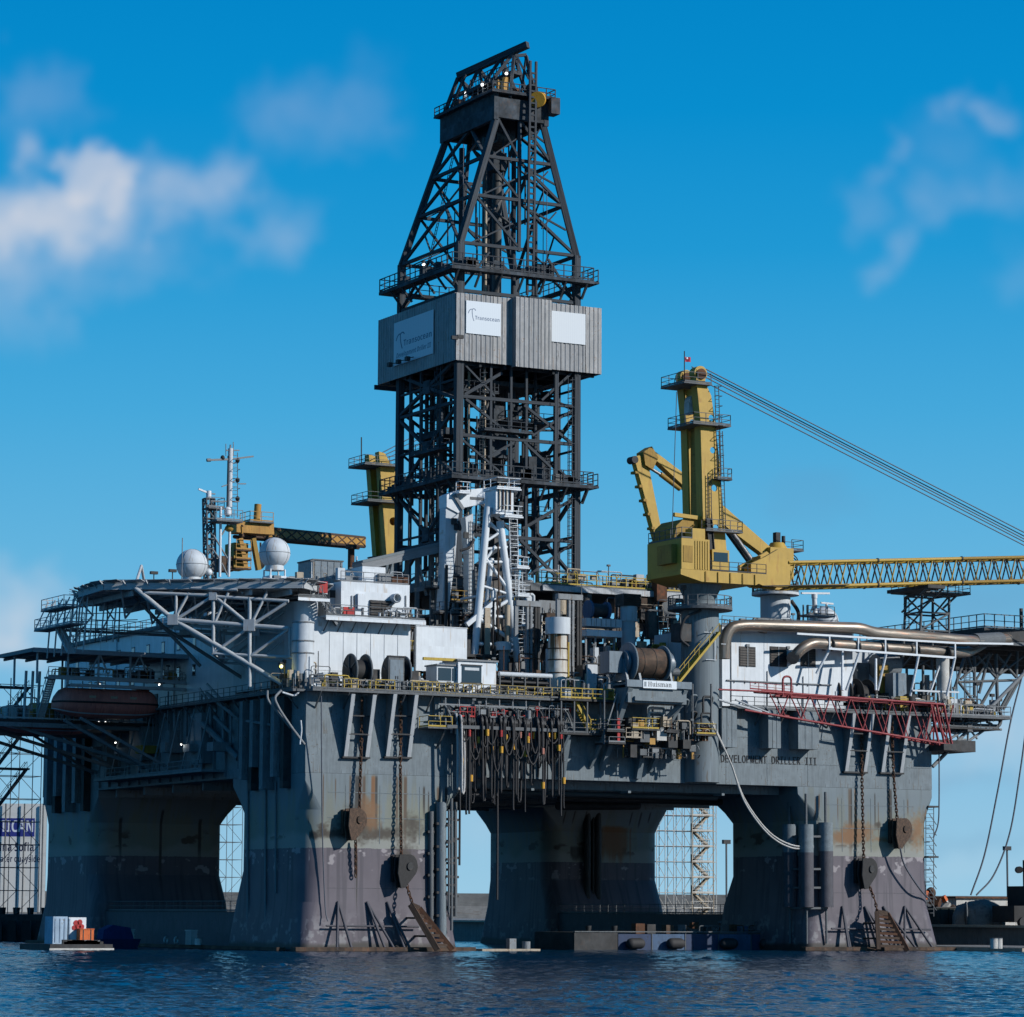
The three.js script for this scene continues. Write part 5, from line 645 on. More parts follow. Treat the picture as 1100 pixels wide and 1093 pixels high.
// lifeboat station ------------------------------------------------------
function lifeboat(label, u0, u1, y0, y1, vc) {
  const g = thing('lifeboat', label, 'lifeboat', undefined), L = u1 - u0, H = y1 - y0, n = 26, pts = [], build = (name, mat, prof) => {
    const pos = [], idx = [], m = prof(0).length; for (let i = 0; i <= n; i++) { const t = i / n; for (const [w, y] of prof(t)) pos.push(u0 + t * L, y0 + y * H, -(vc + w)); } for (let i = 0; i < n; i++) for (let j = 0; j < m - 1; j++) { const a = i * m + j, b = a + 1, c = a + m, d = c + 1; idx.push(a, c, b, b, c, d); }
    const gm = new THREE.BufferGeometry(); gm.setAttribute('position', new THREE.Float32BufferAttribute(pos, 3)); gm.setAttribute('uv', new THREE.Float32BufferAttribute(pos.flatMap((_, i) => i % 3 === 0 ? [pos[i] * .1, pos[i + 1] * .1] : []), 2)); gm.setIndex(idx); gm.computeVertexNormals(); return put(g, name, gm, mat); };
  const wd = t => 1.75 * Math.pow(Math.max(0, 1 - Math.pow(Math.abs(t - .5) * 2.0, 6)), .5) + .02, ke = t => .30 * Math.pow(Math.abs(t - .5) * 2, 4);
  build('hull_shell', M.lifeboat, t => { const w = wd(t), k = ke(t); return [[-w, .52], [-w * .97, .36], [-w * .8, .16 + k * .5], [-w * .35, .02 + k], [0, k], [w * .35, .02 + k], [w * .8, .16 + k * .5], [w * .97, .36], [w, .52]]; });
  build('canopy_shell', M.lifeTop, t => { const w = wd(t), e = Math.min(1, Math.max(0, (1 - Math.abs(t - .5) * 2) * 5.5)), top = .52 + .45 * e; return [[-w * .99, .525], [-w * .92, .52 + .24 * e], [-w * .74, top - .06 * e], [-w * .4, top], [0, top + .01], [w * .4, top], [w * .74, top - .06 * e], [w * .92, .52 + .24 * e], [w * .99, .525]]; });
  build('rubbing_strake', M.black, t => { const w = wd(t) + .06; return [[-w, .53], [-w - .05, .50], [-w, .47]]; }); build('keel_band', M.whiteB, t => { const w = wd(t) * .82, k = ke(t); return [[-w - .04, .15 + k * .5], [-w * .9, .11 + k * .55]]; });
  box(g, 'conning_hatch', M.lifeTop, u1 - 3, u1 - 1.4, y1 - .12, y1 + .25, vc - .7, vc + .7); for (const t of [.3, .5, .68]) box(g, 'grab_strip', M.tan, u0 + L * t, u0 + L * t + .8, y0 + H * .64, y0 + H * .72, vc - 1.72, vc - 1.66); for (const t of [.14, .86]) tube(g, 'fall_wire', M.cable, [u0 + L * t, y1 - .1, vc], [u0 + L * t, y1 + 3, vc], .06); return g;
}
lifeboat('red enclosed lifeboat hanging side-on under the canopy roof', -13.4, -.6, 25.35, 28.75, 38.4);
lifeboat('red lifeboat seen end-on past the left end of the station', -16.6, -4.6, 23.9, 27.2, 47.5);
{
  const g = thing('lifeboat_station', 'open steel lifeboat station with flat canopy roof on the shaded side', 'platform');
  const y = 25.2, yr = 32.6; box(g, 'roof', M.grey, -16.4, 2, yr, yr + .22, 36.2, 50); beam(g, 'roof_edge', M.truss, [-16.5, yr - .05, 36.1], [2, yr - .05, 36.1], .16, .5); beam(g, 'roof_edge', M.grey, [-16.5, yr - .05, 36.1], [-16.5, yr - .05, 50], .16, .4); for (let u = -15; u < 2; u += 2.6) beam(g, 'roof_purlin', M.grey, [u, yr - .2, 36.3], [u, yr - .2, 49.8], .16, .3);
  for (const [u, v] of [[-15.8, 36.6], [-12.2, 36.6], [-8.6, 36.6], [-4.8, 36.6], [-1, 36.6], [-15.8, 44], [-15.8, 49.6], [-8, 49.6]]) { tube(g, 'post', M.truss, [u, 28.9, v], [u, yr, v], .13); }
  for (const u of [-9.4, -4.6]) { tube(g, 'brace', M.truss, [u, 30.6, 36.6], [u + .9, yr - .1, 36.6], .1); tube(g, 'brace', M.truss, [u + 1.8, 30.6, 36.6], [u + .9, yr - .1, 36.6], .1); }
  for (const [yy, u0, u1] of [[29.7, -14.6, 1.8], [28.95, -12, 1.8]]) { box(g, 'walkway', M.grey, u0, u1, yy - .2, yy, 36.4, 37.6); beam(g, 'walkway_edge', M.truss, [u0, yy - .1, 36.3], [u1, yy - .1, 36.3], .1, .34); } rail(g, M.truss, [[-14.5, 29.7, 36.5], [1.7, 29.7, 36.5]], 1.1, 1.3);
  box(g, 'lower_deck', M.dark, -18.6, 0, y - .35, y - .05, 40.8, 62); rail(g, M.truss, [[-1, y, 40.9], [-18.5, y, 40.9], [-18.5, y, 60]], 1.2, 1.5); box(g, 'fascia', M.grey, -18.7, -9, y - .9, y - .4, 40.7, 40.78);
  for (const v of [42, 50, 58]) { beam(g, 'strut', M.hull, [-17.6, y - .4, v], [-.1, HB + 2, v], .35); beam(g, 'strut', M.hull, [-9, y - .4, v], [-.1, HB + 2, v + 1.5], .28); } for (const v of [38, 33]) beam(g, 'strut', M.hull, [-12, 25, v], [-.1, HB + 1, v], .3);
  for (let k = 0; k < 4; k++) beam(g, 'under_beam', M.hull, [-18, y - .6, 42 + k * 6], [0, y - .6, 42 + k * 6], .3, .5); for (const [u, v, s, m] of [[-17, 43, 1.4, M.offwhite], [-15, 45, 1.1, M.tan], [-13.6, 42, 1.8, M.ochre], [-12.6, 43, 1.4, M.yellowRail], [-16, 50, 1.3, M.grey], [-18, 48, .9, M.whiteB], [-14, 41.4, .8, M.orange]]) { box(g, 'locker', m, u, u + s, y - .04, y + s * 1.1, v, v + s); } for (const [u, m] of [[-12.6, M.ochre], [-11.4, M.tan], [-6, M.dark], [-3.4, M.brown], [-2.4, M.dark]]) box(g, 'winch_box', m, u, u + .95, 29.71, 30.9, 37.6, 38.6); for (const u of [-15.4, -14.6, -13.8]) tube(g, 'davit_post', M.truss, [u, y, 41.6], [u, 30.6, 41.2], .16);
  stairs(g, M.truss, [-14, y, 41.4], [-14, 29.7, 37.8], .8, [1, 0, 0]);
  for (const [px, py, v] of [[107, 735.5, 37], [171, 735.5, 30]]) { const p = pv(px, py, v); box(g, 'light_fitting', M.dark, p[0] - .6, p[0] + .6, p[1] + .12, p[1] + .2, v - .2, v + .2); lampHead(g, p, .12, [1, .98, .92], 1); }
}
// pipework and lamps hanging below the shaded side -----------------------
{
  const g = thing('underdeck_pipework', 'dark bracing pipes and small lit lamps below the shaded deck edge', 'pipework');
  for (const [a, b, r, m] of [[[222, 745], [262, 778], .2, M.grey], [[245, 763], [258, 775], .18, M.grey], [[265, 775], [310, 782], .16, M.hull], [[218, 778], [256, 815], .35, M.hull], [[206, 770], [240, 800], .22, M.hull], [[230, 770], [248, 788], .22, M.hull]]) tube(g, 'brace', m, pu(...a, -1.4), pu(...b, -.3), r);
  pipe(g, 'drain_pipe', M.grey, [pv(302, 742, .6), pv(294, 750, .4), pv(301, 764, .2), pv(314, 783, .1), pv(327, 800, .1)], .14, .5); pipe(g, 'drain_pipe', M.grey, [pv(287, 742, .8), pv(287, 752, .8), pv(312, 782, .4)], .14, .5); pipe(g, 'drain_pipe', M.whiteB, [pv(321, 740, .3), pv(321, 744, .3), pv(316, 748, .3), pv(303, 744, .3)], .11, .4); pipe(g, 'drain_pipe', M.whiteB, [pv(323, 774, .05), pv(324, 785, .05), pv(322, 800, .05)], .09, .4);
  for (let k = 0; k < 14; k++) { const px = 118 + k * 12 + rr(-3, 3), a = pu(px, rr(785, 800), -.6), L = rr(2, 5); tube(g, 'drop_pipe', k % 3 ? M.hull : M.hull, a, up(a, L), rr(.08, .2)); }
  for (let k = 0; k < 6; k++) { const a = pu(110 + k * 26, 806 - k * 1, -1.2); box(g, 'pump_skid', k === 2 ? M.yellowDull : M.hull, -2.4, -.3, a[1] - .6, a[1] + rr(.1, .6), a[2], a[2] + rr(.8, 1.8)); }
  box(g, 'hanging_platform', M.hull, -3, -.2, 18.9, 19.15, 20, 52); rail(g, M.hull, [[-2.9, 19.15, 51.8], [-2.9, 19.15, 20.2]], 1.1, 1.6); for (let v = 22; v < 52; v += 4.2) tube(g, 'hanger', M.hull, [-2.8, 19, v], [-1.3, 26, v], .1);
  for (const [px, py, u] of [[106, 776, -2], [113, 776, -2], [124, 798, -2.6], [194.5, 800, -2.6]]) lampHead(g, pu(px, py, u), .11, [1, .98, .9], 1);
}
{ const g = thing('floodlight', 'lit yellow floodlight on the deck edge beside the vent trunk', 'lamp'), p = pv(302, 684 + 32, 3); tube(g, 'post', M.dark, [p[0] + .4, HD, 3], [p[0] + .4, p[1] + .4, 3], .08); lampHead(g, p, .2, [1, .86, .15], 2); box(g, 'bracket', M.dark, p[0] + .2, p[0] + .5, p[1] + .3, p[1] + .7, 2.8, 3.2); }

// ---------------------------------------------------------------- middle of the sunlit deck edge
function skid(label, u0, u1, y, v0, v1, h, n, mats) {
  const g = thing('machinery_skid', label, 'machinery'); box(g, 'base_frame', M.dark, u0, u1, y, y + .3, v0, v1);
  for (let k = 0; k < n; k++) { const w = rr(.5, Math.min(1.5, (u1 - u0) * .28)), u = rr(u0, u1 - w), hh = rr(.25, 1) * h, m = mats[Math.floor(rnd() * mats.length)], v = rr(v0, v1 - .8), t = rnd(); if (t < .42) box(g, 'casing', m, u, u + w, y + .31, y + .3 + hh, v, v + rr(.6, 1.6)); else if (t < .7) cyl(g, 'vessel', m, u, y + .31, y + .3 + hh, v + .3, w * .42, w * .42, 14); else pipe(g, 'pipe_run', m, [[u, y + .3, v], [u, y + .3 + hh * .8, v], [u + w * 1.6, y + .3 + hh * .8, v], [u + w * 1.6, y + .35 + hh * rr(.1, .5), v + .5]], rr(.07, .2), .3, 7); }
  return g;
}
// mooring winches on the near column
function mooringWinch(label, px, py, r, tint) {
  const c = pv(px, py, 1.2), g = thing('mooring_winch', label, 'winch'), u = c[0], y = HD + r + .5;
  drum(g, 'drum', M.black, [u - .8, y, 1.6], [u + .8, y, 1.6], r * .7); for (const s of [-1, 1]) { drum(g, 'flange', M.dark, [u + s * .85 - .1, y, 1.6], [u + s * .85 + .1, y, 1.6], r); const t = put(g, 'flange_rim', new THREE.TorusGeometry(r, .13, 8, 30), M.greyMid); t.position.copy(W([u + s * .85, y, 1.6])); t.rotation.y = Math.PI / 2; for (let k = 0; k < 6; k++) { const a = k * 1.047; beam(g, 'spoke', M.greyMid, [u + s * .98, y + Math.cos(a) * .3, 1.6 + Math.sin(a) * .3], [u + s * .98, y + Math.cos(a) * r * .94, 1.6 + Math.sin(a) * r * .94], .12); } }
  for (const s of [-1, 1]) prism(g, 'side_frame', M.dark, [[.2, HD], [3.2, HD], [2.1, y + .3], [1.1, y + .3]], .15, 'u', u + s * 1.15 - .07); box(g, 'gearbox', tint, u + 1.3, u + 2.1, HD, y + .2, .6, 2.4); return g;
}
mooringWinch('black spoked mooring winch nearest the white vent trunk', 386, 712, 1.7, M.dark);
mooringWinch('black spoked mooring winch behind the grey-green cabinet', 428, 711, 1.7, M.dark);
{ const g = thing('electrical_cabinet', 'grey-green weathered cabinet beside the mooring winches', 'cabinet'), a = pv(420, 734, -1), b = pv(437, 706, -1); box(g, 'casing', M.greyMid, a[0], b[0], HD, b[1], -.4, -.1); box(g, 'door', M.winchBlue, a[0] + .15, b[0] - .15, HD + .3, b[1] - .3, -.46, -.4); box(g, 'lid', M.dark, a[0] - .1, b[0] + .1, b[1], b[1] + .12, -.5, -.1); for (const o of [.35, .6]) box(g, 'door_handle', M.dark, a[0] + .4 + o, a[0] + .5 + o, HD + 1.4, HD + 1.7, -.5, -.46); }
skid('low grey pumps and pipework along the deck edge by the winches', pv(447, 730, 1)[0], pv(470, 730, 1)[0], HD, .6, 3, 2.2, 10, [M.whiteB, M.yellowRail, M.grey, M.tan]);
skid('small pumps between vent trunk and mooring winches', pv(338, 730, 1)[0], pv(368, 730, 1)[0], HD, .4, 3.5, 1.6, 10, [M.grey, M.whiteB, M.dark, M.greyMid]);
skid('tangle of grey pipes and boxes under the helideck truss', -1.2, pv(312, 735, 3)[0] + .6, HD, 1, 8, 1.7, 12, [M.grey, M.dark, M.greyMid, M.dark]);
{ const g = thing('wind_screen', 'large plain white steel screen standing on the deck', 'screen'), a = pv(447, 713, 7), b = pv(507, 676, 7); box(g, 'panel', M.white, a[0], b[0] - .6, HD + 3, b[1], 7, 7.25); for (let k = 0; k < 4; k++) box(g, 'stiffener', M.grey, a[0] + k * 1.9, a[0] + k * 1.9 + .2, HD, b[1] - .2, 7.27, 7.6); box(g, 'top_cap', M.whiteB, a[0] - .05, b[0] - .55, b[1], b[1] + .1, 6.95, 7.3); }
// control cab and pipe rack
{ const g = thing('control_cab', 'white control cab with dark windows at the deck edge', 'cabin'), a = pv(492, 739, .5), b = pv(533, 712, .5), w0 = pv(496, 733, .5), w1 = pv(517, 716, .5); box(g, 'shell', M.white, a[0], b[0], HD - .1, b[1], .5, 3.6); box(g, 'window', M.glass, w0[0], w1[0], w0[1], w1[1], .44, .5); for (const [x0, x1, y0, y1] of [[w0[0] - .1, w1[0] + .1, w1[1], w1[1] + .12], [w0[0] - .1, w1[0] + .1, w0[1] - .12, w0[1]]]) box(g, 'window_frame', M.dark, x0, x1, y0, y1, .4, .5); box(g, 'blind', M.whiteB, w0[0] + .3, w1[0] - .3, w1[1] - .5, w1[1] - .2, .41, .435); box(g, 'roof', M.grey, a[0] - .2, b[0] + .2, b[1], b[1] + .18, .3, 3.8);
  const c = pv(469, 738, .9), d = pv(491, 716, .9); box(g, 'annex', M.whiteB, c[0], d[0] - .05, HD - .1, d[1], .9, 3.4); box(g, 'annex_window', M.glass, c[0] + .2, c[0] + 1.7, c[1] + .7, d[1] - .25, .84, .9); box(g, 'annex_window', M.glass, c[0] + 1.85, d[0] - .2, c[1] + .7, d[1] - .25, .84, .9); box(g, 'roof_rail', M.yellowRail, c[0] - 1.6, d[0] + .8, d[1] + .5, d[1] + .8, .8, 1.1); box(g, 'roof', M.grey, c[0] - .1, d[0] + .05, d[1], d[1] + .15, .7, 3.6); }
{ const g = thing('pipe_rack', 'low rack of dark steel pipes beside the control cab', 'rack'), a = pv(536, 735, .6), b = pv(590, 716, .6); for (let k = 0; k < 6; k++) tube(g, 'pipe', k % 2 ? M.black : M.dark, [a[0], HD + .6 + k * .28, .7 + (k % 2) * .4], [b[0], HD + .6 + k * .28, .7 + (k % 2) * .4], .15); for (let t = 0; t <= 1; t += .25) { const u = a[0] + (b[0] - a[0]) * t; box(g, 'stanchion', M.greyMid, u, u + .12, HD, HD + 2.3, .45, .6); } tube(g, 'pipe', M.whiteB, [a[0], HD + 2.5, .6], [b[0] + .3, HD + 2.5, .6], .26); box(g, 'rack_floor', M.dark, a[0], b[0], HD, HD + .3, .4, 3); }
{ const g = thing('deck_railing', 'yellow handrail in front of control cab and pipe rack', 'railing'); rail(g, M.yellowRail, [[14.5, HD + .01, -1.0], [30.5, HD + .01, -1.0]], 1.15, 1.1, .09); box(g, 'kick_plate', M.yellowDull, 14.5, 30.5, HD + .01, HD + .2, -.98, -.93); stairs(g, M.yellowRail, [30.6, HD, -1.2], [32.6, HD - 3.3, -1.2], .8, [0, 0, -1]); box(g, 'landing', M.greyMid, 32.4, 35, HD - 3.5, HD - 3.3, -2.2, -.1); rail(g, M.yellowRail, [[32.5, HD - 3.3, -2.1], [34.9, HD - 3.3, -2.1]], 1.15, 1, .09); }
// hose station -----------------------------------------------------------
const HOSE0 = pv(487, 775, -1.8)[0], HOSE1 = pv(603, 775, -1.8)[0];
{
  const g = thing('hose_rack', 'grey overhanging rack with rounded saddles above the hanging hoses', 'rack'), y = pv(540, 778, -1.8)[1];
  box(g, 'back_frame', M.hull, 14.6, 30.2, 23.9, HD - .3, -.35, -.05); beam(g, 'rack_beam', M.greyMid, [HOSE0 - 1, y - .5, -2.2], [HOSE1 + .4, y - .5, -2.2], .35); beam(g, 'rack_beam', M.greyMid, [HOSE0 - 1, y - .5, -.7], [HOSE1 + .4, y - .5, -.7], .35); beam(g, 'upper_beam', M.grey, [14.6, HD - 1.1, -1.3], [30.2, HD - 1.1, -1.3], .16); beam(g, 'upper_beam', M.greyMid, [14.6, HD - 2.1, -1.3], [30.2, HD - 2.1, -1.3], .14);
  for (let k = 0; k < 10; k++) { const u = 15.4 + k * 1.6; tube(g, 'drop_post', M.grey, [u, HD - .4, -1.3], [u, y - .4, -1.4], .09); beam(g, 'bracket', M.greyMid, [u + .3, HD - 1, -1.2], [u + .9, y + .2, -1.8], .1); pipe(g, 'manifold_pipe', k % 3 ? M.dark : M.greyMid, [[u, HD - 1.4, -.4], [u, HD - 1.4, -1.6], [u + .5, HD - 2.6, -1.7], [u + .5, y - .2, -1.8]], .13, .4, 7); const vv = put(g, 'valve_wheel', new THREE.TorusGeometry(.26, .05, 6, 14), k === 4 || k === 7 ? M.fire : M.dark); vv.position.set(u + .3, HD - 1.7 - (k % 2) * .6, 1.7); }
  deckPlate(g, M.greyMid, HOSE0 - 3.2, HOSE0 - .3, y - .6, -2.3, -.1, M.yellowRail, 'LF'); for (const u of [HOSE0 - 1, 22, HOSE1]) beam(g, 'bracket', M.greyMid, [u, y - .6, -2.1], [u, y - 2.6, -.1], .2);
}
const hoseLabel = 'black rubber hose looped over the rack on the sunlit side', hoseGroup = 'black hoses hanging from the rack';
for (let k = 0; k < 46; k++) {
  const u = HOSE0 + .25 + k * (HOSE1 - HOSE0 - .4) / 45, y = pv(540, 776, -1.8)[1] + rr(-.1, .1), light = k < 2, L = light ? 7.3 + k * .3 : rr(2.2, 10), w = rr(.2, .55), v = -1.6 + rr(-.5, .25), r = light ? .13 : rr(.07, .115);
  const g = thing('hanging_hose', light ? 'pale grey hose loop at the left end of the hose rack' : hoseLabel, 'hose', light ? 'pale hoses hanging from the rack' : hoseGroup);
  const pts = [[u, y - 1.4, v + .7], [u, y + .15, v + .55], [u, y + .55, v], [u, y + .1, v - .5], [u + w * .2, y - L * .5, v - .55], [u + w * .3, y - L + .5, v - .5]]; if (L < 8.5 || light) pts.push([u + w * .75, y - L, v - .3], [u + w * 1.3, y - L + .5, v - .15], [u + w * 1.5, y - L * .45, v], [u + w * 1.45, y - .6, v + .2]); else pts.push([u + w * .4, y - L, v - .5]);
  curve(g, 'hose', light ? M.hoseGrey : M.rubber, pts, r, 46, 7); drum(g, 'saddle', M.dark, [u - .11, y - .1, v - .02], [u + .11, y - .1, v - .02], .62, 18);
  if (!light && k % 3 === 0) { const fy = y - rr(.3, .9) * L, f = cyl(g, 'float_collar', k % 11 === 5 ? M.floatPink : M.float, u + w * .25, fy, fy + .7, v - .53, .2, .2, 12); } if (!light && k % 7 === 1) cyl(g, 'float_collar', k % 2 ? M.float : M.floatPink, u + w * .15, y - L * .38, y - L * .38 + .65, v - .53, .19, .19, 12); if (k % 13 === 5) cyl(g, 'float_collar', M.fire, u + w * .1, y - 1.7, y - 1, v - .5, .17, .17, 10);
}
for (const [px, y0, y1] of [[534, 850, 967], [493.5, 840, 930], [505, 842, 850]]) { const g = thing('hanging_hose', px === 534 ? 'long single hose reaching far below the rack to the water' : px < 500 ? 'thin straight hose hanging free beside the near column' : 'short looped hose end sagging below the hull edge', 'hose'); const a = pv(px, y0 - 60, -1.2), b = pv(px, y1, -1.2); curve(g, 'hose', M.rubber, px === 505 ? [a, [a[0], b[1] + .4, -1.2], [a[0] + .6, b[1] - .4, -1.2], [a[0] + 1.4, b[1] + .5, -1.2], [a[0] + 1.5, a[1], -1.2]] : [a, [a[0] + .1, (a[1] + b[1]) / 2, -1.2], b], .12, 30, 7); }
// open dark gallery and the big reel winch ---------------------------------
{
  const g = thing('service_gallery', 'dark open gallery with steel posts cut into the deck side', 'gallery'), a = pv(602, 787, -2.4), b = pv(655, 746, -2.4); box(g, 'back_wall', M.hull, a[0], 36.4, a[1], HD - .2, -.12, -.04); box(g, 'floor', M.dark, a[0] - .2, 36.6, a[1] - .2, a[1], -2.6, -.1); box(g, 'roof', M.dark, a[0] - .2, 36.6, HD - .25, HD - .02, -2.6, -.02); for (let u = a[0]; u < 36.4; u += 1.6) box(g, 'post', M.greyMid, u, u + .14, a[1], HD - .25, -2.5, -2.36); rail(g, M.greyMid, [[a[0], a[1], -2.45], [36.4, a[1], -2.45]], 1.1, 1.5); for (const u of [a[0] + 1, 34]) beam(g, 'knee_brace', M.hull, [u, a[1] - .2, -2.4], [u - .4, HB + 1.4, -.05], .35); rail(g, M.yellowRail, [[a[0], HD, -2.5], [36.4, HD, -2.5]], 1.1, 1.4, .08);
}
{
  const g = thing('reel_winch', 'large blue-grey cable reel winch on an overhanging platform', 'winch'), P = (x, y, v = -4) => pv(x, y, v), y0 = P(700, 730)[1], cu = 39.4, top = P(680, 691)[1];
  const ua = P(665, 720, -3.6)[0], ub = P(720, 720, -3.6)[0], cy = P(690, 712)[1], vc = -3.4;
  drum(g, 'drum', M.brown, [ua + 1.5, cy, vc], [ub - 1.0, cy, vc], 1.62); for (let k = 0; k < 2; k++) drum(g, 'cable_layer', M.dark, [ua + 2.4 + k * 1.5, cy, vc], [ua + 2.45 + k * 1.5, cy, vc], 1.66);
  for (const [u, r] of [[ua + 1.2, 2.05], [ub - .9, 1.85]]) { drum(g, 'flange', M.winchBlue, [u - .12, cy, vc], [u + .12, cy, vc], r, 36); const t = put(g, 'flange_rim', new THREE.TorusGeometry(r, .13, 8, 36), M.hull); t.position.copy(W([u, cy, vc])); t.rotation.y = Math.PI / 2; } drum(g, 'brake_disc', M.winchBlue, [ua + .5, cy, vc], [ua + .9, cy, vc], 1.3, 30); drum(g, 'gearbox', M.winchBlue, [ub - .7, cy, vc], [ub - .1, cy, vc], 1.35, 24); drum(g, 'hub', M.hull, [ub - .1, cy, vc], [ub + .5, cy, vc], .6, 16); box(g, 'motor', M.winchBlue, ua - 1.3, ua + .3, cy - 1.2, cy + 1.1, vc - .4, vc + 1.6); drum(g, 'motor', M.greyMid, [ub + .3, cy - .8, vc + .3], [ub + 1.3, cy - .8, vc + .3], .45, 14);
  const fl = cy - 2.0; box(g, 'bed_beam', M.winchBlue, ua, ub + 1.7, fl - .75, fl, -5.3, -4.9); box(g, 'bed_beam', M.winchBlue, ua, ub + 1.7, fl - .75, fl, -2.2, -1.8); box(g, 'bed_plate', M.hull, ua + .02, ub + 1.68, fl - .5, fl - .3, -4.9, -2.2); for (const u of [ua + .3, ua + 1.9, ub - .6]) prism(g, 'bearing_stand', M.winchBlue, [[-4.8, fl], [-2.2, fl], [-3.0, cy + .3], [-3.9, cy + .3]], .25, 'u', u);
  box(g, 'under_box', M.hull, ua + .3, ub + 1.2, fl - 2.4, fl - .78, -5.0, -2.4); box(g, 'rail_beam', M.hull, ua + 1.0, ub + .8, fl - 2.2, fl - 1.75, -5.3, -5.02); for (const u of [ua + .5, ub + 1.0]) { beam(g, 'knee_brace', M.hull, [u, fl - .8, -5], [u - (u > 40 ? 1.4 : .6), HB + 1.2, -.05], .6, .5); } beam(g, 'knee_brace', M.hull, [ub + .8, fl - 2.4, -4.6], [ub - 2.2, fl - 6.4, -1], .5);
  const s0 = P(691, 738, -5.36), s1 = P(727, 730, -5.36), st = new THREE.MeshStandardMaterial({ roughness: .5, map: signTexture(512, 96, (x, w, h) => { x.fillStyle = '#c3cbd0'; x.fillRect(0, 0, w, h); x.fillStyle = '#20262c'; x.font = 'bold 80px serif'; x.fillText('Huisman', 70, 74); x.fillStyle = '#6c7880'; x.fillRect(14, 18, 36, 60); }) }); const p = put(g, 'sign_panel', new THREE.BoxGeometry(s1[0] - s0[0], .85, .05), [M.white, M.white, M.white, M.white, st, M.white]); p.position.set((s0[0] + s1[0]) / 2, fl - .42, 5.34);
  // lower service platforms
  for (const [x0, x1, y, m] of [[648, 668, 785, M.greyMid], [675, 705, 783, M.yellowRail], [712, 726, 786, M.dark], [744, 766, 789, M.yellowRail], [650, 668, 798, M.grey]]) { const A = P(x0, y, -3.4), B = P(x1, y, -3.4); deckPlate(g, M.dark, A[0], B[0], A[1], -4.2, -1.2, m, 'LFR'); }
  for (const [x, yt, yb] of [[649, 742, 800], [663, 745, 800], [744, 735, 792], [764, 735, 790], [728, 740, 792]]) tube(g, 'post', M.greyMid, P(x, yt, -3.6), P(x, yb, -3.6), .11); beam(g, 'diagonal', M.grey, P(663, 745, -3.7), P(652, 780, -3.7), .12); beam(g, 'stand_pipe', M.fire, P(664, 772, -3.9), P(664, 800, -3.9), .32); for (const [x, y, m] of [[686, 778, M.ochre], [698, 797, M.ochre], [676, 776, M.dark], [714, 776, M.tan], [733, 780, M.greyMid], [690, 792, M.greyMid], [708, 790, M.offwhite], [720, 798, M.dark], [735, 800, M.dark]]) { const q = P(x, y, -3), s = rr(.3, .7); box(g, 'valve_box', m, q[0] - s, q[0] + s, q[1] - s, q[1] + s, -3.6, -2.2); }
  for (let k = 0; k < 14; k++) { const q = P(rr(652, 760), rr(760, 798), -2.4), w = rr(.6, 2), h = rr(.6, 2.2); pipe(g, 'pipe_run', [M.greyMid, M.dark, M.whiteB, M.hull][k % 4], [q, up(q, h), [q[0] + w, q[1] + h, q[2]], [q[0] + w, q[1] + h * .3, q[2] + .6]], rr(.07, .17), .3, 7); }
  stairs(g, M.yellowRail, [ub + 1.6, fl, -2.6], [ub + 7, 34.6, -2.6], .9, [0, 0, 1]);
}
// knees under the overhang, on the box side
{ const g = thing('support_knee', 'pair of grey steel knees under the winch overhang', 'bracket'); for (const px of [603, 685]) { const a = pv(px, 820, -.8); prism(g, 'knee', M.hull, [[0, 22.6], [-1.9, 22.6], [-.6, HB + .3], [0, HB + .3]], .6, 'u', a[0]); } }
// exhaust stack, tanks and machinery behind the deck edge ------------------
{ const g = thing('exhaust_stack', 'rust-streaked round stack with a wide white collar', 'stack'), p = pv(599, 735, 3), y = t => pv(599, t, 3)[1]; const rustTex = tex(256, 256, (x, y2) => { const s = fbm(x * 24, y2 * 2, 4), n = fbm(x * 9, y2 * 9, 4); let c = mix3([.62, .60, .55], [.78, .78, .77], n); return mix3(c, [.36, .24, .12], sst(.42, .62, s) * sst(.35, 1, y2 + (n - .5) * .5) * .95); }); const mt = new THREE.MeshStandardMaterial({ map: rustTex, roughness: .75 }); const m = put(g, 'trunk', new THREE.CylinderGeometry(1.05, 1.05, y(682) - HD + .4, 24), mt); m.position.set(p[0], (y(682) + HD - .4) / 2, -3); cyl(g, 'collar', M.whiteB, p[0], y(682), y(664), 3, 1.36, 1.36); for (const t of [698, 710, 724]) cyl(g, 'band', M.brown, p[0], y(t), y(t) + .12, 3, 1.1, 1.1); tube(g, 'drain', M.yellowRail, [p[0] + 1.1, HD, 2.6], [p[0] + 1.1, y(690), 2.6], .12); }
{ const g = thing('vent_cowl', 'white round vent with a square brown louvred cowl', 'vent'), p = pv(675, 680, 8), y = t => pv(675, t, 8)[1]; cyl(g, 'stem', M.whiteB, p[0], 28, y(668), 8, .8); cyl(g, 'neck', M.whiteB, p[0], y(668), y(652), 8, .98); box(g, 'cowl', M.louvre, p[0] - 1.15, p[0] + 1.15, y(652), y(639), 7.1, 9); for (let k = 0; k < 5; k++) box(g, 'slat', M.brown, p[0] - 1.1, p[0] + 1.1, y(652) + .15 + k * .25, y(652) + .22 + k * .25, 7.0, 7.1); ladder(g, M.dark, [p[0] - 1.3, 30, 8], [p[0] - 1.3, y(640), 8], .4); }
{ const g = thing('storage_tank', 'short white cylinder tank inside the white lattice tower', 'tank'), p = pv(541, 712, 9), y = t => pv(541, t, 9)[1]; cyl(g, 'shell', M.whiteB, p[0], y(699), y(690), 9, .85); cyl(g, 'stem', M.grey, p[0], HD, y(699), 9, .55); }
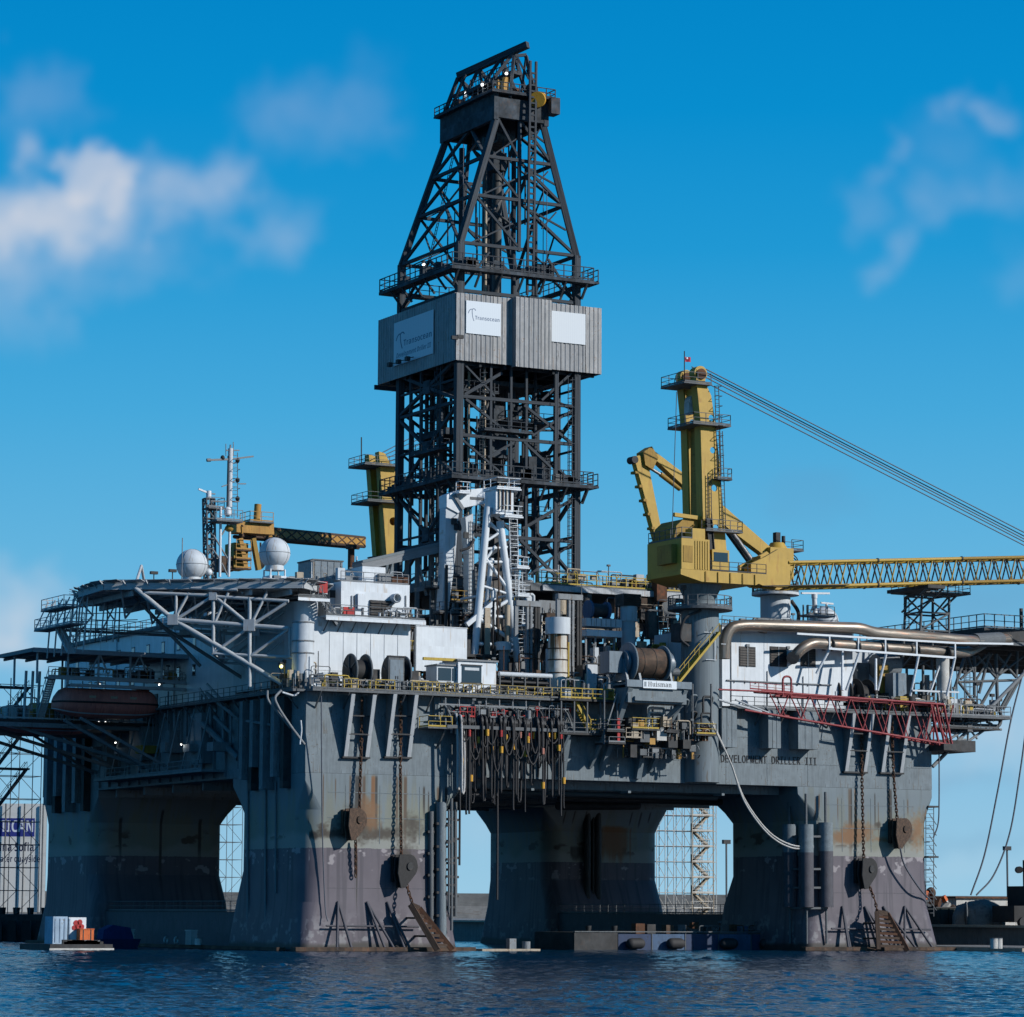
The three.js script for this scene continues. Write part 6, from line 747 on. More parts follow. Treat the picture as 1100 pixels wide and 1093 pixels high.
{ const g = thing('cable_reel', 'dark blue cable reel on white trestle beside the stack', 'reel'), v = 7, P = (x, y) => pv(x, y, v), c = P(640, 656); drum(g, 'drum', M.dark, [c[0] - .8, c[1], v], [c[0] + 1.2, c[1], v], .75); drum(g, 'flange', M.blue, [c[0] - 1.1, c[1], v], [c[0] - .8, c[1], v], 1.1); drum(g, 'flange', M.blue, [c[0] + 1.2, c[1], v], [c[0] + 1.5, c[1], v], 1.0); const a = P(624, 684), b = P(662, 667); box(g, 'trestle', M.whiteB, a[0], b[0], a[1] + 1.1, b[1], v - 1.2, v + 1.2); box(g, 'trestle_beam', M.white, a[0], b[0], a[1], a[1] + .7, v - 1.3, v + 1.2); for (let k = 0; k < 4; k++) box(g, 'trestle_leg', M.grey, a[0] + k * 1.2, a[0] + k * 1.2 + .2, HD, a[1], v - 1, v - .8); for (let k = 1; k < 7; k++) box(g, 'panel_seam', M.grey, a[0] + k * .62, a[0] + k * .62 + .06, a[1] + 1.15, b[1] - .05, v - 1.24, v - 1.2); }
for (const [px, v, h, l] of [[572, 6, 652, 'grey twin-rail column standing behind the white lattice tower'], [617, 5, 645, 'grey twin-rail column standing behind the rust-streaked stack']]) { const g = thing('guide_column', l, 'column'), a = pv(px, 735, v), y = pv(px, h, v)[1]; for (const o of [-.7, -.25, .35, .7]) box(g, 'rail', o < 0 ? M.grey : M.dark, a[0] + o - .13, a[0] + o + .13, HD, y, v - .2, v + .2); for (let yy = HD + .6; yy < y; yy += .8) box(g, 'rung', M.dark, a[0] - .7, a[0] + .7, yy, yy + .1, v - .05, v + .05); box(g, 'head', M.grey, a[0] - 2.2, a[0] + .9, y, y + .6, v - .3, v + .5); beam(g, 'head_brace', M.grey, [a[0] - 2.1, y + .1, v], [a[0] - 2.1, y - 3.4, v], .4); }
// white lattice tower and the thick white gantry
{
  const g = thing('white_lattice_tower', 'white tubular A-shaped lattice tower with cage ladder beside the derrick', 'tower'), v = 11, v2 = 16, P = (x, y, w = v) => pv(x, y, w);
  const L = (a, b, r, w = v, m = M.white) => tube(g, 'member', m, P(...a, w), P(...b, w), r);
  L([509, 711], [524, 545], .42); L([556, 711], [537, 560], .42); L([516, 711], [528, 600], .28, v2); L([545, 711], [545, 600], .26, v2);
  for (const [a, b, r] of [[[518, 661], [551, 664], .2], [[513, 692], [553, 693], .22], [[515, 665], [553, 690], .24], [[551, 642], [516, 664], .22], [[516, 712], [552, 698], .2], [[519, 630], [551, 640], .16], [[549, 638], [520, 598], .2], [[521, 604], [545, 604], .18], [[522, 590], [545, 588], .16], [[520, 604], [532, 587], .16], [[524, 560], [540, 575], .2], [[540, 570], [522, 582], .16]]) L(a, b, r);
  for (const [y0, x0, x1] of [[705, 512, 553], [640, 518, 549]]) for (const x of [x0, x1]) tube(g, 'member', M.whiteB, P(x, y0), [P(x, y0)[0], P(x, y0)[1], v2], .16);
  L([536, 712], [534, 640], .1, v - .6, M.brown); L([536, 640], [535, 585], .1, v - .6, M.brown);
  const hd = sub(g, 'head_platform'), a = P(528, 553), b = P(547, 527); box(hd, 'head_box', M.white, a[0], b[0], a[1], b[1], v - 1, v + 1.6); for (let k = 0; k < 4; k++) tube(hd, 'vent_pipe', k % 2 ? M.rust : M.tan, [a[0] + .4 + k * .45, a[1] + .5, v - 1.12], [a[0] + .4 + k * .45, b[1] + .5, v - 1.12], .09); deckPlate(hd, M.white, a[0] - .1, b[0] + .8, b[1] + .02, v - 1.4, v + 1.8, M.white, 'LFR', 'platform'); const c = P(533, 556); deckPlate(hd, M.white, c[0], P(553, 556)[0], c[1], v - 2, v - .9, M.white, 'LFR', 'platform');
  ladder(g, M.white, P(554, 640), P(551, 548), 1.0, true); ladder(g, M.whiteB, P(560, 712), P(557, 610), .9, true); for (const [x, y] of [[551, 610], [556, 672], [552, 640]]) { const p = P(x, y); deckPlate(g, M.white, p[0], p[0] + 1.6, p[1], v - 1, v + .4, M.white, 'FR', 'platform'); }
}
{
  const g = thing('white_gantry', 'thick white box-section gantry leg and arm in front of the derrick', 'gantry'), v = 17, P = (x, y) => { const p = pv(x, y, v); return [p[0], p[1]]; };
  shapeSlab(g, 'leg', M.whiteB, [P(475, 655), P(482, 655), P(489, 600), P(493, 548), P(491, 545), P(479, 545), P(478, 600)], [], v, 1.5); shapeSlab(g, 'leg', M.whiteB, [P(502, 712), P(509, 712), P(509, 600), P(508, 552), P(500, 556), P(503, 600)], [], v, 1.2); const lg = P(506, 640); ladder(g, M.greyMid, [lg[0], HD + 2, v - .15], [lg[0], P(506, 560)[1], v - .15], .5);
  shapeSlab(g, 'arm', M.white, [P(479, 545), P(479, 532), P(488, 528), P(525, 524), P(527, 540), P(496, 546), P(492, 552)], [], v - .2, 1.9); deckPlate(g, M.white, P(488, 530)[0], P(501, 530)[0], P(495, 530)[1], v - 1.2, v - .25, M.white, 'LFR', 'platform'); drum(g, 'sheave', M.rust, [P(493, 524)[0] - .3, P(493, 524)[1], v + .3], [P(493, 524)[0] + .3, P(493, 524)[1], v + .3], .4); beam(g, 'stay', M.grey, [...P(486, 532), v - .3], [...P(496, 548), v - .3], .35); box(g, 'arm_pad', M.greyMid, P(504, 536)[0], P(519, 536)[0], P(504, 537)[1], P(504, 534)[1], v - .24, v - .2);
  beam(g, 'knee', M.white, [...P(474, 676), v - 6], [...P(502, 653), v - 6], .5); beam(g, 'knee', M.white, [...P(502, 676), v - 6], [...P(503, 640), v - 6], .45); for (const [x, y] of [[487, 560], [490, 566], [500, 575]]) box(g, 'hydraulic_block', M.dark, P(x, y)[0] - .3, P(x, y)[0] + .3, P(x, y)[1] - .4, P(x, y)[1] + .3, v - .3, v - .05); for (const [a, b] of [[[491, 560], [492, 570]], [[510, 570], [519, 562]], [[508, 580], [493, 592]]]) curve(g, 'hydraulic_hose', M.rubber, [[...P(...a), v - .3], [...P((a[0] + b[0]) / 2 + 1, (a[1] + b[1]) / 2 + 3), v - .5], [...P(...b), v - .3]], .16, 14);
}
// catwalk beam running to the drill floor
{ const g = thing('catwalk_conveyor', 'long grey sloping catwalk beam leading up to the drill floor', 'catwalk'), v = 20, a = pv(384, 610, v), b = pv(478, 588, v); beam(g, 'main_beam', M.grey, a, b, 2.6, .9); beam(g, 'side_plate', M.hull, up(a, .55), up(b, .55), 2.7, .3); for (const x of [412, 437, 448, 464, 470]) { const t = (x - 384) / 94, p = lerp(a, b, t); beam(g, 'support_leg', M.greyMid, up(p, -.4), [p[0], 30, v + (x % 2)], .4); } for (const [x0, x1, y0, y1] of [[448, 458, 600, 640], [462, 476, 640, 600], [412, 420, 640, 604]]) beam(g, 'support_brace', M.grey, pv(x0, y0, v), pv(x1, y1, v), .25); beam(g, 'tie_beam', M.grey, pv(446, 634, v), pv(478, 628, v), .5); }
// drill floor and what stands on it
{
  const g = thing('drill_floor', 'raised drill floor with railings, pipes and machinery below the derrick', 'platform'), m = M.greyMid, y = 42;
  box(g, 'floor_slab', m, 29, 62, y - .9, y, 24, 52); box(g, 'floor_edge', M.truss, 41, 62, y - .85, y - .2, 23.7, 23.98); rail(g, M.yellowRail, [[40.5, y, 24.2], [61.8, y, 24.2]], 1.3, 1.3, .09); rail(g, M.grey, [[29.2, y, 50], [29.2, y, 24.2], [40, y, 24.2]], 1.3, 1.5);
  for (let u = 30; u < 62; u += 4.4) for (const v of [24.6, 38, 51]) beam(g, 'stilt', M.grey, [u, HD, v], [u, y - .9, v], .55); for (let u = 30; u < 60; u += 4.4) beam(g, 'stilt_brace', M.greyMid, [u, HD + .5, 24.6], [u + 4.4, y - 1.4, 24.6], .3); for (const yy of [31, 35.4, 38.4]) box(g, 'mezzanine', M.dark, 30, 61, yy - .3, yy, 24.9, 50);
  for (let k = 0; k < 70; k++) { const u = rr(29.5, 60), yy = [27, 31, 35.4, 38.4][k % 4], h = rr(.8, 2.8), w = rr(.5, 2.2), t = rnd(), mt = [M.dark, M.greyMid, M.brown, M.grey, M.whiteB, M.tan, M.louvre, M.rust][Math.floor(rnd() * 8)], v = rr(22.6, 24.2); if (t < .4) box(g, 'machine_casing', mt, u, u + w, yy, yy + h, v, v + rr(.6, 1.6)); else if (t < .6) cyl(g, 'machine_vessel', mt, u, yy, yy + h, v, w * .3, w * .3, 12); else pipe(g, 'pipe_run', mt, [[u, yy, v], [u, yy + h, v], [u + w * 1.5, yy + h, v], [u + w * 1.5, yy + .3, v]], rr(.08, .2), .3, 7); }
  for (let k = 0; k < 22; k++) { const u = rr(50, 61), h = rr(.4, 1.6), w = rr(.4, 1.2); box(g, 'deck_box', [M.greyMid, M.dark, M.grey, M.rust, M.yellowDull][k % 5], u, u + w, y, y + h, rr(24.4, 26), 27); } for (const [u, h] of [[58, 3.2], [60.4, 3.6], [61.2, 2.6]]) { tube(g, 'lamp_post', M.greyMid, [u, y, 24.3], [u, y + h, 24.3], .08); box(g, 'floodlight', M.dark, u - .4, u + .4, y + h, y + h + .35, 24.1, 24.6); }
  box(g, 'drillers_cabin', M.louvre, 31.6, 36, y - 3.2, y + 1.6, 23, 26); deckPlate(g, M.dark, 30.6, 36.4, y - 3.3, 22, 24, M.yellowRail, 'LF'); box(g, 'valve_block', M.rust, 56, 57.4, y - 1.4, y + 1.2, 23, 24.2); for (let k = 0; k < 5; k++) deckPlate(g, M.dark, 20 + k * .4, 30, HD + 1.4 + k * .8, 12 + k * 1.6, 13.4 + k * 1.6, k % 2 ? M.yellowRail : M.yellowDull, 'FR'); stairs(g, M.greyMid, [36, HD, 22], [30.5, y - 3.3, 22], .9, [0, 0, 1]);
}
skid('cluttered pipes and pumps behind the rust-streaked stack', pv(582, 730, 6)[0], pv(664, 730, 6)[0], HD, 5, 9, 6.5, 34, [M.grey, M.whiteB, M.dark, M.tan, M.greyMid, M.louvre]);
skid('grey and tan valves at the foot of the trestle reel', pv(616, 735, 2)[0], pv(655, 735, 2)[0], HD, 1, 4, 4, 22, [M.tan, M.grey, M.whiteB, M.dark, M.yellowRail]);
skid('yellow piping and machinery behind the reel winch', pv(652, 700, 10)[0], pv(735, 700, 10)[0], HD + 5.5, 9, 13, 2.2, 30, [M.yellowRail, M.yellowDull, M.greyMid, M.dark, M.tan]);
{ const g = thing('deckhouse', 'low white house behind the reel winch with yellow pipes on its roof', 'deckhouse'), a = pv(664, 735, 10), b = pv(735, 688, 10); box(g, 'wall', M.white, a[0], b[0] + 4, HD, HD + 5.3, 10, 18); box(g, 'roof', M.grey, a[0] - .2, b[0] + 4.2, HD + 5.3, HD + 5.48, 9.7, 18.2); rail(g, M.yellowRail, [[a[0], HD + 5.48, 9.8], [b[0] + 3, HD + 5.48, 9.8]], 1.1, 1.3, .09); box(g, 'fire_locker', M.fire, b[0] - 1.4, b[0] - .4, HD + 5.5, HD + 6.8, 9.4, 10.2); }
skid('mossy brown clutter of boxes on roof behind the deckhouse', 5, 12.6, 36.65, 24, 33, 2.2, 26, [M.greyMid, M.dark, M.louvre, M.yellowDull, M.tan]);
{ const g = thing('container_cabin', 'dark slate cabin on the roof behind the white dome', 'cabin'), a = pv(336, 622, 26), b = pv(368, 604, 26); box(g, 'shell', M.winchBlue, a[0], b[0], 36.62, b[1], 26, 30); box(g, 'roof', M.greyMid, a[0] - .1, b[0] + .1, b[1], b[1] + .15, 25.9, 30.1); for (let k = 0; k < 5; k++) box(g, 'rib', M.hull, a[0] + .2 + k * .8, a[0] + .3 + k * .8, 36.7, b[1] - .1, 25.94, 26); }
{ const g = thing('exhaust_post', 'dark red ribbed post standing near the ochre crane', 'post'), a = pv(377, 610, 40), b = pv(377, 590, 40); cyl(g, 'post', M.rust, a[0], 36.6, b[1], 40, .4); cyl(g, 'cap', M.brown, a[0], b[1], b[1] + .5, 40, .65); tube(g, 'stay', M.whiteB, pv(383, 620, 30), pv(383, 598, 30), .1); }
// pipe deck and clutter between the white screen and the drill floor
{
  const g = thing('pipe_deck', 'yellow-railed pipe deck crowded with racks below the white gantry', 'platform'); box(g, 'deck', M.dark, 14.6, 29, HD + 5.0, HD + 5.3, 9.5, 24); for (let u = 15; u < 29; u += 2.7) for (const v of [9.8, 23.6]) beam(g, 'stilt', M.greyMid, [u, HD, v], [u, HD + 5, v], .3); rail(g, M.yellowRail, [[14.8, HD + 5.3, 9.7], [22.6, HD + 5.3, 9.7]], 1.15, 1.1, .09); rail(g, M.yellowDull, [[14.8, HD + 5.3, 16], [28.6, HD + 5.3, 16]], 1.15, 1.1, .09); rail(g, M.yellowRail, [[14.8, HD + 5.3, 22], [14.8, HD + 5.3, 9.7]], 1.15, 1.1, .09);
  for (let k = 0; k < 60; k++) { const u = rr(14.8, 33), v = rr(10.5, 22), y = HD + 5.3, h = rr(.5, u > 23 ? 8 : 3.4), w = rr(.4, 1.5), t = rnd(), m = [M.dark, M.greyMid, M.brown, M.louvre, M.rust, M.dark, M.grey, M.black, M.tan][Math.floor(rnd() * 9)]; if (t < .45) box(g, 'machine_casing', m, u, u + w, y, y + h * .7, v, v + rr(.5, 1.6)); else if (t < .62) cyl(g, 'machine_vessel', m, u, y, y + h * .8, v, w * .28, w * .28, 12); else pipe(g, 'pipe_run', m, [[u, y, v], [u, y + h, v], [u + w * 1.4, y + h, v], [u + w * 1.4, y + h * .3, v + .4]], rr(.06, .16), .3, 6); }
  for (let k = 0; k < 6; k++) deckPlate(g, M.dark, 23.5 + (k % 2) * 2, 30.5 + (k % 3), HD + 7.4 + k * 1.5, 14 + k, 15.6 + k, k % 3 ? M.greyMid : M.yellowDull, 'FL'); for (let k = 0; k < 7; k++) beam(g, 'upright', k % 2 ? M.greyMid : M.dark, [23.6 + k * 1.2, HD + 5.3, 14.5 + (k % 3) * 2.4], [23.6 + k * 1.2, HD + 15.5, 14.5 + (k % 3) * 2.4], .26);
}

// ---------------------------------------------------------------- right end of the deck
{
  const g = thing('engine_room_house', 'plain white house with three louvred windows above the ship name', 'deckhouse'), v = 1.6, a = pv(776, 748, v), b = pv(914, 674, v), y = b[1] - .7;
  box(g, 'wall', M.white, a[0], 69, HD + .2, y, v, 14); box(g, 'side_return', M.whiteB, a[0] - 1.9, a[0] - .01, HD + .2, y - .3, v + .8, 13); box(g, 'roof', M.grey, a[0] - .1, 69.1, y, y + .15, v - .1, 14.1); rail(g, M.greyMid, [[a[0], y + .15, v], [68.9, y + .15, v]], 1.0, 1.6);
  for (const [x0, x1] of [[794, 811.5], [827, 845], [860, 876]]) { const p = pv(x0, 716, v), q = pv(x1, 695.5, v), w = sub(g, 'louvred_window'); box(w, 'frame', M.dark, p[0], q[0], p[1], q[1], v - .06, v); for (const h of [0, 1]) for (let k = 0; k < 7; k++) { const u0 = p[0] + .1 + h * (q[0] - p[0]) / 2; box(w, 'slat', M.louvre, u0, u0 + (q[0] - p[0]) / 2 - .16, p[1] + .12 + k * .28, p[1] + .3 + k * .28, v - .12, v - .061); } box(w, 'mullion', M.grey, (p[0] + q[0]) / 2 - .06, (p[0] + q[0]) / 2 + .06, p[1], q[1], v - .14, v - .061); }
  for (const [u, w] of [[57, .05], [63, .05]]) box(g, 'wall_seam', M.whiteB, u, u + w, HD + .3, y - .1, v - .03, v); for (let k = 0; k < 8; k++) { const u = rr(58, 68), h = rr(.5, 1.3); box(g, 'roof_unit', [M.grey, M.greyMid, M.dark][k % 3], u, u + rr(.5, 1.4), y + .15, y + h, 2.5, 4); } pipe(g, 'roof_pipe', M.grey, [[56, y + .2, 3], [57, y + 1.2, 3], [63, y + 1.1, 3], [68, y + .3, 3]], .14, .5);
  box(g, 'wall', M.whiteB, 69.02, 78, HD + .2, HD + 8.4, 9, 16);
}
{
  const g = thing('exhaust_pipework', 'pair of fat brown steel exhaust pipes on a white rack past the house', 'pipework');
  pipe(g, 'exhaust_pipe', M.pipe, [pv(778, 708, 0), pv(778, 690, 0), pv(784, 674, 0), pv(800, 672, 0), pv(924, 675, 0), pv(938, 680, .5), pv(1036, 688, 3), pv(1050, 689, 4), pv(1120, 683, 14)], .66, 2.0, 14); pipe(g, 'exhaust_pipe', M.pipe, [pv(812, 690, 3), pv(812, 676, 2), pv(824, 676, 1.4)], .5, 1, 12);
  pipe(g, 'exhaust_pipe', M.pipe, [pv(853, 706, 1.7), pv(853, 706, -.2), pv(861, 697, -.6), pv(872, 691, -.6), pv(1010, 700, 2), pv(1040, 701, 6), pv(1056, 692, 12)], .62, 1.8, 14); drum(g, 'pipe_mouth', M.dark, pv(852, 707, -.5), pv(852, 707, 1), .72); drum(g, 'muffler', M.greyMid, pv(1046, 688.5, 4), pv(1074, 687, 7), .85, 18);
  for (const x of [893, 921, 950, 985, 1018]) { const p = pv(x, 700, -1.2); drum(g, 'pipe_clamp', M.dark, pv(x, 692 + (x - 872) * .066, -.5 + Math.max(0, (x - 900) * .02)), pv(x + 1, 692 + (x - 872) * .066, -.5 + Math.max(0, (x - 900) * .02)), .7, 14); }
  const t0 = pv(856, 681, -1.4), t1 = pv(1026, 691, 1), b0 = pv(890, 697, -1.4), b1 = pv(1026, 707, 1); beam(g, 'rack_rail', M.white, t0, t1, .22); beam(g, 'rack_rail', M.white, b0, b1, .24); beam(g, 'rack_rail', M.white, t1, pv(1088, 692, 6), .22); for (const t of [.2, .38, .55, .75, 1]) { const p = lerp(t0, t1, t); beam(g, 'rack_post', M.white, p, up(p, -1.75), .18); }
  for (const [a, b] of [[[893, 695], [877, 724]], [[923, 702], [909, 742]], [[952, 703], [943, 742]], [[987, 705], [978, 748]], [[1026, 707], [1017, 748]], [[905, 742], [905, 700]], [[941, 742], [941, 708]]]) tube(g, 'rack_leg', M.white, pv(...a, -1), pv(...b, -.2), .15); beam(g, 'rack_leg', M.whiteB, pv(1000, 742, 2), pv(1012, 708, 3), .2); beam(g, 'rack_rail', M.whiteB, pv(980, 742, -.6), pv(1030, 744, 1), .18); cyl(g, 'trunk_post', M.offwhite, pv(1013, 730, 3)[0], HD, pv(1013, 708, 3)[1], 3, .75);
}
for (const [px, l] of [[900, 'black mooring winch beside the white house'], [925, 'black mooring winch before the curved grey tanks']]) { const c = pv(px, 725, 3), g = thing('mooring_winch', l, 'winch'), y = HD + 2.2; drum(g, 'drum', M.black, [c[0] - .7, y, 3], [c[0] + .7, y, 3], 1.2); for (const s of [-1, 1]) { drum(g, 'flange', M.dark, [c[0] + s * .8 - .1, y, 3], [c[0] + s * .8 + .1, y, 3], 1.75); const t = put(g, 'flange_rim', new THREE.TorusGeometry(1.75, .12, 8, 30), M.black); t.position.copy(W([c[0] + s * .8, y, 3])); t.rotation.y = Math.PI / 2; } box(g, 'frame', M.dark, c[0] - 1.4, c[0] + 1.4, HD, HD + 1.2, 1.6, 4.4); box(g, 'gearbox', M.black, c[0] + 1, c[0] + 2.1, HD, y + 1.2, 2.4, 3.8); }
{ const g = thing('generator_set', 'grey box generator with curved tank hoods on the right deck', 'generator'), a = pv(957, 745, 1.5), b = pv(971, 724, 1.5); box(g, 'control_box', M.winchBlue, a[0], b[0], HD, b[1], 1, 2.6); drum(g, 'tank', M.grey, [pv(940, 718, 5)[0], pv(940, 716, 5)[1], 5], [pv(962, 718, 5)[0], pv(962, 716, 5)[1], 5], 1.4); box(g, 'hood', M.whiteB, pv(958, 712, 4)[0], pv(968, 712, 4)[0], HD, pv(958, 708, 4)[1], 4, 6); box(g, 'hood', M.grey, pv(921, 722, 6)[0], pv(934, 722, 6)[0], HD, pv(921, 712, 6)[1], 6, 8); box(g, 'frame', M.yellowDull, pv(945, 730, 3)[0], pv(955, 730, 3)[0], HD, pv(945, 714, 3)[1], 3, 4); }
skid('yellow-railed pumps and valves along the right deck edge', pv(918, 745, .5)[0], pv(1000, 745, .5)[0], HD, -.2, 3, 2.2, 30, [M.yellowRail, M.dark, M.greyMid, M.ochre, M.tan, M.whiteB]);
skid('dark machinery under the pipe rack on the right deck', pv(968, 735, 5)[0], pv(1010, 735, 5)[0], HD, 4, 9, 5, 20, [M.dark, M.greyMid, M.grey, M.black]);
{
  const g = thing('burner_boom', 'red lattice boom folded flat along the right deck edge', 'boom'), v = -2.4, P = (x, y, w = v) => pv(x, y, w);
  const tA = P(818, 743), tB = P(1014, 757), bA = P(772, 754), bB = P(1024, 800); for (const o of [0, 1.5]) { tube(g, 'chord', M.red, [tA[0], tA[1], v + o], [tB[0], tB[1], v + o], .13); } tube(g, 'chord', M.red, P(800, 763), P(1024, 801), .13); tube(g, 'chord', M.red, P(815, 764, -1), P(1020, 803, -.9), .14); tube(g, 'chord', M.red, P(818, 743), P(772, 741), .1); tube(g, 'chord', M.truss, P(772, 752), P(818, 765), .13); tube(g, 'chord', M.truss, P(790, 752), P(826, 766), .1); beam(g, 'walkway', M.red, P(830, 748, -1.6), P(1012, 759, -1.6), 1.3, .18);
  const top = x => 743 + (x - 818) * 14 / 196, bot = x => 763 + (x - 800) * 38 / 224; for (let x = 826; x < 1008; x += 22) { tube(g, 'brace', M.red, P(x, top(x)), P(x + 13, bot(x + 13)), .075); tube(g, 'brace', M.red, P(x + 13, bot(x + 13)), P(x + 22, top(x + 22)), .075); tube(g, 'brace', M.red, P(x + 6, top(x + 6), -.9), P(x + 18, bot(x + 18)), .06); } for (const [x, y] of [[1000, 757], [1014, 758], [1006, 757]]) tube(g, 'brace', M.red, P(x, y), P(x + 9, 801), .14); for (const [a, b] of [[[1000, 760], [1020, 800]], [[985, 795], [1003, 758]], [[995, 797], [1014, 760]], [[1003, 800], [1003, 758]]]) tube(g, 'brace', M.red, P(...a, -1.2), P(...b, -1.2), .1); pipe(g, 'riser_loop', M.red, [P(841, 748), P(841, 727), P(850, 727), P(850, 748)], .12, .6); rail(g, M.red, [P(806, 741), P(852, 745)], .8, 1.2); box(g, 'hinge_block', M.dark, P(1012, 803)[0], P(1030, 803)[0], P(1005, 806)[1], P(1005, 799)[1], -2.8, .2);
}
// right-end hanging platform and flare truss
{
  const g = thing('end_platform', 'stepped steel end platform with rails and pipes past the last column', 'platform'), P = (x, y, v = 2) => pv(x, y, v), y1 = P(1030, 770)[1], y2 = P(1030, 782)[1], u0 = P(1000, 770)[0], u1 = P(1076, 770)[0];
  box(g, 'upper_deck', M.greyMid, BU - 1, u1, y1 - .25, y1, 0, 9); rail(g, M.grey, [[u0, y1, .1], [u1 - .1, y1, .1], [u1 - .1, y1, 8.9]], 1.2, 1.3); rail(g, M.yellowRail, [[u0 - 2, y1 + .02, .3], [u0 + 4, y1 + .02, .3]], 1.2, 1.2); box(g, 'lower_deck', M.dark, BU - 1, u1 - 1, y2 - .2, y2, 1, 8); rail(g, M.greyMid, [[u0, y2, 1.1], [u1 - 1.1, y2, 1.1]], .9, 1.3); box(g, 'sump_box', M.dark, BU - 1.5, BU + 6.4, P(1010, 808)[1], P(1010, 796)[1], .2, 8);
  for (const [a, b, r] of [[[1002, 824], [1100, 724], .22], [[1002, 806], [1040, 782], .16], [[1040, 800], [1040, 775], .14], [[1028, 805], [1060, 783], .16], [[1050, 794], [1035, 775], .12]]) tube(g, 'strut', M.grey, P(...a), P(...b), r); pipe(g, 'pipe_loop', M.greyMid, [P(1022, 778), P(1074, 781), P(1076, 770), P(1074, 764)], .22, .6); for (const [x, y] of [[1034, 776], [1060, 776], [1022, 787], [1008, 775]]) pipe(g, 'pipe_loop', M.grey, [P(x, y), P(x + 6, y + 2), P(x + 8, y + 8), P(x + 16, y + 8)], .14, .4, 7);
  for (let k = 0; k < 24; k++) { const x = rr(1018, 1072), q = P(x, rr(750, 768), rr(1, 4)), s = rr(.2, .55); box(g, 'valve_box', [M.grey, M.whiteB, M.tan, M.greyMid, M.yellowRail, M.dark, M.rust][k % 7], q[0] - s, q[0] + s, y1, Math.max(y1 + .3, q[1]), q[2], q[2] + s); } for (const [x, y] of [[1036, 722], [1050, 735], [1066, 747], [1074, 752], [1028, 718]]) { const p = P(x, y, 3); tube(g, 'post', M.greyMid, [p[0], y1, 3], p, .07); box(g, 'post_head', M.dark, p[0] - .25, p[0] + .25, p[1] - .2, p[1] + .15, 2.8, 3.2); }
}
{
  const g = thing('flare_platform', 'dark railed overhanging deck carried on grey lattice legs at the right edge', 'platform'), P = (x, y, v = 12) => pv(x, y, v), a = P(1036, 688), yT = P(1060, 678)[1];
  box(g, 'deck', M.dark, a[0], a[0] + 36, yT - 1.5, yT, 8, 44); rail(g, M.greyMid, [[a[0] + .1, yT, 40], [a[0] + .1, yT, 8.1], [a[0] + 35.9, yT, 8.1]], 1.6, 1.5, .1); box(g, 'edge_girder', M.greyMid, a[0], a[0] + 36, yT - 2.0, yT - 1.52, 8.1, 8.5); for (let k = 0; k < 6; k++) box(g, 'under_girder', M.dark, a[0] + .5, a[0] + 35.5, yT - 2.2, yT - 1.52, 12 + k * 6, 12.4 + k * 6);
  box(g, 'lamp_post', M.dark, P(1096, 670, 9)[0] - .15, P(1096, 670, 9)[0] + .15, yT, yT + 2.6, 8.6, 8.9); const L = (p, q, r = .16, m = M.greyMid) => tube(g, 'leg_member', m, P(...p), P(...q), r);
  for (const [p, q, r] of [[[1036, 708], [1025, 742], .2], [[1047, 705], [1047, 750], .2], [[1063, 703], [1052, 745], .18], [[1070, 703], [1072, 765], .22], [[1093, 700], [1092, 728], .2], [[1086, 702], [1054, 758], .2], [[1070, 703], [1092, 728], .18], [[1050, 705], [1070, 728], .18], [[1063, 702], [1032, 730], .16], [[1040, 706], [1048, 728], .14], [[1030, 733], [1092, 731], .16], [[1030, 733], [1048, 756], .18], [[1048, 732], [1066, 702], .14], [[1092, 731], [1075, 762], .2], [[1070, 728], [1100, 705], .16], [[1100, 722], [1078, 762], .2], [[1058, 703], [1070, 727], .12]]) L(p, q, r); ladder(g, M.greyMid, P(1040, 758), P(1040, 706), .6, true);
}
{ const g = thing('boom_rest_tower', 'grey lattice tower with platform propping the crane boom', 'tower'), v = 5.2, P = (x, y) => pv(x, y, v), b0 = P(978, 700), b1 = P(1010, 700), t0 = P(982, 640), t1 = P(1011, 640); truss(g, M.greyMid, quad(b0[0], b1[0], HD + 6, v - 1.6, v + 1.6), quad(t0[0], t1[0], t0[1], v - 1.6, v + 1.6), 4, .16, .11); for (const u of [t0[0], t1[0]]) for (const o of [-1.6, 1.6]) tube(g, 'base_leg', M.greyMid, [u, HD, v + o], [u, HD + 6, v + o], .17); deckPlate(g, M.greyMid, P(969, 638)[0], P(1031, 638)[0], P(990, 637)[1], v - 2.2, v + 2.2, M.greyMid, 'LRF', 'platform'); ladder(g, M.greyMid, P(974, 680), P(974, 632), .7, true); beam(g, 'knee', M.greyMid, P(1028, 640), P(1012, 655), .2); { const u = pv(997, 632, 0)[0], y = 40.25 + (u - 58.4) * .0765; box(g, 'saddle', M.dark, u - 1.2, u + 1.2, y - .62, y - .22, -1.7, 6.4); for (const o of [-1.1, 1.1]) tube(g, 'saddle_prop', M.greyMid, [u + o, y - .62, -1.4], [u + o, y - 3, 3.6], .12); } }
{ const g = thing('mooring_line', 'pair of dark lines dropping from the right overhang to the quay', 'rope'); for (const p of [[[1100, 720], [1086, 775], [1072, 850], [1058, 918], [1043, 962]], [[1104, 770], [1096, 830], [1085, 895], [1068, 940], [1049, 962]]]) curve(g, 'strand', M.cable, p.map(q => pv(...q, 8)), .1, 40); }
{ const g = thing('mooring_line', 'thin drooping line off the outer corner of last column', 'rope'); curve(g, 'strand', M.cable, [[1009, 808], [1009, 860], [1008, 885], [1003, 900]].map(q => pv(...q, .5)), .08, 24); }
